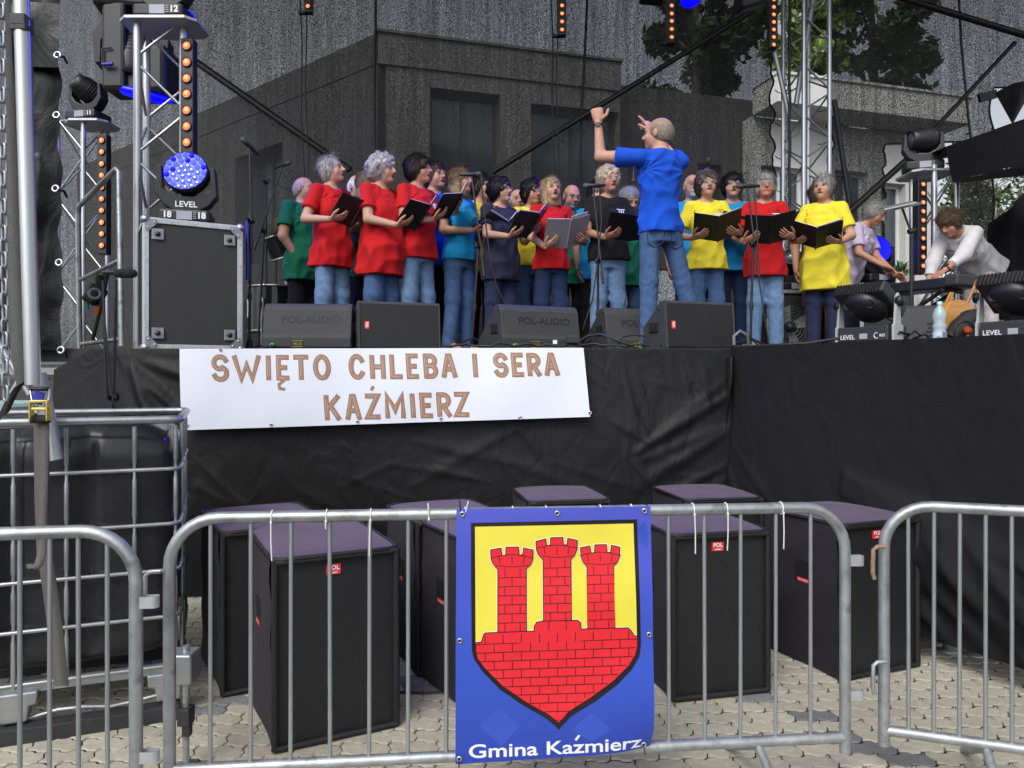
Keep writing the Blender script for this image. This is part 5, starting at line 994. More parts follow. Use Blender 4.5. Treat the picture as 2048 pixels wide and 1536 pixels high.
hook(bm_, A1 - Vector((0, .03, 0)), .90, (-1, -.2, 0), GALV); hook(bm_, A1 - Vector((0, .03, 0)), .20, (-1, -.2, 0), GALV); hook(br_, A2 - Vector((0, .04, 0)), .92, (-1, -.1, 0), M_RUST); hook(br_, A2 - Vector((0, .04, 0)), .47, (-1, -.1, 0), GALV)
M_TEAL = mat('teal paint chip', (.16, .55, .45), .6, 0, .2, 30)
def tie(label, px, tail, col, lean=0.0, d=None, up=0.0):
    s_ = (px - 339) / (1690 - 339); d = d or 2.63 + .24 * s_; p = A1.lerp(B1, max(0, min(1, s_))) ; X = (px - 1024) / F_PX; u_ = (X * A1.y - A1.x) / (u1.x - X * u1.y); p = A1 + u1 * u_ + Vector((0, 0, 1.0785)); nn = Vector((-u1.y, u1.x, 0)); m = MB()
    m.tube(arc(p, .0235, 0, 6.283, 16, nn, (0, 0, 1))[:-1], .0028, 5, closed=True); f = p - nn * .025
    m.box(f - Vector((0, 0, .014)), (.007, .006, .007))
    if up: m.tube([f + Vector((0, 0, .0)), f + Vector((lean * .5, -.004, up * .6)), f + Vector((lean, 0, up))], .0026, 5)
    else: m.tube([f - Vector((0, 0, .012)), f + Vector((lean * .5, -.006, -.012 - tail * .5)), f + Vector((lean, -.002, -.012 - tail))], .0026, 5)
    tag(m.build('cable_tie', col), label, 'cable tie', 'cable ties on the middle barrier')
M_TIE = mat('white nylon', (.72, .72, .70), .4, 0, .05, 30); M_TIEB = mat('black nylon', (.02, .02, .02), .4, 0, 0)
tie('leftmost white cable tie with long tail on the middle barrier', 545, .14, M_TIE, .004); tie('short white cable tie second from left on the middle barrier', 654, .03, M_TIE); tie('white cable tie with long tail third from left', 742, .13, M_TIE, -.003); tie('white cable tie pointing upward left of the crest banner', 858, 0, M_TIE, -.003, up=.045)
tie('white cable tie pointing up at the banner corner', 930, 0, M_TIE, .012, up=.05); tie('short white cable tie nearest right of the banner left eyelet', 1025, .004, M_TIE); tie('short white cable tie over the crest banner middle', 1092, .004, M_TIE); tie('short white cable tie over the right half of the crest banner', 1200, .004, M_TIE); tie('short white cable tie near the banner right eyelet', 1262, .004, M_TIE)
tie('white cable tie with long tail just right of the crest banner', 1385, .15, M_TIE, .002); tie('white cable tie with tail over the right subwoofer badge', 1451, .14, M_TIE, -.003); tie('rightmost white cable tie on the middle barrier', 1561, .14, M_TIE, .0); tie('black cable tie at the left banner eyelet', 921, 0, M_TIEB, -.004, up=.055); tie('black cable tie at the right banner eyelet', 1292, .03, M_TIEB)
# ================================================================ banners
def print_layer(name, polys, fmap, off, matx, parent, cut=70.0):
    "flat print: polygons in drawing units, sliced so that they follow the sheet"
    bm = bmesh.new()
    from mathutils.geometry import tessellate_polygon
    for poly in polys:
        vs = [bm.verts.new((x, y, 0)) for x, y in poly]
        for tri in ([tuple(range(len(poly)))] if len(poly) <= 4 else tessellate_polygon([[Vector((x, y, 0)) for x, y in poly]])):
            try: bm.faces.new([vs[i] for i in tri])
            except ValueError: pass
    if cut:
        if bm.verts:
            xs = [v.co.x for v in bm.verts]; ys = [v.co.y for v in bm.verts]
            for k in range(int(min(xs) // cut) + 1, int(max(xs) // cut) + 1): bmesh.ops.bisect_plane(bm, geom=bm.verts[:] + bm.edges[:] + bm.faces[:], plane_co=(k * cut, 0, 0), plane_no=(1, 0, 0))
            for k in range(int(min(ys) // cut) + 1, int(max(ys) // cut) + 1): bmesh.ops.bisect_plane(bm, geom=bm.verts[:] + bm.edges[:] + bm.faces[:], plane_co=(0, k * cut, 0), plane_no=(0, 1, 0))
    bm.verts.index_update(); m = MB(); m.add([fmap(v.co.x, v.co.y, off) for v in bm.verts], [tuple(v.index for v in f.verts) for f in bm.faces], False); bm.free()
    return m.build(name, matx, parent)
def stroke(pts, w):
    "a pen stroke as polygons"
    out = []; pts = [Vector((p[0], p[1])) for p in pts]
    for i in range(len(pts) - 1):
        d = pts[i + 1] - pts[i]
        if d.length < 1e-6: continue
        n = Vector((-d.y, d.x)).normalized() * (w / 2); out.append([tuple(pts[i] + n), tuple(pts[i + 1] + n), tuple(pts[i + 1] - n), tuple(pts[i] - n)])
    return out
def thick(pts, w, closed=False):
    "one clean outline polygon strip (mitred) as quads"
    pts = [Vector((p[0], p[1])) for p in pts]; n = len(pts); L_, R_ = [], []
    for i in range(n):
        a = pts[i - 1] if (i > 0 or closed) else None; b_ = pts[(i + 1) % n] if (i < n - 1 or closed) else None
        d0 = (pts[i] - a).normalized() if a is not None else None; d1 = (b_ - pts[i]).normalized() if b_ is not None else None
        if d0 is None: d0 = d1
        if d1 is None: d1 = d0
        n0, n1 = Vector((-d0.y, d0.x)), Vector((-d1.y, d1.x)); mt = n0 + n1; mt = mt.normalized() if mt.length > 1e-4 else n0; k = w / 2 / max(.45, mt.dot(n0)); L_.append(pts[i] + mt * k); R_.append(pts[i] - mt * k)
    return [[tuple(L_[i]), tuple(L_[(i + 1) % n]), tuple(R_[(i + 1) % n]), tuple(R_[i])] for i in range(n if closed else n - 1)]
# ---- white festival banner hung on the stage front; drawing units = the enlarged photo
BW = [P(359, 697.5, 5.27), P(1167, 695.5, 5.27), P(1180, 833.5, 5.20), P(365, 860.5, 5.20)]
def wmap(x, y, off=0.0):
    s_ = (x - 52) / (1982 - 52); v = (y - (42 - 5 * s_)) / ((430 - 62 * s_) - (42 - 5 * s_)); p = BW[0].lerp(BW[1], s_).lerp(BW[3].lerp(BW[2], s_), v)
    p.y -= .006 * math.sin(s_ * 9) * v + .02 * math.sin(v * 2.6) * .5 + .004 * math.sin(s_ * 23 + v * 3) + off; return p
t = thing('festival_banner', 'white banner with brown festival lettering on the stage front', 'banner', BW[3]); M_BANW = mat('white banner vinyl', (.65, .67, .75), .42, 0, .035, 3, .12, 5)
m = MB(); m.grid(lambda a, b_: wmap(52 + 1930 * a, (42 - 5 * a) + ((430 - 62 * a) - (42 - 5 * a)) * b_), 120, 16); m.build('sheet', M_BANW, t)
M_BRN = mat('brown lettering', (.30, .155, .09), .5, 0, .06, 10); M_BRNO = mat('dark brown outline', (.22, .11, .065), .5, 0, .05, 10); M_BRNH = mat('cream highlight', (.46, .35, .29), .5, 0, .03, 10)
def ell(cx, cy, rx, ry, a0, a1, n=14): return [(cx + rx * math.cos(R(a0 + (a1 - a0) * i / n)), cy - ry * math.sin(R(a0 + (a1 - a0) * i / n))) for i in range(n + 1)]
GLY = { # strokes in a unit box, y down
 'S': [ell(.5, .27, .5, .27, 20, 270, 12) + ell(.5, .73, .5, .27, 90, -160, 12)[1:]], 'W': [[(0, 0), (.27, 1), (.5, .35), (.73, 1), (1, 0)]], 'I': [[(.5, 0), (.5, 1)]], 'E': [[(1, 0), (0, 0), (0, 1), (1, 1)], [(0, .5), (.8, .5)]], 'T': [[(0, 0), (1, 0)], [(.5, 0), (.5, 1)]], 'O': [ell(.5, .5, .5, .5, 90, 450, 26)],
 'C': [ell(.5, .5, .5, .5, 35, 325, 20)], 'H': [[(0, 0), (0, 1)], [(1, 0), (1, 1)], [(0, .5), (1, .5)]], 'L': [[(0, 0), (0, 1), (1, 1)]], 'B': [[(0, .0), (0, 1)], [(0, 0)] + ell(.45, .24, .5, .24, 90, -90, 8) + [(0, .48)], [(0, .48)] + ell(.5, .74, .5, .26, 90, -90, 8) + [(0, 1)]], 'A': [[(0, 1), (.42, 0), (.58, 0), (1, 1)], [(.2, .66), (.8, .66)]],
 'R': [[(0, 0), (0, 1)], [(0, 0)] + ell(.5, .27, .5, .27, 90, -90, 8) + [(0, .54)], [(.4, .54), (1, 1)]], 'K': [[(0, 0), (0, 1)], [(1, 0), (.05, .58)], [(.35, .42), (1, 1)]], 'Z': [[(0, 0), (1, 0), (0, 1), (1, 1)]], 'M': [[(0, 1), (0, 0), (.5, .7), (1, 0), (1, 1)]]}
ROW = [('S', 205, 285, 70, 200), ('W', 303, 437, 72, 197), ('I', 463, 485, 73, 195), ('E', 512, 575, 73, 193), ('T', 592, 668, 72, 193), ('O', 688, 770, 70, 193), ('C', 856, 935, 68, 190), ('H', 957, 1030, 70, 188), ('L', 1052, 1113, 68, 187), ('E', 1131, 1190, 66, 186), ('B', 1213, 1280, 66, 185), ('A', 1297, 1370, 66, 183), ('I', 1448, 1468, 64, 181), ('S', 1546, 1615, 62, 180), ('E', 1632, 1690, 62, 177), ('R', 1706, 1770, 63, 176), ('A', 1787, 1857, 62, 174),
       ('K', 730, 805, 262, 385), ('A', 828, 903, 260, 383), ('Z', 923, 995, 258, 378), ('M', 1017, 1112, 256, 376), ('I', 1139, 1158, 255, 374), ('E', 1183, 1243, 254, 373), ('R', 1263, 1330, 252, 370), ('Z', 1345, 1415, 250, 368)]
SW = 21
def letter_strokes(ch, x0, x1, y0, y1):
    a, b_, c_, d = x0 + SW / 2, x1 - SW / 2, y0 + SW / 2, y1 - SW / 2
    return [[(a + (b_ - a) * x, c_ + (d - c_) * y) for x, y in st] for st in GLY[ch]]
def ext(pts, e):
    p = [Vector(q) for q in pts]; 
    if (p[0] - p[-1]).length > 1: p[0] = p[0] + (p[0] - p[1]).normalized() * e; p[-1] = p[-1] + (p[-1] - p[-2]).normalized() * e
    return [tuple(q) for q in p]
extra = [[(545, 195), (522, 212), (524, 232), (546, 236)], [(958, 238), (966, 226)], [(247, 46), (252, 52)]]
for k, row in enumerate(ROW + [None]):
    sts = letter_strokes(*row) if row else extra; w = SW if row else 11; o0 = .0016
    outl, fil, hi = [], [], []
    for j, st in enumerate(sts):
        cl = (Vector(st[0]) - Vector(st[-1])).length < 1 and len(st) > 8; st_ = st[:-1] if cl else ext(st, w * .42)
        outl.append((thick(st_, w + 3, cl), j)); fil.append((thick(st_ if cl else ext(st, w * .42 - 2), w - 2.5, cl), j))
        if row:
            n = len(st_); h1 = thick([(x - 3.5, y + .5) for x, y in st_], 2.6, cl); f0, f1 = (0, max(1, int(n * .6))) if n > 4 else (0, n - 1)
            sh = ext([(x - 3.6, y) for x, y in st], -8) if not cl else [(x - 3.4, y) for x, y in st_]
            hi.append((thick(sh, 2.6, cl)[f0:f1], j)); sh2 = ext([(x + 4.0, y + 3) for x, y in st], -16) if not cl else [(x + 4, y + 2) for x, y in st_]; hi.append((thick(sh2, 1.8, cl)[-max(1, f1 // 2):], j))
    L_ = MB(); F_ = MB(); H_ = MB()
    for q, j in outl: 
        for poly in q: L_.add([wmap(x, y, o0 + j * .00025) for x, y in poly], [tuple(range(len(poly)))])
    for q, j in fil:
        for poly in q: F_.add([wmap(x, y, o0 + .0012 + j * .00025) for x, y in poly], [tuple(range(len(poly)))])
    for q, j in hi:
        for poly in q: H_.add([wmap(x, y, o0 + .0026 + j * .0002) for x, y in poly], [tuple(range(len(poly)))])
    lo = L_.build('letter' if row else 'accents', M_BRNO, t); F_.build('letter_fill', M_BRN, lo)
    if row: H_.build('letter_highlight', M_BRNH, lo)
for gx, gy in ((78, 408), (477, 405), (884, 391), (1278, 377), (1652, 372), (1983, 349)):
    m = MB(); p = wmap(gx, gy, .003); m.lathe([(.006, 0), (.012, .004), (.014, 0)], p, (0, -1, 0), 14); ey = m.build('eyelet', STEEL, t); m = MB(); m.disc(wmap(gx, gy, .0035), (0, -1, 0), .0075, 12); m.build('eyelet_hole', M_EMB, ey)
# ---- blue crest banner on the barrier
CB = [P(913, 1018, 2.70), P(1301, 1012.5, 2.755), P(1309, 1503, 2.74), P(911, 1528, 2.69)]
def cmap(x, y, off=0.0):
    s_ = (x - 35) / 1040; v = (y - (155 - 15 * s_)) / ((1515 - 60 * s_) - (155 - 15 * s_)); p = CB[0].lerp(CB[1], s_).lerp(CB[3].lerp(CB[2], s_), v)
    curl = max(0, (v - .86) / .14) ** 2 * max(0, (s_ - .72) / .28) ** 2; p.y += -.010 * math.sin(v * 3.1) - .004 * math.sin(v * 14 + s_ * 3) * (.4 + .6 * s_) + .03 * curl - off; p.x -= .012 * curl; p.z += .006 * curl; return p
t = thing('crest_banner', 'blue banner with red castle crest tied to the middle barrier', 'banner', CB[3])
def blue_sheet():
    m = mat('blue banner vinyl', (.06, .09, .45), .38, 0, .04, 4, .10, 6); nt = m.node_tree; L = nt.links.new; bs = nt.nodes['Principled BSDF']; tc = nt.nodes.new('ShaderNodeTexCoord'); sp = nt.nodes.new('ShaderNodeSeparateXYZ'); rp = nt.nodes.new('ShaderNodeValToRGB'); L(tc.outputs['Generated'], sp.inputs[0]); L(sp.outputs['Z'], rp.inputs[0])
    e = rp.color_ramp.elements; e[0].position = 0; e[0].color = (*srgb(38, 62, 158), 1); e[1].position = 1; e[1].color = (*srgb(78, 86, 188), 1); q = e.new(.35); q.color = (*srgb(52, 82, 185), 1); q = e.new(.75); q.color = (*srgb(70, 84, 190), 1); L(rp.outputs[0], bs.inputs['Base Color']); return m
m = MB(); m.grid(lambda a, b_: cmap(35 + 1040 * a, (155 - 15 * a) + ((1515 - 60 * a) - (155 - 15 * a)) * b_), 40, 56); m.build('sheet', blue_sheet(), t)
M_DIA = mat('lighter blue print', srgb(52, 79, 180), .4, 0, .03, 10); M_DIA2 = mat('darker blue print', srgb(42, 68, 168), .4, 0, .03, 10)
print_layer('background_diamond', [[(160, 1310), (262, 1205), (368, 1312), (270, 1420)]], cmap, .0010, M_DIA, t); print_layer('background_diamond', [[(1002, 260), (1040, 225), (1062, 290), (1050, 360), (1012, 330)]], cmap, .0010, M_DIA, t)
print_layer('background_diamond', [[(640, 1330), (740, 1235), (850, 1330), (745, 1400)]], cmap, .0012, M_DIA, t); print_layer('background_diamond', [[(330, 1400), (395, 1345), (480, 1440), (420, 1480)]], cmap, .0012, M_DIA2, t)
M_SB = mat('black brown print', srgb(28, 20, 24), .4, 0, .03, 10); M_SY = mat('yellow crest field', srgb(228, 214, 74), .4, 0, .04, 8); M_SR = mat('red crest print', srgb(222, 40, 52), .4, 0, .05, 8); M_SW = mat('white crest halo', srgb(240, 236, 190), .4, 0, .02, 8)
OUT = [(112, 228), (556, 219), (1000, 210), (1005, 600), (1009, 880), (1000, 940), (960, 1010), (880, 1092), (760, 1182), (640, 1255), (585, 1312), (570, 1332), (556, 1314), (500, 1268), (380, 1198), (260, 1112), (170, 1012), (130, 950), (118, 900), (114, 600)]
INN = [(133, 248), (556, 240), (980, 232), (984, 560), (988, 830), (988, 890), (975, 935), (940, 990), (860, 1068), (740, 1155), (620, 1232), (571, 1290), (520, 1248), (400, 1180), (280, 1095), (190, 1000), (150, 945), (138, 890), (136, 600)]
sh = print_layer('shield_border', [OUT], cmap, .0018, M_SB, t); print_layer('shield_field', [INN], cmap, .0030, M_SY, sh)
WALLP = [(138, 860), (168, 856), (180, 815), (190, 808), (443, 799), (443, 772), (456, 752), (490, 746), (672, 742), (688, 755), (690, 789), (940, 785), (953, 796), (976, 829), (988, 829)] + INN[5:18]
TW_ = [[(253, 806), (253, 475), (228, 445), (218, 420), (215, 370), (270, 360), (275, 400), (294, 398), (297, 355), (362, 355), (366, 398), (384, 396), (389, 360), (440, 371), (438, 422), (425, 452), (403, 470), (403, 803)],
       [(492, 750), (492, 425), (466, 395), (457, 370), (454, 325), (506, 312), (512, 348), (530, 346), (533, 306), (597, 304), (602, 345), (620, 343), (624, 309), (675, 320), (673, 368), (660, 400), (640, 420), (640, 746)],
       [(725, 790), (725, 462), (703, 435), (695, 410), (691, 360), (742, 350), (748, 388), (766, 386), (769, 345), (831, 343), (835, 386), (853, 384), (858, 347), (903, 357), (901, 408), (888, 440), (868, 457), (870, 788)]]
halo = []
for T in TW_: halo += thick(T, 13)
print_layer('castle_halo', halo + thick(WALLP[:15], 11), cmap, .0040, M_SW, sh, 0); cs = print_layer('castle', [WALLP], cmap, .0052, M_SR, sh)
print_layer('castle_towers', TW_, cmap, .0058, M_SR, sh)
ln = []
def inside(x, y, poly):
    c_ = False; n = len(poly)
    for i in range(n):
        (x0, y0), (x1, y1) = poly[i], poly[i - 1]
        if (y0 > y) != (y1 > y) and x < (x1 - x0) * (y - y0) / (y1 - y0) + x0: c_ = not c_
    return c_
def span(y, poly):
    xs = []
    for i in range(len(poly)):
        (x0, y0), (x1, y1) = poly[i], poly[i - 1]
        if (y0 > y) != (y1 > y): xs.append((x1 - x0) * (y - y0) / (y1 - y0) + x0)
    return (min(xs), max(xs)) if xs else None
rows = [858 + 46.5 * k for k in range(10)]
for k, y in enumerate(rows):
    sp = span(y, INN)
    if sp and sp[1] - sp[0] > 12: ln += thick([(sp[0], y + 12 - 24 * (sp[0] - 135) / 850), (sp[1], y + 12 - 24 * (sp[1] - 135) / 850)], 3.6)
for k in range(-1, 10):
    y0 = 858 + 46.5 * k; off = 47 if k % 2 else 0
    for i in range(-1, 11):
        x = 140 + 94.5 * i + off; sl = 12 - 24 * (x - 135) / 850; ya, yb = y0 + sl, y0 + 46.5 + sl
        if k == -1: ya = max(ya, 800); yb = 858 + sl
        if inside(x, ya + 3, INN) and inside(x, yb - 3, INN) and ya > 780: ln += thick([(x, ya), (x, yb)], 3.2)
        elif inside(x, ya + 6, INN) and inside(x, ya + 25, INN) and ya > 780: ln += thick([(x, ya), (x, ya + 26)], 3.2)
for (x0, x1, yb, yt) in ((253, 403, 803, 470), (492, 640, 748, 420), (725, 869, 788, 458)):
    n = 7; h = (yb - yt) / n
    for k in range(n):
        y = yb - h * k
        if k: ln += thick([(x0, y + 2), (x1, y - 2)], 3.2)
        for f in ((.25, .78) if k % 2 == 0 else (.5,)): x = x0 + (x1 - x0) * f; ln += thick([(x, y), (x, y - h)], 3.2)
    cx = (x0 + x1) / 2; r_ = 112; ln += thick([(cx - 100 + 200 * i / 12, yt + 2 - 12 * math.sin(math.pi * i / 12) * -.9 - 22 + 0 * i) for i in range(1, 12)], 3.0); ln += thick([(cx - 111 + 222 * i / 12, yt - 70 + 22 * (math.sin(math.pi * i / 12) * -.8 + .6)) for i in range(13)], 3.0)
    for f in (-.66, 0, .62): ln += thick([(cx + f * 105, yt - 64), (cx + f * 95, yt - 24)], 3.0)
for T in TW_: ln += thick(T, 4.2)
ln += thick(WALLP[:15], 4.2) + thick([(520, 748), (520, 795)], 3.2) + thick([(612, 745), (612, 790)], 3.2)
m = MB()
for i, poly in enumerate(ln): m.add([cmap(x, y, .0066 + (i % 40) * .00001) for x, y in poly], [tuple(range(len(poly)))])
m.build('brick_lines', M_SB, cs)
V, Fc = text_mesh('Gmina Kazmierz', 100, 1.6); xs = [v[0] for v in V]; k = 912 / (max(xs) - min(xs)); xm = (max(xs) + min(xs)) / 2
M_WL = mat('white lettering', (.75, .77, .80), .4, 0, .02, 10); fx_ = sorted((sum(V[i][0] for i in f) / len(f), j) for j, f in enumerate(Fc)); sp_ = max(range(len(fx_) - 1), key=lambda i: fx_[i + 1][0] - fx_[i][0]); gap = (fx_[sp_][0] + fx_[sp_ + 1][0]) / 2
for side in (0, 1):
    fs_ = [f for f in Fc if (sum(V[i][0] for i in f) / len(f) > gap) == bool(side)]; used = sorted(set(i for f in fs_ for i in f)); ix = {a: b_ for b_, a in enumerate(used)}
    m = MB(); m.add([cmap(560 + (V[i][0] - xm) * k, 1432 - V[i][1] * 1.02 - 36 * (V[i][0] - xm) * k / 912, .0016) for i in used], [tuple(ix[i] for i in f) for f in fs_]); m.build('lettering', M_WL, t)
m = MB(); m.add([cmap(x, y, .0016) for x, y in ((652, 1386), (672, 1358), (684, 1363), (664, 1391))], [(0, 1, 2, 3)]); m.build('accent', MATS['white lettering'], t)
for gx, gy in ((66, 182), (569, 177), (1041, 165), (56, 853), (1054, 826), (54, 1485), (1032, 1436)):
    m = MB(); p = cmap(gx, gy, .002); m.lathe([(.0042, 0), (.0085, .004), (.0105, 0)], p, (0, -1, 0), 14); ey = m.build('eyelet', STEEL, t); m = MB(); m.disc(cmap(gx, gy, .0035), (0, -1, 0), .0052, 12); m.build('eyelet_hole', M_EMB, ey)
for gx, gy, dx in ((54, 1485, .0), (1032, 1440, .006)):
    p = cmap(gx, gy, .006); m = MB(); m.tube([p, p + Vector((dx * .5, -.006, -.018)), p + Vector((dx, 0, -.035))], .0022, 5); m.build('lower_tie', M_TIEB, t)
# ---- black canopy at the right
t = thing('black_canopy', 'black fabric canopy reaching in from the right edge', 'canopy', P(1900, 362, 6.6)); M_CAN = mat('black canopy cloth', (.0055, .005, .009), .85, 0, .2, 4, .2, 14)
a, b_, c_, d_ = P(1892, 293, 6.9), P(2120, 213, 5.4), P(2120, 312, 5.4), P(1909, 363, 6.9); m = MB(); m.grid(lambda u_, v: a.lerp(b_, u_).lerp(d_.lerp(c_, u_), v) + Vector((0, .03 * math.sin(u_ * 8 + v * 2), -.01 * math.sin(u_ * 20) * v)), 40, 10); m.build('valance', M_CAN, t)
e_, f_ = P(2120, 345, 7.6), P(1909, 367, 7.6); m = MB(); m.add([d_, c_, e_ + Vector((.8, 0, .1)), f_], [(0, 1, 2, 3)]); m.add([a, b_, b_ + Vector((.8, 2, .3)), a + Vector((.1, 1.0, .1))], [(0, 1, 2, 3)]); m.build('roof_cloth', M_CAN, t); rod('pole', P(2090, 330, 7.2), Vector((P(2090, 330, 7.2).x, 7.2, ST)), .02, BLK, t)
a, b_, c_, d_ = P(2130, 318, 7.9), P(1982, 446, 7.9), P(1975, 640, 7.9), P(2130, 640, 7.9); m = MB(); m.grid(lambda u_, v: a.lerp(b_, u_).lerp(d_.lerp(c_, u_), v) + Vector((0, .06 * math.sin(u_ * 14 + v), 0)), 30, 20); tag(m.build('side_cloth', M_CAN), 'black cloth falling diagonally behind the woman in white', 'curtain')
m = MB(); p0, p1, p2 = P(1990, 186, 6.2), P(2075, 168, 5.9), P(2024, 247, 6.0)
m.grid(lambda u_, v: p0.lerp(p1, u_).lerp(p2, v ** 1.2) + Vector((0, -.16 * math.sin(u_ * math.pi) * (1 - v), .02 * math.sin(u_ * 7))), 16, 12); tag(m.build('hanging_flap', M_PVC), 'black pointed cloth flap against the sky at the right', 'flap'); m = MB(); m.tube([p2, P(2025, 262, 6.0)], .006, 5); tag(m.build('flap_cord', BLKR), 'thin cord below the pointed black flap', 'cord'); m = MB(); m.box(P(1975, 192, 9.15), (.22, .05, .10), (0, R(-14), 0)); tag(m.build('net_clamp', BLK), 'dark clamp bar at the right net corner', 'clamp')
# ---- stair rail, boom microphone and odds at the left stage end
t = thing('stair_railing', 'galvanised stair railing at the left stage end', 'railing', P(200, 700, 5.75)); dd = 5.75
pts = [P(158, 700, dd + .3), P(155, 420, dd + .3)] ; m = MB(); m.tube([P(160, 702, 6.05), P(156, 432, 6.05), P(158, 412, 6.04), P(225, 345, 5.6), P(232, 338, 5.6), P(238, 344, 5.6), P(243, 692, 5.6)], .021, 12); m.build('frame_tube', GALV, t); m = MB(); m.tube([P(160, 560, 6.05), P(241, 520, 5.6)], .017, 10); m.build('mid_rail', GALV, t); m = MB(); m.tube([P(162, 688, 6.05), P(244, 678, 5.6)], .017, 10); m.build('low_rail', GALV, t)
t = stand('tall microphone stand on the ground before the black skirt', G(226, 1215), P(228, 795, 4.35), P(214, 800, 4.3), P(206, 560, 4.3), None); mm = MB(); mm.tube([P(228, 795, 4.35), P(232, 560, 4.35)], .009, 8); mm.build('upper_pole', BLK, t); rod('bridge', P(206, 545, 4.32), P(240, 545, 4.32), .014, BLK, t)
mm = MB(); mm.lathe([(.0001, -.075), (.018, -.07), (.027, -.04), (.027, .035), (.02, .06), (.0001, .068)], P(252, 547, 4.3), (1, -.15, -.03), 16); mm.build('windscreen', mat('foam windscreen', (.02, .02, .022), .95, 0, .3, 120, .6, 300), t); mm = MB(); mm.tube([P(206, 562, 4.3), P(210, 650, 4.28), P(218, 740, 4.27), P(226, 800, 4.26), P(240, 835, 4.26), P(244, 900, 4.26)], .006, 6); mm.build('cable', BLKR, t)
m = MB(); m.box(P(190, 590, 5.9), (.13, .12, .16), (0, .5, 0), .03); m.box(P(200, 565, 5.9), (.06, .08, .12), None, .02); m.tube([P(215, 545, 5.88), P(205, 600, 5.86), P(185, 680, 5.85)], .016, 8); tag(m.build('folded_stand', BLK), 'bundle of folded black stands by the railing', 'stands'); m = MB(); m.box(P(194, 620, 5.82), (.03, .01, .06), (0, .2, 0)); tag(m.build('orange_tag', mat('orange tag', (.75, .12, .03), .5)), 'small orange red tag among the folded stands', 'tag')
m = MB(); m.box(P(173, 605, 5.95), (.03, .02, .10)); tag(m.build('green_strap', mat('green webbing', (.03, .22, .09), .7)), 'short green strap among the folded stands', 'strap'); m = MB(); m.lathe([(.045, -.02), (.05, 0), (.045, .02), (.03, .02), (.03, -.02)], P(189, 588, 5.8), (.6, -1, .2), 16); tag(m.build('tape_roll', mat('pale grey tape', (.35, .35, .36), .6)), 'pale grey tape roll by the railing', 'tape')
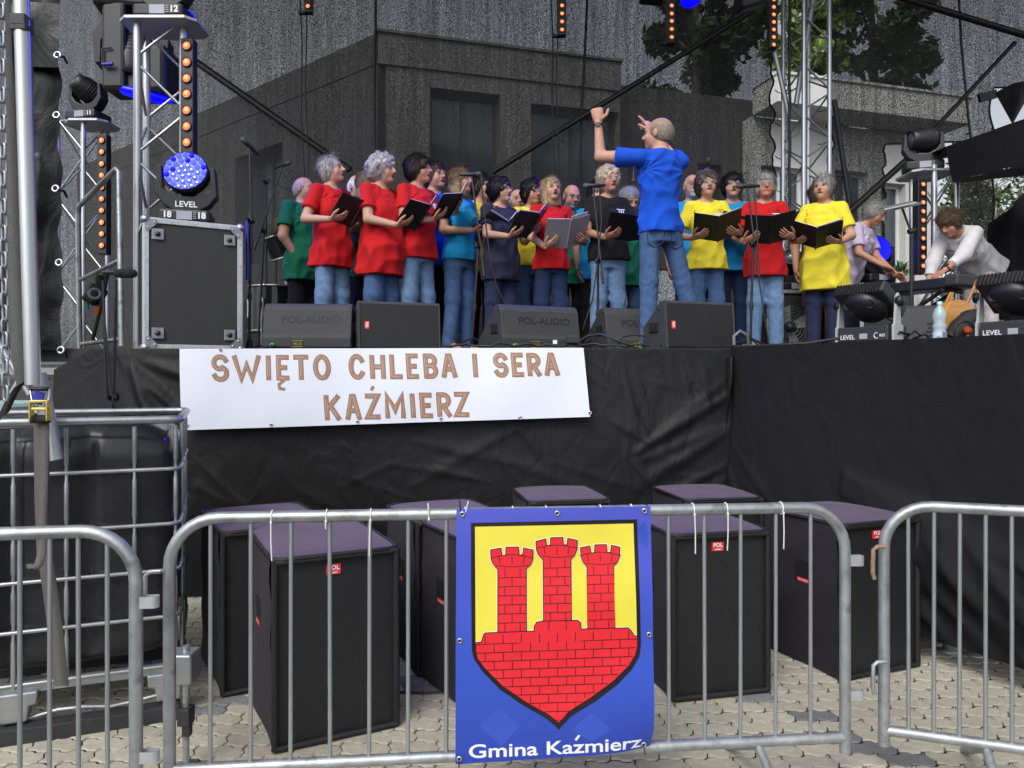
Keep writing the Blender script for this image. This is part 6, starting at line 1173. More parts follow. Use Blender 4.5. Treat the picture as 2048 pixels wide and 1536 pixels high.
# ================================================================ people
f32 = np.float32
class Fld:
    "signed distance field on a rectilinear grid, turned into one smooth mesh"
    def __init__(s, xs, ys, zs): s.xs, s.ys, s.zs = [np.asarray(a, f32) for a in (xs, ys, zs)]; s.F = np.full((len(xs), len(ys), len(zs)), .5, f32)
    def win(s, lo, hi, mg):
        return tuple(slice(max(0, int(np.searchsorted(a, l - mg)) - 1), int(np.searchsorted(a, h + mg)) + 1) for a, l, h in zip((s.xs, s.ys, s.zs), lo, hi))
    def pts(s, w): return s.xs[w[0]][:, None, None], s.ys[w[1]][None, :, None], s.zs[w[2]][None, None, :]
    def un(s, fn, lo, hi, k=.02, mg=.05):
        w = s.win(lo, hi, mg + k); X, Y, Z = s.pts(w); d = fn(X, Y, Z).astype(f32); a = s.F[w]; h = np.clip(.5 + .5 * (d - a) / k, 0, 1); s.F[w] = d + (a - d) * h - k * h * (1 - h)
    def cut(s, fn, lo, hi, k=.008, mg=.05):
        w = s.win(lo, hi, mg + k); X, Y, Z = s.pts(w); d = -fn(X, Y, Z).astype(f32); a = s.F[w]; h = np.clip(.5 - .5 * (d - a) / k, 0, 1); s.F[w] = d + (a - d) * h + k * h * (1 - h)
    def cone(s, a, b_, ra, rb, k=.02, flat_end=False):
        a, b_ = np.array(a, float), np.array(b_, float); r_ = max(ra, rb); lo, hi = np.minimum(a, b_) - r_, np.maximum(a, b_) + r_
        def fn(X, Y, Z):
            d = b_ - a; L2 = (d * d).sum(); t = ((X - a[0]) * d[0] + (Y - a[1]) * d[1] + (Z - a[2]) * d[2]) / L2; tc = np.clip(t, 0, 1)
            q = np.sqrt((X - a[0] - d[0] * tc) ** 2 + (Y - a[1] - d[1] * tc) ** 2 + (Z - a[2] - d[2] * tc) ** 2) - (ra + (rb - ra) * tc)
            return np.maximum(q, (t - 1) * math.sqrt(L2)) if flat_end else q
        s.un(fn, lo, hi, k)
    def ell(s, c, r_, Rm=None, k=.02, cut=False):
        c = np.array(c, float); m_ = max(r_)
        def fn(X, Y, Z):
            x, y, z = X - c[0], Y - c[1], Z - c[2]
            if Rm is not None: x, y, z = (Rm[0][0] * x + Rm[1][0] * y + Rm[2][0] * z, Rm[0][1] * x + Rm[1][1] * y + Rm[2][1] * z, Rm[0][2] * x + Rm[1][2] * y + Rm[2][2] * z)
            k0 = np.sqrt((x / r_[0]) ** 2 + (y / r_[1]) ** 2 + (z / r_[2]) ** 2) + 1e-6; k1 = np.sqrt((x / r_[0] ** 2) ** 2 + (y / r_[1] ** 2) ** 2 + (z / r_[2] ** 2) ** 2) + 1e-6; return k0 * (k0 - 1) / k1
        (s.cut if cut else s.un)(fn, c - m_, c + m_, k)
    def loft(s, o_, Rm, zs, a, b_, c, k=.03, zmin=None, zmax=None, disp=None):
        zs, a, b_, c = map(np.asarray, (zs, a, b_, c)); o_ = np.array(o_, float); zmin = zs[0] if zmin is None else zmin; zmax = zs[-1] if zmax is None else zmax
        cor = np.array([o_ + Rm @ np.array((x * max(a) * 1.1, y * max(b_) * 1.3, z)) for x in (-1, 1) for y in (-1, 1) for z in (zmin, zmax)])
        def fn(X, Y, Z):
            x, y, z = X - o_[0], Y - o_[1], Z - o_[2]; lx, ly, lz = (Rm[0, 0] * x + Rm[1, 0] * y + Rm[2, 0] * z, Rm[0, 1] * x + Rm[1, 1] * y + Rm[2, 1] * z, Rm[0, 2] * x + Rm[1, 2] * y + Rm[2, 2] * z)
            lx, ly, lz = np.broadcast_arrays(lx, ly, lz); A, B, Cc = np.interp(lz, zs, a), np.interp(lz, zs, b_), np.interp(lz, zs, c); yy = ly - Cc; q = (np.abs(lx / A) ** 2.3 + np.abs(yy / B) ** 2.3) ** (1 / 2.3); d = (q - 1) * np.minimum(A, B)
            if disp is not None: d = d + disp(lx, yy, lz, np.arctan2(yy / B, lx / A))
            return np.maximum(np.maximum(d, lz - zmax), zmin - lz)
        s.un(fn, cor.min(0), cor.max(0), k)
    def mesh(s):
        F = s.F; ins = F < 0; n = np.array(F.shape); C = {}
        for c in range(8):
            i, j, k = c & 1, c >> 1 & 1, c >> 2 & 1; C[c] = (slice(i, n[0] - 1 + i), slice(j, n[1] - 1 + j), slice(k, n[2] - 1 + k))
        cnt = sum(ins[C[c]].astype(np.int8) for c in range(8)); act = (cnt > 0) & (cnt < 8); I = np.argwhere(act); idx = np.full(act.shape, -1, np.int32); idx[act] = np.arange(len(I)); acc = np.zeros((len(I), 3), f32); num = np.zeros(len(I), f32)
        val = {c: F[C[c]][act] for c in range(8)}; off = {c: np.array([c & 1, c >> 1 & 1, c >> 2 & 1], f32) for c in range(8)}
        for a in range(8):
            for bit in (1, 2, 4):
                if a & bit: continue
                b_ = a | bit; fa, fb = val[a], val[b_]; cr = (fa < 0) != (fb < 0); t = np.where(cr, fa / np.where(cr, fa - fb, 1), 0)[:, None]; acc += np.where(cr[:, None], off[a] * (1 - t) + off[b_] * t, 0); num += cr
        pos = I + acc / num[:, None]; V = np.stack([np.interp(pos[:, q], np.arange(n[q]), ax) for q, ax in enumerate((s.xs, s.ys, s.zs))], 1).astype(f32); Q = []
        for ax in range(3):
            u_, v = [(1, 2), (2, 0), (0, 1)][ax]; A = ins[tuple(slice(0, -1) if q == ax else slice(1, -1) for q in range(3))]; B = ins[tuple(slice(1, None) if q == ax else slice(1, -1) for q in range(3))]
            for sgn in (0, 1):
                E = np.argwhere((A & ~B) if sgn == 0 else (~A & B))
                if not len(E): continue
                E = E.copy(); 
                for q in range(3):
                    if q != ax: E[:, q] += 1
                def cell(du, dv): e = E.copy(); e[:, u_] -= du; e[:, v] -= dv; return idx[e[:, 0], e[:, 1], e[:, 2]]
                q4 = np.stack([cell(1, 1), cell(0, 1), cell(0, 0), cell(1, 0)], 1); Q.append(q4 if sgn == 0 else q4[:, ::-1])
        Q = np.concatenate(Q); return V, Q[(Q >= 0).all(1)]
def rx(a): c, s_ = math.cos(a), math.sin(a); return np.array([[1, 0, 0], [0, c, -s_], [0, s_, c]])
def rz(a): c, s_ = math.cos(a), math.sin(a); return np.array([[c, -s_, 0], [s_, c, 0], [0, 0, 1]])
def ry(a): c, s_ = math.cos(a), math.sin(a); return np.array([[c, 0, s_], [0, 1, 0], [-s_, 0, c]])
def unit(v): v = np.array(v, float); return v / (np.linalg.norm(v) + 1e-9)
def axis(lo, hi, h, fl=None, fh=None, hf=None):
    if fl is None: return np.arange(lo, hi + h, h)
    return np.concatenate([np.arange(lo, fl, h), np.arange(fl, fh, hf), np.arange(fh, hi + h, h)])
def mesh_attr(name, V, Q, col, matx, parent):
    me = quick_mesh(name, V, Q, True, [matx])
    if col is not None:
        at_ = me.color_attributes.new('Col', 'FLOAT_COLOR', 'POINT'); c4 = np.ones((len(V), 4), f32); c4[:, :3] = col; at_.data.foreach_set('color', c4.ravel())
    ob = bpy.data.objects.new(name, me); COL.objects.link(ob); ob.parent = parent; return ob
def attr_mat(name, rough, var=.1, scale=40, bump=0.0, sss=0.0, spec=.4, sheen=0):
    m = bpy.data.materials.new(name); m.use_nodes = True; nt = m.node_tree; L = nt.links.new; bs = nt.nodes['Principled BSDF']; at_ = nt.nodes.new('ShaderNodeVertexColor'); at_.layer_name = 'Col'
    n = nt.nodes.new('ShaderNodeTexNoise'); n.inputs['Scale'].default_value = scale; n.inputs['Detail'].default_value = 5; tc = nt.nodes.new('ShaderNodeTexCoord'); L(tc.outputs['Object'], n.inputs['Vector']); mr = nt.nodes.new('ShaderNodeMapRange'); mr.inputs[1].default_value = .3; mr.inputs[2].default_value = .7; mr.inputs[3].default_value = 1 - var; mr.inputs[4].default_value = 1 + var; L(n.outputs['Fac'], mr.inputs[0])
    mu = nt.nodes.new('ShaderNodeMixRGB'); mu.blend_type = 'MULTIPLY'; mu.inputs[0].default_value = 1; L(at_.outputs[0], mu.inputs[1]); L(mr.outputs[0], mu.inputs[2]); L(mu.outputs[0], bs.inputs['Base Color']); bs.inputs['Roughness'].default_value = rough; bs.inputs['Specular IOR Level'].default_value = spec
    if sss: bs.inputs['Subsurface Weight'].default_value = sss; bs.inputs['Subsurface Radius'].default_value = (.01, .004, .002)
    if bump: bp = nt.nodes.new('ShaderNodeBump'); bp.inputs['Strength'].default_value = bump; bp.inputs['Distance'].default_value = .008; L(n.outputs['Fac'], bp.inputs['Height']); L(bp.outputs[0], bs.inputs['Normal'])
    return m
M_SKIN = attr_mat('skin', .55, .10, 60, .12, .0, .35); M_HAIR = attr_mat('hair', .5, .35, 90, .5, 0, .3); M_EYEG = mat('spectacle frame', (.03, .02, .02), .3, .2, 0); M_EYES = mat('thin metal frame', (.35, .33, .32), .3, .8, 0); M_LENST = glass_mat('tinted lens', (.25, .16, .10), .55); M_LENSC = glass_mat('clear lens', (.6, .62, .65), .10)
def cloth(name, col, rough=.85, jeans=False):
    key = 'cloth ' + name
    if key in MATS: return MATS[key]
    m = mat(key, col, rough, 0, .10 if not jeans else .22, 14 if not jeans else 22, 0, spec=.2, sheen=.03 if not jeans else .02, dirt=(tuple(min(1, c * 1.6 + .01) for c in col), 5, .60) if jeans else None); nt = m.node_tree; L = nt.links.new; bs = nt.nodes['Principled BSDF']; tc = nt.nodes.new('ShaderNodeTexCoord'); mp = nt.nodes.new('ShaderNodeMapping'); mp.inputs['Scale'].default_value = (1, 1, .45); mp.inputs['Rotation'].default_value = (.3, .5, .2); L(tc.outputs['Object'], mp.inputs[0])
    n = nt.nodes.new('ShaderNodeTexNoise'); n.noise_type = 'RIDGED_MULTIFRACTAL'; n.inputs['Scale'].default_value = 4.5 if not jeans else 7; n.inputs['Detail'].default_value = 2.5; n.inputs['Distortion'].default_value = .9; L(mp.outputs[0], n.inputs['Vector']); bp = nt.nodes.new('ShaderNodeBump'); bp.inputs['Strength'].default_value = .6; bp.inputs['Distance'].default_value = .016; L(n.outputs['Fac'], bp.inputs['Height'])
    n2 = nt.nodes.new('ShaderNodeTexNoise'); n2.inputs['Scale'].default_value = 260; L(tc.outputs['Object'], n2.inputs['Vector']); b2 = nt.nodes.new('ShaderNodeBump'); b2.inputs['Strength'].default_value = .25; b2.inputs['Distance'].default_value = .002; L(n2.outputs['Fac'], b2.inputs['Height']); L(bp.outputs[0], b2.inputs['Normal']); L(b2.outputs[0], bs.inputs['Normal']); return m
SH = {'red': (.47, .010, .013), 'green': (.006, .125, .068), 'cyan': (.012, .24, .50), 'yellow': (.74, .62, .045), 'navy': (.022, .022, .05), 'black': (.011, .011, .012), 'blue': (.008, .075, .52), 'lilac': (.50, .42, .56), 'white': (.60, .585, .60), 'maroon': (.12, .015, .02)}
TR_ = {'light': (.13, .215, .36), 'mid': (.055, .105, .22), 'dark': (.02, .034, .085), 'black': (.010, .010, .013), 'navy': (.022, .026, .065), 'khaki': (.07, .065, .05), 'pale': (.55, .48, .50)}
def tube_arr(pts, rs, n=7, flat=None):
    m = MB(); m.tube([Vector(p) for p in pts], list(rs), n); return m.v, m.f
def hand_geo(W, f, n, th, k, curl, thumb_open=.8, spread=.06, wide=1.0):
    "palm and five separate bent fingers; W wrist, f finger direction, n palm normal, th towards the thumb"
    f = unit(f); n = unit(np.array(n) - f * np.dot(n, f)); th = unit(np.array(th) - f * np.dot(th, f) - n * np.dot(th, n)); V = []; Q = []
    def add(v, q): 
        o_ = len(V); V.extend([tuple(p) for p in v]); Q.extend([tuple(i + o_ for i in fc) for fc in q])
    secs = []
    for (d, hw, hh, sh) in ((-.015, .026, .019, 0), (.02, .034, .018, .003), (.055, .041, .017, .003), (.086, .040, .013, 0), (.094, .032, .008, 0)):
        c = np.array(W) + f * d * k + th * sh * k; secs.append([c + (th * math.cos(a) * hw + n * math.sin(a) * hh) * k for a in [2 * math.pi * i / 10 for i in range(10)]])
    v = [p for s_ in secs for p in s_]; q = [(i * 10 + j, i * 10 + (j + 1) % 10, (i + 1) * 10 + (j + 1) % 10, (i + 1) * 10 + j) for i in range(len(secs) - 1) for j in range(10)] + [tuple(reversed(range(10))), tuple(range(40, 50))]; add(v, q)
    for i, (off, L_, r_) in enumerate(((.029, .074, .0092), (.010, .083, .0096), (-.010, .077, .0092), (-.029, .060, .0082))):
        p = np.array(W) + f * (.080 - .006 * (i == 3)) * k + th * off * k; d = unit(f + th * spread * (1.5 - i)); pts = [p - f * .01 * k, p]; rs = [r_ * k, r_ * k]; cu = curl[i] if isinstance(curl[0], (tuple, list)) else curl; ang = 0
        for s_, (frac, a) in enumerate(zip((.44, .31, .25), cu)):
            ang += R(a); dd = unit(d * math.cos(ang) + n * math.sin(ang)); p = p + dd * L_ * frac * k; pts.append(p); rs.append(r_ * k * (.95, .86, .6)[s_])
        add(*tube_arr(pts, rs, 7))
    p = np.array(W) + f * .022 * k + th * .030 * k; d1 = unit(f * .55 + th * thumb_open + n * .25); d2 = unit(f * .85 + th * thumb_open * .45 + n * .3); add(*tube_arr([p - d1 * .012 * k, p, p + d1 * .036 * k, p + d1 * .036 * k + d2 * .028 * k, p + d1 * .036 * k + d2 * .05 * k], [.013 * k, .0135 * k, .0115 * k, .0100 * k, .006 * k], 8))
    return np.array(V), Q
def ik(S, W, L1, L2, pole):
    S, W = np.array(S, float), np.array(W, float); d = W - S; D = np.linalg.norm(d)
    if D > (L1 + L2) * .995: W = S + d / D * (L1 + L2) * .995; d = W - S; D = np.linalg.norm(d)
    u_ = d / D; a = (L1 * L1 - L2 * L2 + D * D) / (2 * D); h = math.sqrt(max(0, L1 * L1 - a * a)); p = unit(np.array(pole) - u_ * np.dot(pole, u_)); return S + u_ * a + p * h, W
PCOUNT = 0
def person(label, px, top, H, heading, shirt, pants, hair, sk=(.50, .27, .185), yaw=0, pitch=0, roll=0, girth=1.0, bust=0.0, belly=0.0, hem=-.13, sleeve=.68, long=0.0, lean=0.0, pose='folder', fold=None, d=None, z0=None, glasses=None, mouth=0.0, brow=(.12, .08, .05), beard=None, arms=None, feet=None, watch=None, emblem=False, male=False, base_px=None, loose=.008, shorts=False, group='singers of the choir on stage', spread=1.0, pockets=False):
    global PCOUNT; PCOUNT += 1; seed = PCOUNT; rs_ = np.random.default_rng(seed); rp = random.Random(seed)
    d = d or F_PX * (H + ST - CAM_H) / (HZ - top); X = ((base_px or px) - 1024) / F_PX * d; k = H / 1.66; th = R(heading)
    root = thing('person', label, 'person', (X, d, ST), group, rz=th if th != 0 else 1e-6); ORG[root.name] = Vector((0, 0, 0))
    hip = np.array([0, 0, .885 * k]); Rt = rx(lean and -(-R(lean)) or 0.0) if False else rx(R(lean)); T = lambda x, y, z: hip + Rt @ (np.array([x, y, z]) * k)
    sw = (.166 if male else .143) * (1 + .25 * (girth - 1)); SL = {+1: T(sw, .012, .462), -1: T(-sw, .012, .462)}; L1, L2 = .285 * k, .255 * k
    Rh = rz(R(yaw)) @ ry(R(roll)) @ rx(R(-pitch)); neck0, neck1 = T(0, .018, .46), T(0, -.008, .552); hc = neck1 + (Rh @ np.array([0, -.022, .095])) * k
    # ---- arms
    E, W, HF = {}, {}, {}; fo = None
    if pose == 'folder':
        fx, fy, fz, tilt, fyaw, phi, frol = fold or (0, -.36, 1.16, 38, 0, 20, 0); t_ = R(tilt); Rf = rz(R(fyaw)) @ ry(R(frol)); r_ = Rf @ np.array([1., 0, 0]); u_ = Rf @ np.array([0, -math.sin(t_), math.cos(t_)]); inn = Rf @ np.array([0, math.cos(t_), math.sin(t_)]); Fc = np.array([fx, fy, fz]) * np.array([1, 1, k]); fo = (Fc, r_, u_, inn, R(phi))
        for s_ in (1, -1):
            e = r_ * s_ * math.cos(R(phi)) + inn * math.sin(R(phi)); p = Fc + e * .15 - u_ * .075 - inn * .026; f = unit(-e * .70 + u_ * .55 - inn * .1); Wt = p - f * .075 * k; E[s_], W[s_] = ik(SL[s_], Wt, L1, L2, np.array([s_ * .55, .35, -1.0])); HF[s_] = (f, inn, u_ * .6 + r_ * s_ * .5, (14, 18, 14))
    elif pose == 'down':
        for s_ in (1, -1): E[s_] = SL[s_] + np.array([s_ * .05, .04, -.28]) * k; W[s_] = E[s_] + np.array([s_ * -.01, -.06, -.245]) * k; HF[s_] = (W[s_] - E[s_], np.array([-s_, 0, 0]), np.array([0, -1, 0]), (20, 25, 15))
    if arms:
        Ri = rz(-th)
        for s_, (e, w, f, n, tv, cu) in arms.items():
            E[s_] = SL[s_] + Ri @ (np.array(e) * k); W[s_] = SL[s_] + Ri @ (np.array(w) * k); HF[s_] = (Ri @ np.array(f), Ri @ np.array(n), Ri @ np.array(tv), cu)
    # ---- legs
    ft = feet or ((.10, 0), (-.10, .03)); hipj = {1: hip + np.array([.072, 0, -.03]) * k, -1: hip + np.array([-.072, 0, -.03]) * k}; ank = {1: np.array([ft[0][0], ft[0][1], .085]) * k, -1: np.array([ft[1][0], ft[1][1], .085]) * k}; kn = {s_: (hipj[s_] + ank[s_]) / 2 + np.array([0, -.02, .015]) * k for s_ in (1, -1)}
    # ---- torso section table
    g = girth; zs = np.array([-.24, -.12, -.02, .08, .18, .28, .36, .43, .485, .525]) * k
    if male: A = np.array([.168, .168, .165, .162, .165, .176, .184, .174, .126, .070]); B = np.array([.118, .120, .120, .116, .120, .128, .126, .108, .082, .06])
    else: A = np.array([.176, .178, .172, .155, .152, .158, .162, .150, .108, .064]); B = np.array([.122, .126, .122, .112, .112, .118, .116, .096, .070, .052])
    gz = np.array([1, 1, 1, 1, 1, .9, .7, .45, .2, 0]); A = A * (1 + (g - 1) * gz) * np.array([.85, .85, .84, .83, .82, .82, .85, .89, .95, 1]); B = B * (1 + (g - 1) * 1.2 * gz); Cc = np.array([0, -.004, -.006, -.008, -.008, -.008, -.002, .004, .010, .012]); bl_ = np.array([.3, .75, 1, 1, .8, .4, .1, 0, 0, 0]) * belly; B = (B + bl_ * .5) * k; A = A * k; Cc = (Cc - bl_ * .5) * k
    # ---- body (skin): one continuous surface, finer at the head
    allp = np.array(list(SL.values()) + list(E.values()) + list(W.values()) + [hc, hip + [.2, .2, 0], hip - [.2, .2, 0]] + list(ank.values()) + list(kn.values())); lo, hi = allp.min(0) - .16 * k, allp.max(0) + .16 * k; lo[2] = -.01
    hr = .135 * k; hx = [(hc[i] - hr * (1.15 if i == 1 else 1), hc[i] + hr * (1.15 if i < 2 else 1.15)) for i in range(3)]; h, hf = .0125, .0062; fl = Fld(axis(lo[0], hi[0], h, hx[0][0], hx[0][1], hf), axis(lo[1], hi[1], h, hx[1][0], hx[1][1], hf), axis(lo[2], hi[2], h, hx[2][0], hx[2][1], hf))
    bs_ = np.array([.70, .72, .74, .80, .85, .9, .92, .95, 1, 1]); fl.loft(hip, Rt, zs, A * bs_ - .012 * k, B * bs_ - .012 * k, Cc, .03, zmin=-.07 * k)
    fl.cone(neck0, neck1 + (Rh @ np.array([0, .006, .03])) * k, (.060 if male else .052) * k, (.054 if male else .046) * k, .03); sh_r = (.054 if male else .047) * (1 + .4 * (g - 1)) * k
    for s_ in (1, -1):
        fl.cone(T(.06 * s_, .014, .492), SL[s_], .034 * k, sh_r * .96, .03); fl.cone(SL[s_], E[s_], sh_r * .96, (.043 if male else .039) * (1 + .4 * (g - 1)) * k, .02); fl.cone(E[s_], W[s_], (.042 if male else .038) * (1 + .3 * (g - 1)) * k, .0255 * k, .015); fl.cone(hipj[s_], kn[s_], .078 * k * g, .052 * k, .03); fl.cone(kn[s_], ank[s_], .052 * k, .036 * k, .02); fl.cone(ank[s_], ank[s_] + np.array([0, -.13, -.05]) * k, .038 * k, .028 * k, .02)
    Hm = lambda x, y, z: hc + (Rh @ np.array([x, y, z])) * k
    def he(c, r_, kk=.012, cut=False): fl.ell(Hm(*c), tuple(q * k for q in r_), Rh, kk, cut)
    fw = 1.06 if male else 1.0
    he((0, .016, .028), (.074, .093, .084)); he((0, -.018, -.034), (.061 * fw, .070, .080), .02); he((0, -.060, -.088), (.026 * fw, .022, .020), .018); he((.038, -.050, -.030), (.026, .026, .030), .02); he((-.038, -.050, -.030), (.026, .026, .030), .02)
    fl.cone(Hm(-.036, -.074, .026), Hm(.036, -.074, .026), .0135 * k, .0135 * k, .012)
    he((.031, -.094, .006), (.015, .014, .010), .010, True); he((-.031, -.094, .006), (.015, .014, .010), .010, True)
    fl.cone(Hm(0, -.082, .016), Hm(0, -.107, -.024), .0075 * k, .0125 * k, .010); he((.011, -.094, -.028), (.008, .010, .007), .006); he((-.011, -.094, -.028), (.008, .010, .007), .006)
    he((0, -.082, -.054), (.024, .010, .012), .010)
    if mouth: he((0, -.093, -.059), (.017, .018, .006 + .010 * mouth), .006, True)
    else: he((0, -.097, -.056), (.022, .010, .0022), .004, True)
    for s_ in (1, -1): he((.074 * s_ * (1.03 if male else 1), .012, -.006), (.010, .020, .030), .008)
    V, Q = fl.mesh(); L_ = ((V - hc) @ Rh) / k; inh = (np.abs(L_) < .16).all(1) & (V[:, 2] > neck1[2] - .09 * k); x, y, z = L_.T
    base = np.array(sk); col = np.tile(base, (len(V), 1)) * (1 + .05 * rs_.normal(size=(len(V), 1)))
    def paint(w, c): 
        w = np.clip(w, 0, 1)[:, None]; col[:] = col * (1 - w) + np.array(c) * w
    gs = lambda cx, cy, cz, sx, sy, sz: np.exp(-(((x - cx) / sx) ** 2 + ((y - cy) / sy) ** 2 + ((z - cz) / sz) ** 2)) * inh
    for s_ in (1, -1):
        paint(.45 * gs(.042 * s_, -.07, -.03, .022, .04, .022), (base[0] * 1.05, base[1] * .72, base[2] * .70)); paint(1.2 * gs(.032 * s_, -.085, .030, .019, .03, .006), brow); paint(.6 * gs(.031 * s_, -.085, .008, .017, .02, .008), base * .38)
        paint(.5 * gs(.075 * s_, .01, -.005, .02, .03, .03), base * np.array([1.0, .75, .7]))
    paint(.35 * gs(0, -.11, -.024, .016, .02, .014), (base[0], base[1] * .75, base[2] * .72)); paint(.95 * gs(0, -.09, -.056, .024, .02, .010 + .006 * mouth), (base[0] * .80, base[1] * .42, base[2] * .45))
    if mouth: paint(2.2 * gs(0, -.084, -.060, .014, .010, .004 + .007 * mouth), (.03, .008, .008))
    if beard is not None: paint(1.3 * np.clip((-.035 - z) / .02, 0, 1) * np.clip((.02 - y) / .03, 0, 1) * inh * (1 - 1.2 * gs(0, -.09, -.056, .016, .02, .006)) * (z > -.13), beard)
    if hair.get('style') in ('bald', 'crop'): paint((hair['stub']) * np.clip((z - (.02 - y * .35)) / .03, 0, 1) * np.clip((y + .035 + .4 * np.abs(x)) / .03, 0, 1) * inh, hair['col'])
    allV, allQ, allC = [V], [Q], [col]; n0 = len(V); extraF = []
    for s_ in (1, -1):
        f, n, tv, cu = HF[s_]; hv, hq = hand_geo(W[s_], f, n, tv, k * (1.08 if male else 1.0), cu); extraF.append((hv, hq)); 
    for s_ in (1, -1): # eyeballs
        m = MB(); m.lathe([(.0001, -.0115), (.008, -.0082), (.0115, 0), (.0098, .006), (.0058, .0099)], (0, 0, 0), (0, 0, 1), 10); m.lathe([(.0058, .0099), (.003, .0111), (.0001, .0115)], (0, 0, 0), (0, 0, 1), 10); gaze = Rh @ rx(R(-6)) @ np.array([0, -1, 0]); qm = np.array(Vector(gaze).to_track_quat('Z', 'Y').to_matrix()); ev = np.array([tuple(v) for v in m.v]); cI = ev[:, 2] > .0085; ev2 = (ev @ qm.T) * k + Hm(.031 * s_, -.0735, .006); extraF.append((ev2, m.f, np.where(cI[:, None], (.03, .022, .018), (.27, .22, .20))))
    quads = [tuple(q) for q in Q.tolist()]; VV = [V]; CC = [col]; off = n0
    for ex in extraF:
        v = np.asarray(ex[0], f32); VV.append(v); CC.append(np.tile(base * np.array([1.0, .93, .9]), (len(v), 1)) if len(ex) < 3 else ex[2]); quads += [tuple(i + off for i in fc) for fc in ex[1]]; off += len(v)
    Vf = np.concatenate(VV); me = bpy.data.meshes.new('body'); me.from_pydata(Vf.tolist(), [], quads); me.polygons.foreach_set('use_smooth', np.ones(len(me.polygons), bool)); at_ = me.color_attributes.new('Col', 'FLOAT_COLOR', 'POINT'); c4 = np.ones((len(Vf), 4), f32); c4[:, :3] = np.clip(np.concatenate(CC), 0, 1); at_.data.foreach_set('color', c4.ravel()); me.materials.append(M_SKIN); me.update(); bo = bpy.data.objects.new('body', me); COL.objects.link(bo); bo.parent = root
    # ---- shirt
    zh = hem * k; lo2 = np.minimum(lo, 9) ; ph = rs_.uniform(0, 6.28, 8); n1, n2 = rp.choice([5, 6, 7]), rp.choice([9, 11, 12])
    def drape(lx, ly, lz, an):
        low = np.clip((.20 * k - lz) / (.35 * k), 0, 1); rdg = lambda q: 1 - 2 * np.abs(np.sin(q * .5)); o_ = -.010 * low * rdg(an * n1 + ph[0] + lz * 5) - .004 * low * np.sin(an * n2 + ph[1] - lz * 6) - .0075 * rdg(lz * 20 + an * 3.0 + ph[2] + 1.6 * np.sin(an * 2 + ph[3])) - .005 * rdg(lz * 36 - an * 5 + ph[4] + 1.5 * np.sin(an * 3 + lz * 9)); 
        for s_ in (1, -1):
            qx, qz = lx - s_ * .145 * k, lz - .37 * k; o_ = o_ - .0075 * np.exp(-(qx * qx + qz * qz) / (.17 * k) ** 2) * rdg(np.arctan2(qz, qx) * 12 + ph[5 + (s_ > 0)])
        return o_.astype(f32)
    hs = .0095; sp = [SL[1], SL[-1], E[1], E[-1]] + ([W[1], W[-1]] if long else []) + [T(a, b_, c) for a in (-.3, .3) for b_ in (-.25, .2) for c in (hem, .55)]; sp = np.array(sp); l2, h2 = sp.min(0) - .09, sp.max(0) + .09
    fs = Fld(axis(l2[0], h2[0], hs), axis(l2[1], h2[1], hs), axis(l2[2], h2[2], hs)); lz_ = np.array([0.012] * 10); A2, B2 = A + loose * k, B + loose * k; A2[:4] += .010 * k; B2[:4] += .012 * k; low_w = max(A2[3:6].max(), A2[1]); A2[:3] = np.maximum(np.maximum(A2[:3], low_w * .99 * spread), .172 * (1 + (g - 1) * .9) * k); B2[:4] = np.maximum(B2[:4], B2[4:6].max() * .99 * spread)
    fs.loft(hip, Rt, zs, A2, B2, Cc, .03, zmin=zh, disp=drape)
    if bust:
        for s_ in (1, -1): fs.ell(T(.072 * s_, -.085 * (1 + .3 * (g - 1)), .285), (.075 * k, .055 * k * bust, .075 * k), Rt, .06)
    for s_ in (1, -1):
        fs.cone(T(.055 * s_, .014, .492), SL[s_], .036 * k, sh_r + .003 * k, .02); fs.cone(SL[s_], SL[s_] + (E[s_] - SL[s_]) * sleeve, sh_r + .003 * k, sh_r + .018 * k, .022, flat_end=(long == 0))
        if long: fs.cone(SL[s_], E[s_], sh_r + .014 * k, .058 * k, .03); fs.cone(E[s_], E[s_] + (W[s_] - E[s_]) * long, .056 * k, .046 * k, .02, flat_end=True)
    fs.ell(neck1 + (Rt @ np.array([0, -.012, -.015])) * k, (.070 * k, .078 * k, .052 * k), Rt, .012, cut=True)
    V, Q = fs.mesh(); shm = cloth(shirt, SH[shirt]); so = mesh_attr('shirt', V, Q, None, shm, root); shV = V
    # ---- trousers
    hs = .0125; tp = np.array([hip + [.24, .2, .1], hip - [.24, .2, 0], ank[1], ank[-1], kn[1], kn[-1]]); l3, h3 = tp.min(0) - .10, tp.max(0) + .10; l3[2] = .03 * k if not shorts else kn[1][2] - .02; ftr = Fld(axis(l3[0], h3[0], hs), axis(l3[1], h3[1], hs), axis(l3[2], h3[2], hs)); ftr.loft(hip, Rt if lean < 20 else np.eye(3), np.array([-.13, -.05, .015, .06]) * k, (np.array([.140, .147, .134, .115]) * (1 + (g - 1) * .9)) * k, (np.array([.098, .106, .094, .080]) * (1 + (g - 1) * .8)) * k, np.array([.006, .004, -.002, -.004]) * k, .03)
    if not male: ftr.ell(hip + np.array([0, .035, -.08]) * k, (.112 * g * k, .068 * g * k, .085 * k), None, .03)
    for s_ in (1, -1):
        gg = 1 + (g - 1) * .8; ftr.cone(hipj[s_], kn[s_], .081 * k * gg, .067 * k * gg, .03)
        if not shorts: ftr.cone(kn[s_], ank[s_] + np.array([0, .0, -.045]) * k, .067 * k * gg, .061 * k, .03)
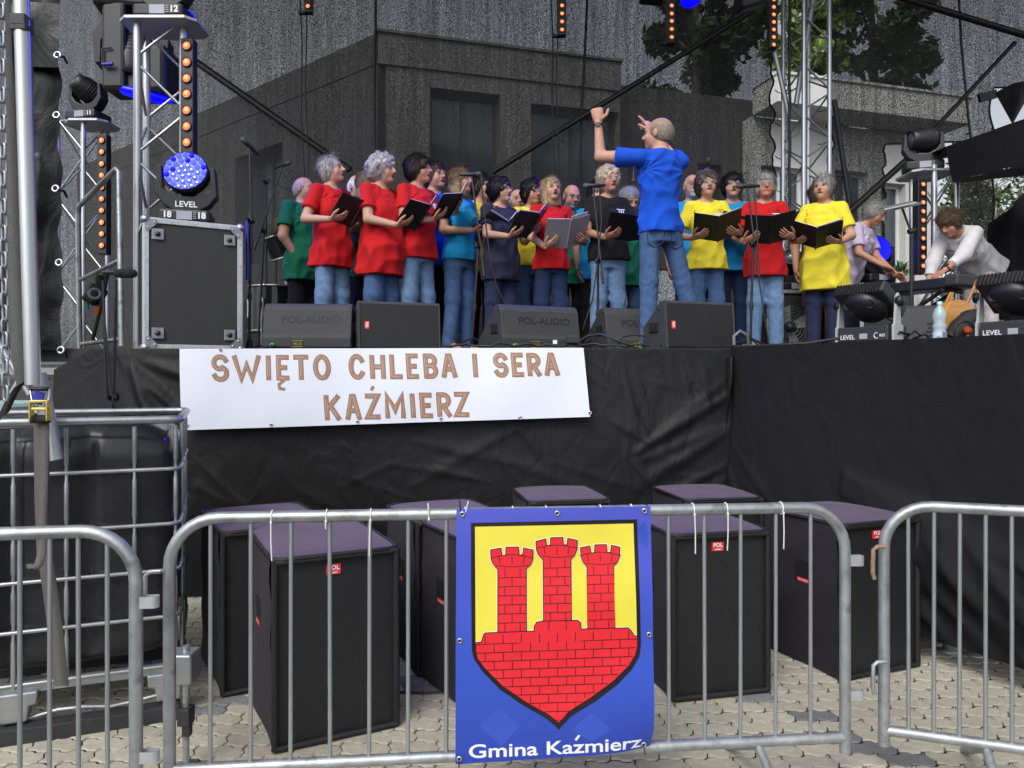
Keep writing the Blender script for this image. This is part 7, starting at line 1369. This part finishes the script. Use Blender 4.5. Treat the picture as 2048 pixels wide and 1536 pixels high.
    X_, Y_, Z_ = ftr.xs[:, None, None], ftr.ys[None, :, None], ftr.zs[None, None, :]; kz = kn[1][2]; ftr.F += (.0022 * (1 - 2 * np.abs(np.sin(Z_ * 34 + 16 * X_ + ph[5] + 2.5 * np.sin(X_ * 19 + Y_ * 23 + Z_ * 5)))) * (.35 + np.exp(-((Z_ - kz) / (.10 * k)) ** 2) + np.exp(-((Z_ - .12 * k) / (.10 * k)) ** 2)) + .003 * np.sin(Z_ * 11 - 14 * X_ + 9 * Y_ + ph[6])).astype(f32)
    V, Q = ftr.mesh(); zc_ = np.clip((V[:, 2] - (hip[2] + zh + .015 * k)) / (.03 * k), 0, 1)[:, None]; V[:, :2] *= 1 - .13 * zc_; mesh_attr('trousers', V, Q, None, cloth('jeans ' + pants, TR_[pants], .9, True), root)
    if pockets:
        tv_ = V; dark = mat('jeans stitching', (.025, .045, .10), .9, 0, 0)
        def sb(x, z): c = tv_[(np.abs(tv_[:, 0] - x) < .016) & (np.abs(tv_[:, 2] - z) < .016)]; return (c[:, 1].max() if len(c) else .1) + .001
        for s_ in (1, -1):
            cx, cz = .082 * k * s_, hip[2] - .10 * k; m = MB(); m.tube([(cx + a * k, sb(cx + a * k, cz + b_ * k), cz + b_ * k) for a, b_ in ((-.058, .06), (-.03, .058), (0, .056), (.03, .058), (.058, .06), (.056, .02), (.05, -.04), (.025, -.058), (0, -.07), (-.025, -.058), (-.05, -.04), (-.056, .02))], .0035, 5, closed=True); m.build('back_pocket', dark, root)
    for s_ in (1, -1):
        m = MB(); a = ank[s_]; m.tube([a + np.array(q) * k for q in ((0, .05, -.055), (0, .03, -.04), (0, -.05, -.045), (0, -.12, -.06), (0, -.165, -.068))], [.02 * k, .036 * k, .038 * k, .033 * k, .016 * k], 10); m.build('shoe', BLKP if rp.random() < .6 else mat('pale shoe', (.35, .34, .33), .7), root)
    # ---- hair
    st = hair['style']; hc_ = np.array(hair['col']); fh_ = Fld(*[axis(hc[i] - .20 * k - (.06 * k if i == 2 else 0), hc[i] + .18 * k, .0062 if st != 'long' else .0072) for i in range(3)])
    def hh(c, r_, kk=.015, cut=False): fh_.ell(Hm(*c), tuple(q * k for q in r_), Rh, kk, cut)
    vol = hair.get('vol', 1.0)
    def low(zc): # cut everything below a level in head space
        P0 = Hm(0, 0, zc); nrm = Rh @ np.array([0, 0, 1.]); fh_.cut(lambda X, Y, Z: (X - P0[0]) * nrm[0] + (Y - P0[1]) * nrm[1] + (Z - P0[2]) * nrm[2], hc - .3, hc + .3, .012)
    if st in ('short', 'curly', 'crew', 'fringe'):
        t_ = {'short': .013, 'curly': .026, 'crew': .007, 'fringe': .016}[st] * vol; hh((0, .022, .034), (.077 + t_, .094 + t_, .084 + t_ * 1.1)); hh((0, .05, -.02), (.066 + t_ * .8, .062 + t_ * .6, .075), .02); hh((0, -.108, -.040 if st != 'fringe' else -.050), (.067, .078, .092 if st != 'fringe' else .084), .010, True)
        for s_ in (1, -1): hh((.085 * s_, -.035, -.055), (.022, .05, .055), .01, True); hh((.088 * s_, .008, -.02), (.016, .024, .036), .008, True)
        low(hair.get('low', -.075))
        if st == 'fringe': hh((.01, -.070, .058), (.058, .028, .030), .02)
    elif st in ('bob', 'long'):
        t_ = .015 * vol; lowz = hair.get('low', -.13); hh((0, .020, .034), (.077 + t_, .096 + t_, .084 + t_)); hh((0, .035, lowz * .42), (.088 * vol, .085, .115 + max(0, -.13 - lowz)), .03)
        for s_ in (1, -1): hh((.074 * s_ * vol, .014, lowz * .55), (.020, .044, abs(lowz) * .72), .02)
        hh((0, -.118, -.050), (.068, .088, .108), .012, True); low(lowz)
        if hair.get('fringe'): hh((.0, -.072, .056), (.056, .024, .024), .02)
    elif st == 'crop': hh((0, .022, .030), (.080, .099, .088)); hh((0, .05, -.02), (.068, .064, .07), .02); hh((0, -.11, -.02), (.075, .098, .11), .012, True); [hh((.088 * s_, .008, -.03), (.018, .026, .045), .008, True) for s_ in (1, -1)]; low(-.07)
    elif st == 'bald':
        hh((0, .022, .012), (.0805, .100, .080)); hh((0, .05, -.02), (.068, .064, .07), .02); hh((0, -.10, .0), (.09, .085, .14), .012, True); hh((0, -.01, .10), (.085, .095, .062), .012, True); [hh((.088 * s_, .008, -.03), (.018, .026, .045), .008, True) for s_ in (1, -1)]; low(-.06)
    Xh, Yh, Zh = fh_.xs[:, None, None] * 1, fh_.ys[None, :, None] * 1, fh_.zs[None, None, :] * 1; amp = {'curly': .011, 'short': .006, 'fringe': .006, 'bob': .005, 'long': .005, 'crop': .001, 'bald': .001, 'crew': .002}[st]; fr = 62 if st == 'curly' else 48
    fh_.F += (amp * (np.sin(Xh * fr + ph[0] + np.sin(Zh * 40)) * np.sin(Yh * fr * .9 + ph[1]) * np.sin(Zh * fr * (.95 if st == 'curly' else .25) + ph[2]) * 1.6 + (.5 * np.sin(Xh * fr * 2.1 + Yh * 70 + ph[3]) * np.sin(Zh * fr * (1.8 if st == 'curly' else .3) + Yh * 50)))).astype(f32)
    V, Q = fh_.mesh()
    if len(V):
        tone = (1 + .25 * rs_.normal(size=(len(V), 1)) * .5); colh = hc_ * np.clip(tone, .5, 1.6); c2 = hair.get('tip'); LV = ((V - hc) @ Rh) / k
        if c2 is not None: w = np.clip((LV[:, 2:3] + hair.get('tipz', .02)) / .08, 0, 1) if hair.get('tipup') else np.clip((hair.get('tipz', .02) - LV[:, 2:3]) / .1, 0, 1); colh = colh * (1 - w) + np.array(c2) * w * np.clip(tone, .6, 1.5)
        nst = 0 if st in ('crop', 'bald') else {'curly': 3600, 'bob': 4200, 'long': 4200}.get(st, 3800); Vs = [V]; Cs = [colh]; Qs = [Q]; off = len(V)
        if nst:
            okv = np.flatnonzero(~((LV[:, 1] < -.045) & (LV[:, 2] < .075 + .25 * (LV[:, 1] + .09)))) ; ii = okv[rs_.integers(0, len(okv), nst)]; p0 = V[ii]; nrm = LV[ii] - np.array([0, .02, .02]); nrm /= np.linalg.norm(nrm, axis=1)[:, None]; down = np.array([0, .25, -1.0]) if st != 'curly' else None
            if st == 'curly': fd = rs_.normal(size=(nst, 3)); fd -= nrm * (fd * nrm).sum(1)[:, None]
            else: fd = down - nrm * (nrm @ down)[:, None] + .18 * rs_.normal(size=(nst, 3))
            fd /= np.linalg.norm(fd, axis=1)[:, None] + 1e-6; ln_ = rs_.uniform(.015, .055, (nst, 1)) * (.7 if st == 'curly' else 1); sd_ = np.cross(nrm, fd); wv = .0016; nw, fw_, sw_ = nrm @ Rh.T, fd @ Rh.T, sd_ @ Rh.T
            lift = .006 if st != 'curly' else .010; a0 = p0 + nw * .001; a1 = p0 + (fw_ * ln_ * .5 + nw * lift) * k; a2 = p0 + (fw_ * ln_ + nw * (.004 if st != 'curly' else -.002)) * k
            sv = np.stack([a0 - sw_ * wv, a0 + sw_ * wv, a1 + sw_ * wv, a1 - sw_ * wv, a2 + sw_ * wv * .3, a2 - sw_ * wv * .3], 1).reshape(-1, 3); q0 = np.arange(nst)[:, None] * 6 + off; Qs += [np.concatenate([q0 + np.array([[0, 1, 2, 3]]), q0 + np.array([[3, 2, 4, 5]])])]; Vs.append(sv); Cs.append(np.repeat(colh[ii] * rs_.uniform(.45, 1.7, (nst, 1)), 6, 0))
        mesh_attr('hair', np.concatenate(Vs), np.concatenate(Qs), np.clip(np.concatenate(Cs), 0, 1), M_HAIR, root)
    # ---- glasses, watch, emblem
    if glasses:
        gm, lens, up = {'dark': (M_EYEG, None, 0), 'metal': (M_EYES, None, 0), 'clear': (mat('clear plastic frame', (.6, .6, .6), .2), M_LENSC, 0), 'tint': (M_EYES, M_LENST, 0), 'up': (M_EYEG, None, 1)}[glasses]; m = MB(); gz_ = .006 if not up else .088; gy_ = -.104 if not up else -.045; lm_ = MB()
        for s_ in (1, -1):
            ring = [Hm(.031 * s_ + .0225 * math.cos(a), gy_ + .006 * math.cos(a) ** 2 * 0 + (.004 if up else 0) * math.sin(a) * 4, gz_ + .0165 * math.sin(a) * (1 if not up else .6)) for a in [2 * math.pi * i / 16 for i in range(16)]]; m.tube(ring, .0019 * k, 5, closed=True); m.tube([Hm(.053 * s_, gy_ + .002, gz_ + .006), Hm(.074 * s_, gy_ + .04, gz_ + .004), Hm(.080 * s_, .01 if not up else .04, gz_ + (.002 if not up else -.05))], .0017 * k, 5)
            lm_.add(ring, [tuple(range(16))])
        m.tube([Hm(-.009, gy_ - .002, gz_ + .004), Hm(0, gy_ - .004, gz_ + .007), Hm(.009, gy_ - .002, gz_ + .004)], .0018 * k, 5); go = m.build('glasses', gm, root); ORG[go.name] = Vector((0, 0, 0))
        lm_.build('lenses', lens or M_LENSC, go)
    if watch:
        s_ = watch; ax_ = unit(W[s_] - E[s_]); c = W[s_] - ax_ * .025 * k; n = unit(np.cross(ax_, [0.3, .2, 1])); b2 = np.cross(ax_, n); m = MB(); m.tube([Vector(c + (n * math.cos(a) + b2 * math.sin(a)) * .030 * k) for a in [2 * math.pi * i / 14 for i in range(14)]], .007, 6, closed=True); 
        wb = m.build('watch', BLKP, root); bkd = unit(-np.array(HF[s_][1])); m = MB(); m.box(Vector(c + bkd * .032 * k), (.034, .034, .034), Matrix((Vector(unit(np.cross(ax_, bkd))), Vector(ax_), Vector(bkd))).transposed() @ Matrix.Diagonal((1, 1, .3)).to_3x3()); m.build('watch_face', BLK, wb)
    if emblem: # small white crest print on the chest
        ec = T(.075, -.2, .34); cand = shV[(np.abs(shV[:, 0] - ec[0]) < .02) & (np.abs(shV[:, 2] - ec[2]) < .02)]; yy = cand[:, 1].min() if len(cand) else ec[1]; nb = cand[np.argmin(cand[:, 1])] if len(cand) else ec; m = MB()
        def sy(x, z): c = shV[(np.abs(shV[:, 0] - x) < .013) & (np.abs(shV[:, 2] - z) < .013)]; return (c[:, 1].min() if len(c) else yy) - .004
        for (a0, b0, a1, b1) in ((-.040, .030, .040, .037), (-.025, .002, -.014, .024), (-.006, -.004, .006, .024), (.014, .002, .025, .024), (-.025, -.014, .025, -.002), (-.012, -.024, .012, -.014)):
            xs_ = [ec[0] + a0 * k, ec[0] + a1 * k]; zz = [ec[2] + b0 * k, ec[2] + b1 * k]; m.add([(xs_[0], sy(xs_[0], zz[0]), zz[0]), (xs_[1], sy(xs_[1], zz[0]), zz[0]), (xs_[1], sy(xs_[1], zz[1]), zz[1]), (xs_[0], sy(xs_[0], zz[1]), zz[1])], [(0, 1, 2, 3)])
        m.build('chest_emblem', WHITEP, so)
    return root, fo, th, (X, d)
M_FOLD = mat('black folder cover', (.012, .012, .013), .45, 0, .2, 12, .15, 200); M_FOLDS = mat('silver grey folder cover', (.30, .29, .31), .45, 0, .06, 12); M_FOLDM = mat('dark olive folder cover', (.045, .042, .012), .5, 0, .1, 12); M_PAPER = mat('sheet music paper', (.62, .60, .72), .8, 0, .05, 40)
def folder(label, info, cover=M_FOLD, pages=True, shift=(0, 0, 0), size=(.215, .275), paper_up=.0):
    root, fo, th, (X, d) = info; Fc, r_, u_, inn, phi = fo; Rz = rz(th); w = lambda p: Vector(Rz @ np.array(p)) + Vector((X, d, ST)); t = thing('music_folder', label, 'folder', w(Fc - u_ * .15), 'music folders'); Wd, Hg = size
    for s_ in (1, -1):
        e = r_ * s_ * math.cos(phi) + inn * math.sin(phi); nn = np.cross(e, u_) * s_; m = MB(); c = Fc + np.array(shift); q = [c + e * .006 - u_ * Hg / 2, c + e * Wd - u_ * Hg / 2, c + e * Wd + u_ * Hg / 2, c + e * .006 + u_ * Hg / 2]
        o_ = unit(inn - e * np.dot(inn, e)); m.add([w(p) for p in q] + [w(p + o_ * .004) for p in q], [(0, 1, 2, 3), (7, 6, 5, 4), (0, 4, 5, 1), (1, 5, 6, 2), (2, 6, 7, 3), (3, 7, 4, 0)]); cv = m.build('cover', cover, t)
        if pages:
            pu = paper_up if s_ == 1 else paper_up * .3; q = [c + e * .012 - u_ * (Hg / 2 - .012) + o_ * .007, c + e * (Wd - .012) - u_ * (Hg / 2 - .012) + o_ * .007, c + e * (Wd - .014) + u_ * (Hg / 2 - .008 + pu) + o_ * (.007 + pu * .5), c + e * .012 + u_ * (Hg / 2 - .008 + pu) + o_ * .007]; m = MB(); m.add([w(p) for p in q] + [w(p + o_ * .004) for p in q], [(0, 1, 2, 3), (7, 6, 5, 4), (0, 4, 5, 1), (1, 5, 6, 2), (2, 6, 7, 3), (3, 7, 4, 0)]); pg = m.build('pages', M_PAPER, t)
    m = MB(); m.tube([w(Fc + np.array(shift) - u_ * Hg / 2 - inn * .004), w(Fc + np.array(shift) + u_ * Hg / 2 - inn * .004)], .008, 8); m.build('spine', cover, t); return t
GREY = (.36, .35, .36); LGREY = (.48, .47, .49); DBRN = (.022, .014, .010); BRN = (.055, .030, .016); BLOND = (.36, .235, .11); SAND = (.24, .155, .075); BLACKH = (.010, .008, .008)
S1 = (.50, .275, .19); S2 = (.49, .28, .20); S3 = (.46, .235, .155)
# ---- back rows first
person('man in green shirt with glasses at the left end of the choir', 606, 352, 1.73, 62, 'green', 'black', dict(style='bald', col=(.30, .28, .28), stub=.25), S1, yaw=10, pitch=6, male=True, girth=1.12, belly=.03, pose='down', hem=-.20, glasses='metal', brow=(.3, .27, .25), arms={-1: ((-.03, -.06, -.28), (.10, .02, -.50), (.6, .2, -.5), (0, 1, 0), (0, 0, 1), (25, 30, 20))})
person('white haired singer almost hidden behind the long haired woman in green', 713, 328, 1.80, 40, 'black', 'black', dict(style='bald', col=(.62, .60, .62), stub=.3), S1, yaw=10, male=True, pose='down', d=7.3)
person('woman in green shirt with long light brown hair seen between red shirts', 733, 333, 1.72, 62, 'green', 'black', dict(style='long', col=(.20, .13, .07), tip=(.30, .21, .11), tipz=-.02, low=-.19), S2, yaw=12, pose='down', d=6.9, hem=-.2)
person('dark haired singer with glasses behind the woman in red with short brown hair', 869, 322, 1.82, 42, 'blue', 'black', dict(style='short', col=BRN), S1, yaw=5, pitch=6, male=True, pose='down', glasses='dark', mouth=.3, d=7.0)
person('woman in yellow shirt with dark hair and glasses behind the light blue singer', 962, 345, 1.74, 38, 'yellow', 'black', dict(style='short', col=DBRN, vol=1.3), S1, yaw=8, pose='down', glasses='dark', d=7.1, mouth=.2)
person('grey haired man mostly hidden behind the woman in navy', 1034, 377, 1.73, 20, 'black', 'black', dict(style='bald', col=(.42, .40, .41), stub=.3), S1, yaw=-8, male=True, pose='down', d=7.6, glasses='metal')
person('dark haired woman with glasses between the navy and blond singers', 1062, 360, 1.69, 26, 'yellow', 'mid', dict(style='curly', col=BLACKH, vol=.7), S3, yaw=6, pose='down', glasses='dark', d=7.15, hem=-.05)
person('bald bearded man with glasses right of the blond singer', 1140, 369, 1.75, 8, 'green', 'black', dict(style='bald', col=(.16, .13, .12), stub=.12), S3, yaw=10, pitch=-16, male=True, pose='down', d=7.5, glasses='dark', beard=(.26, .25, .25), brow=(.08, .06, .05), hem=-.2)
person('singer in light blue almost hidden behind the woman in black', 1194, 352, 1.68, 8, 'cyan', 'black', dict(style='short', col=DBRN), S1, pose='down', d=7.15, hem=-.17, girth=1.1)
person('grey haired man looking down left of the conductor', 1252, 378, 1.71, 12, 'green', 'mid', dict(style='short', col=(.30, .29, .29), vol=.8), S3, yaw=10, pitch=-24, male=True, pose='down', d=7.5, hem=-.2, brow=(.2, .18, .17))
person('grey bearded man half hidden right of the conductor', 1384, 347, 1.80, -4, 'cyan', 'black', dict(style='bald', col=(.35, .33, .33), stub=.3), S3, yaw=4, male=True, pose='down', d=7.3, beard=(.38, .36, .35), glasses='metal')
p21 = person('singer in light blue with short dark hair and glasses at the right', 1464, 347, 1.72, -6, 'cyan', 'dark', dict(style='fringe', col=BLACKH), S2, yaw=-2, pitch=4, glasses='dark', mouth=.4, d=7.0, fold=(0.03, -0.34, 1.09, 56, 10, 22, 0), girth=1.05)
folder('black folder held by the dark haired singer in light blue', p21)
person('person in dark clothes and shorts behind the yellow shirted singer', 1652, 357, 1.74, -20, 'black', 'khaki', dict(style='short', col=(.10, .07, .05)), S3, yaw=60, male=True, pose='down', d=7.4, shorts=True, hem=-.18, girth=1.15, base_px=1640, group='people working at the stage')
# ---- front rows
p2 = person('woman in red with short grey hair and glasses pushed up, far left', 664, 312, 1.71, 52, 'red', 'light', dict(style='short', col=(.42, .40, .39), tip=(.20, .17, .15), tipz=-.02, vol=.8), S2, yaw=26, pitch=14, girth=1.10, bust=.9, hem=-.17, glasses='up', mouth=.8, emblem=True, brow=(.25, .2, .17), fold=(-0.02, -0.36, 1.12, 46, 8, 24, -8))
folder('black folder held by the grey haired woman in red at far left', p2)
p6 = person('woman in red with short dark brown hair and dark glasses', 835, 311, 1.73, 50, 'red', 'light', dict(style='fringe', col=DBRN, vol=1.25), S3, yaw=18, pitch=4, girth=1.03, bust=.7, hem=-.10, glasses='dark', emblem=True, mouth=.1, fold=(0.06, -0.4, 1.19, 46, 10, 18, -26))
folder('black folder held high by the brown haired woman in red', p6, paper_up=.02)
p5 = person('woman in red with curly grey hair at the left', 762, 312, 1.69, 56, 'red', 'mid', dict(style='curly', col=(.46, .44, .48), vol=1.0), S2, yaw=18, pitch=4, girth=1.25, bust=1.1, belly=.04, hem=-.24, mouth=.6, emblem=True, brow=(.3, .26, .24), fold=(0.05, -0.42, 1.1, 48, 6, 22, -14), spread=1.04)
folder('black folder held by the curly grey haired woman in red', p5, paper_up=.02)
p8 = person('woman in light blue with light brown bob', 918, 335, 1.69, 52, 'cyan', 'mid', dict(style='bob', col=(.16, .10, .05), tip=(.28, .19, .10), tipz=.04, low=-.14, fringe=True), S3, yaw=14, pitch=6, girth=1.05, bust=.8, hem=-.06, mouth=.3, fold=(0.12, -0.36, 1.07, 62, 0, 26, -4))
folder('open folder with pale pages held by the woman in light blue', p8, paper_up=.05)
p10 = person('woman in navy with short dark curly hair and glasses', 1000, 357, 1.57, 36, 'navy', 'navy', dict(style='curly', col=BLACKH, vol=.85), S2, yaw=20, pitch=8, girth=1.14, bust=.9, hem=-.2, glasses='dark', mouth=.7, fold=(0.06, -0.4, 1.15, 48, 12, 18, -16))
folder('black folder with raised page held by the woman in navy', p10, paper_up=.04)
p13 = person('blond woman in red singing with a grey folder', 1102, 355, 1.60, 14, 'red', 'dark', dict(style='bob', col=(.40, .29, .15), tip=(.33, .235, .12), tipz=.02, low=-.155, vol=.95), S2, yaw=6, pitch=8, girth=1.06, bust=.8, hem=-.10, mouth=1.0, brow=(.2, .13, .07), watch=1, fold=(0.06, -0.33, 1.07, 38, 8, 12, -10))
folder('silver grey folder held by the blond woman in red', p13, M_FOLDS, paper_up=.03)
p16 = person('woman in black with curly blond hair and clear glasses', 1216, 335, 1.67, 10, 'black', 'light', dict(style='curly', col=(.50, .42, .30), vol=.75), S3, yaw=10, pitch=4, girth=1.06, bust=.9, hem=-.06, glasses='clear', emblem=True, brow=(.25, .18, .12), mouth=.2, fold=(0.1, -0.36, 1.05, 50, 0, 10, 0), loose=.02)
folder('black folder held by the blond woman in black', p16)
p20 = person('woman in yellow with dark curly hair beside the conductor', 1413, 345, 1.65, -2, 'yellow', 'mid', dict(style='curly', col=(.085, .065, .055), vol=1.0), S2, yaw=2, pitch=6, girth=1.07, bust=.8, hem=-.12, glasses='metal', mouth=.3, watch=1, emblem=True, fold=(0.02, -0.36, 1.07, 50, -6, 22, -4))
folder('dark olive folder held by the woman in yellow beside the conductor', p20, M_FOLDM, paper_up=.01)
p22 = person('grey haired woman in red with tinted glasses at the right', 1530, 347, 1.61, -8, 'red', 'light', dict(style='bob', col=(.30, .29, .30), low=-.055, fringe=True, vol=.95), S3, yaw=-4, pitch=4, girth=1.12, bust=1.0, hem=-.18, glasses='tint', emblem=True, watch=1, brow=(.2, .17, .15), fold=(-0.02, -0.34, 1.07, 42, 0, 16, -4), spread=1.05)
folder('black folder held by the grey haired woman in red at the right', p22)
p23 = person('grey haired woman in yellow at the right end of the choir', 1648, 350, 1.60, -26, 'yellow', 'navy', dict(style='short', col=(.24, .22, .21), tip=(.34, .32, .31), tipup=True, tipz=-.04, vol=1.2), S2, yaw=-16, pitch=2, girth=1.16, bust=1.1, hem=-.30, brow=(.16, .13, .11), mouth=.15, fold=(-0.04, -0.38, 1.01, 60, 4, 22, 4), sleeve=.72, spread=1.06, loose=.02)
folder('black folder held low by the grey haired woman in yellow', p23, paper_up=.01)
# ---- conductor, seen from behind
person('conductor in blue shirt and jeans with raised arms seen from behind', 1320, 232, 1.84, -160, 'blue', 'mid', dict(style='bald', col=(.21, .17, .13), stub=.62), S1, yaw=38, pitch=6, male=True, girth=.92, hem=-.06, pose=None, sleeve=.60, watch=1, loose=.012, pockets=True, feet=((.10, .02), (-.30, .05)), group='people working at the stage',
       arms={1: ((-.27, .09, .03), (-.285, .11, .285), (-.1, .05, 1), (.2, 1, .1), (1, 0, .1), ((60, 80, 50), (62, 82, 50), (65, 82, 50), (70, 82, 50))), -1: ((.0, .26, .11), (-.13, .36, .335), (-.4, .25, .8), (-.5, .6, -.3), (-.6, -.2, -.2), ((4, 8, 4), (45, 70, 40), (55, 75, 40), (60, 75, 40)))})
# ---- two helpers at the right
person('woman in lilac shirt with short grey hair looking down at the right', 1712, 440, 1.56, 42, 'lilac', 'navy', dict(style='short', col=(.30, .29, .28), vol=1.0), S3, yaw=6, pitch=-30, lean=24, girth=1.05, bust=.6, hem=-.14, pose=None, d=7.35, base_px=1692, glasses='metal', sleeve=.75, group='people working at the stage',
       arms={1: ((.05, -.05, -.27), (.20, -.14, -.46), (.7, -.2, -.6), (0, -.5, -1), (.3, -1, 0), (15, 20, 15)), -1: ((-.02, -.08, -.27), (.16, -.22, -.42), (.8, -.2, -.5), (0, -.3, -1), (.2, 1, 0), (15, 20, 15))})
person('woman in white blouse bending over the keyboard', 1890, 437, 1.62, -58, 'white', 'pale', dict(style='fringe', col=(.075, .052, .035), vol=1.25), S3, yaw=-4, pitch=-34, lean=62, girth=1.0, bust=.5, hem=-.12, pose=None, d=6.95, base_px=1962, sleeve=1.0, long=.62, loose=.03, watch=1, group='people working at the stage',
       arms={1: ((-.17, -.10, -.22), (-.38, -.17, -.37), (-.8, -.4, -.4), (0, 0, -1), (0, 1, 0), (20, 30, 20)), -1: ((-.12, -.04, -.25), (-.20, -.10, -.45), (-.8, -.3, -.4), (0, 0, -1), (0, -1, 0), (20, 30, 20))})
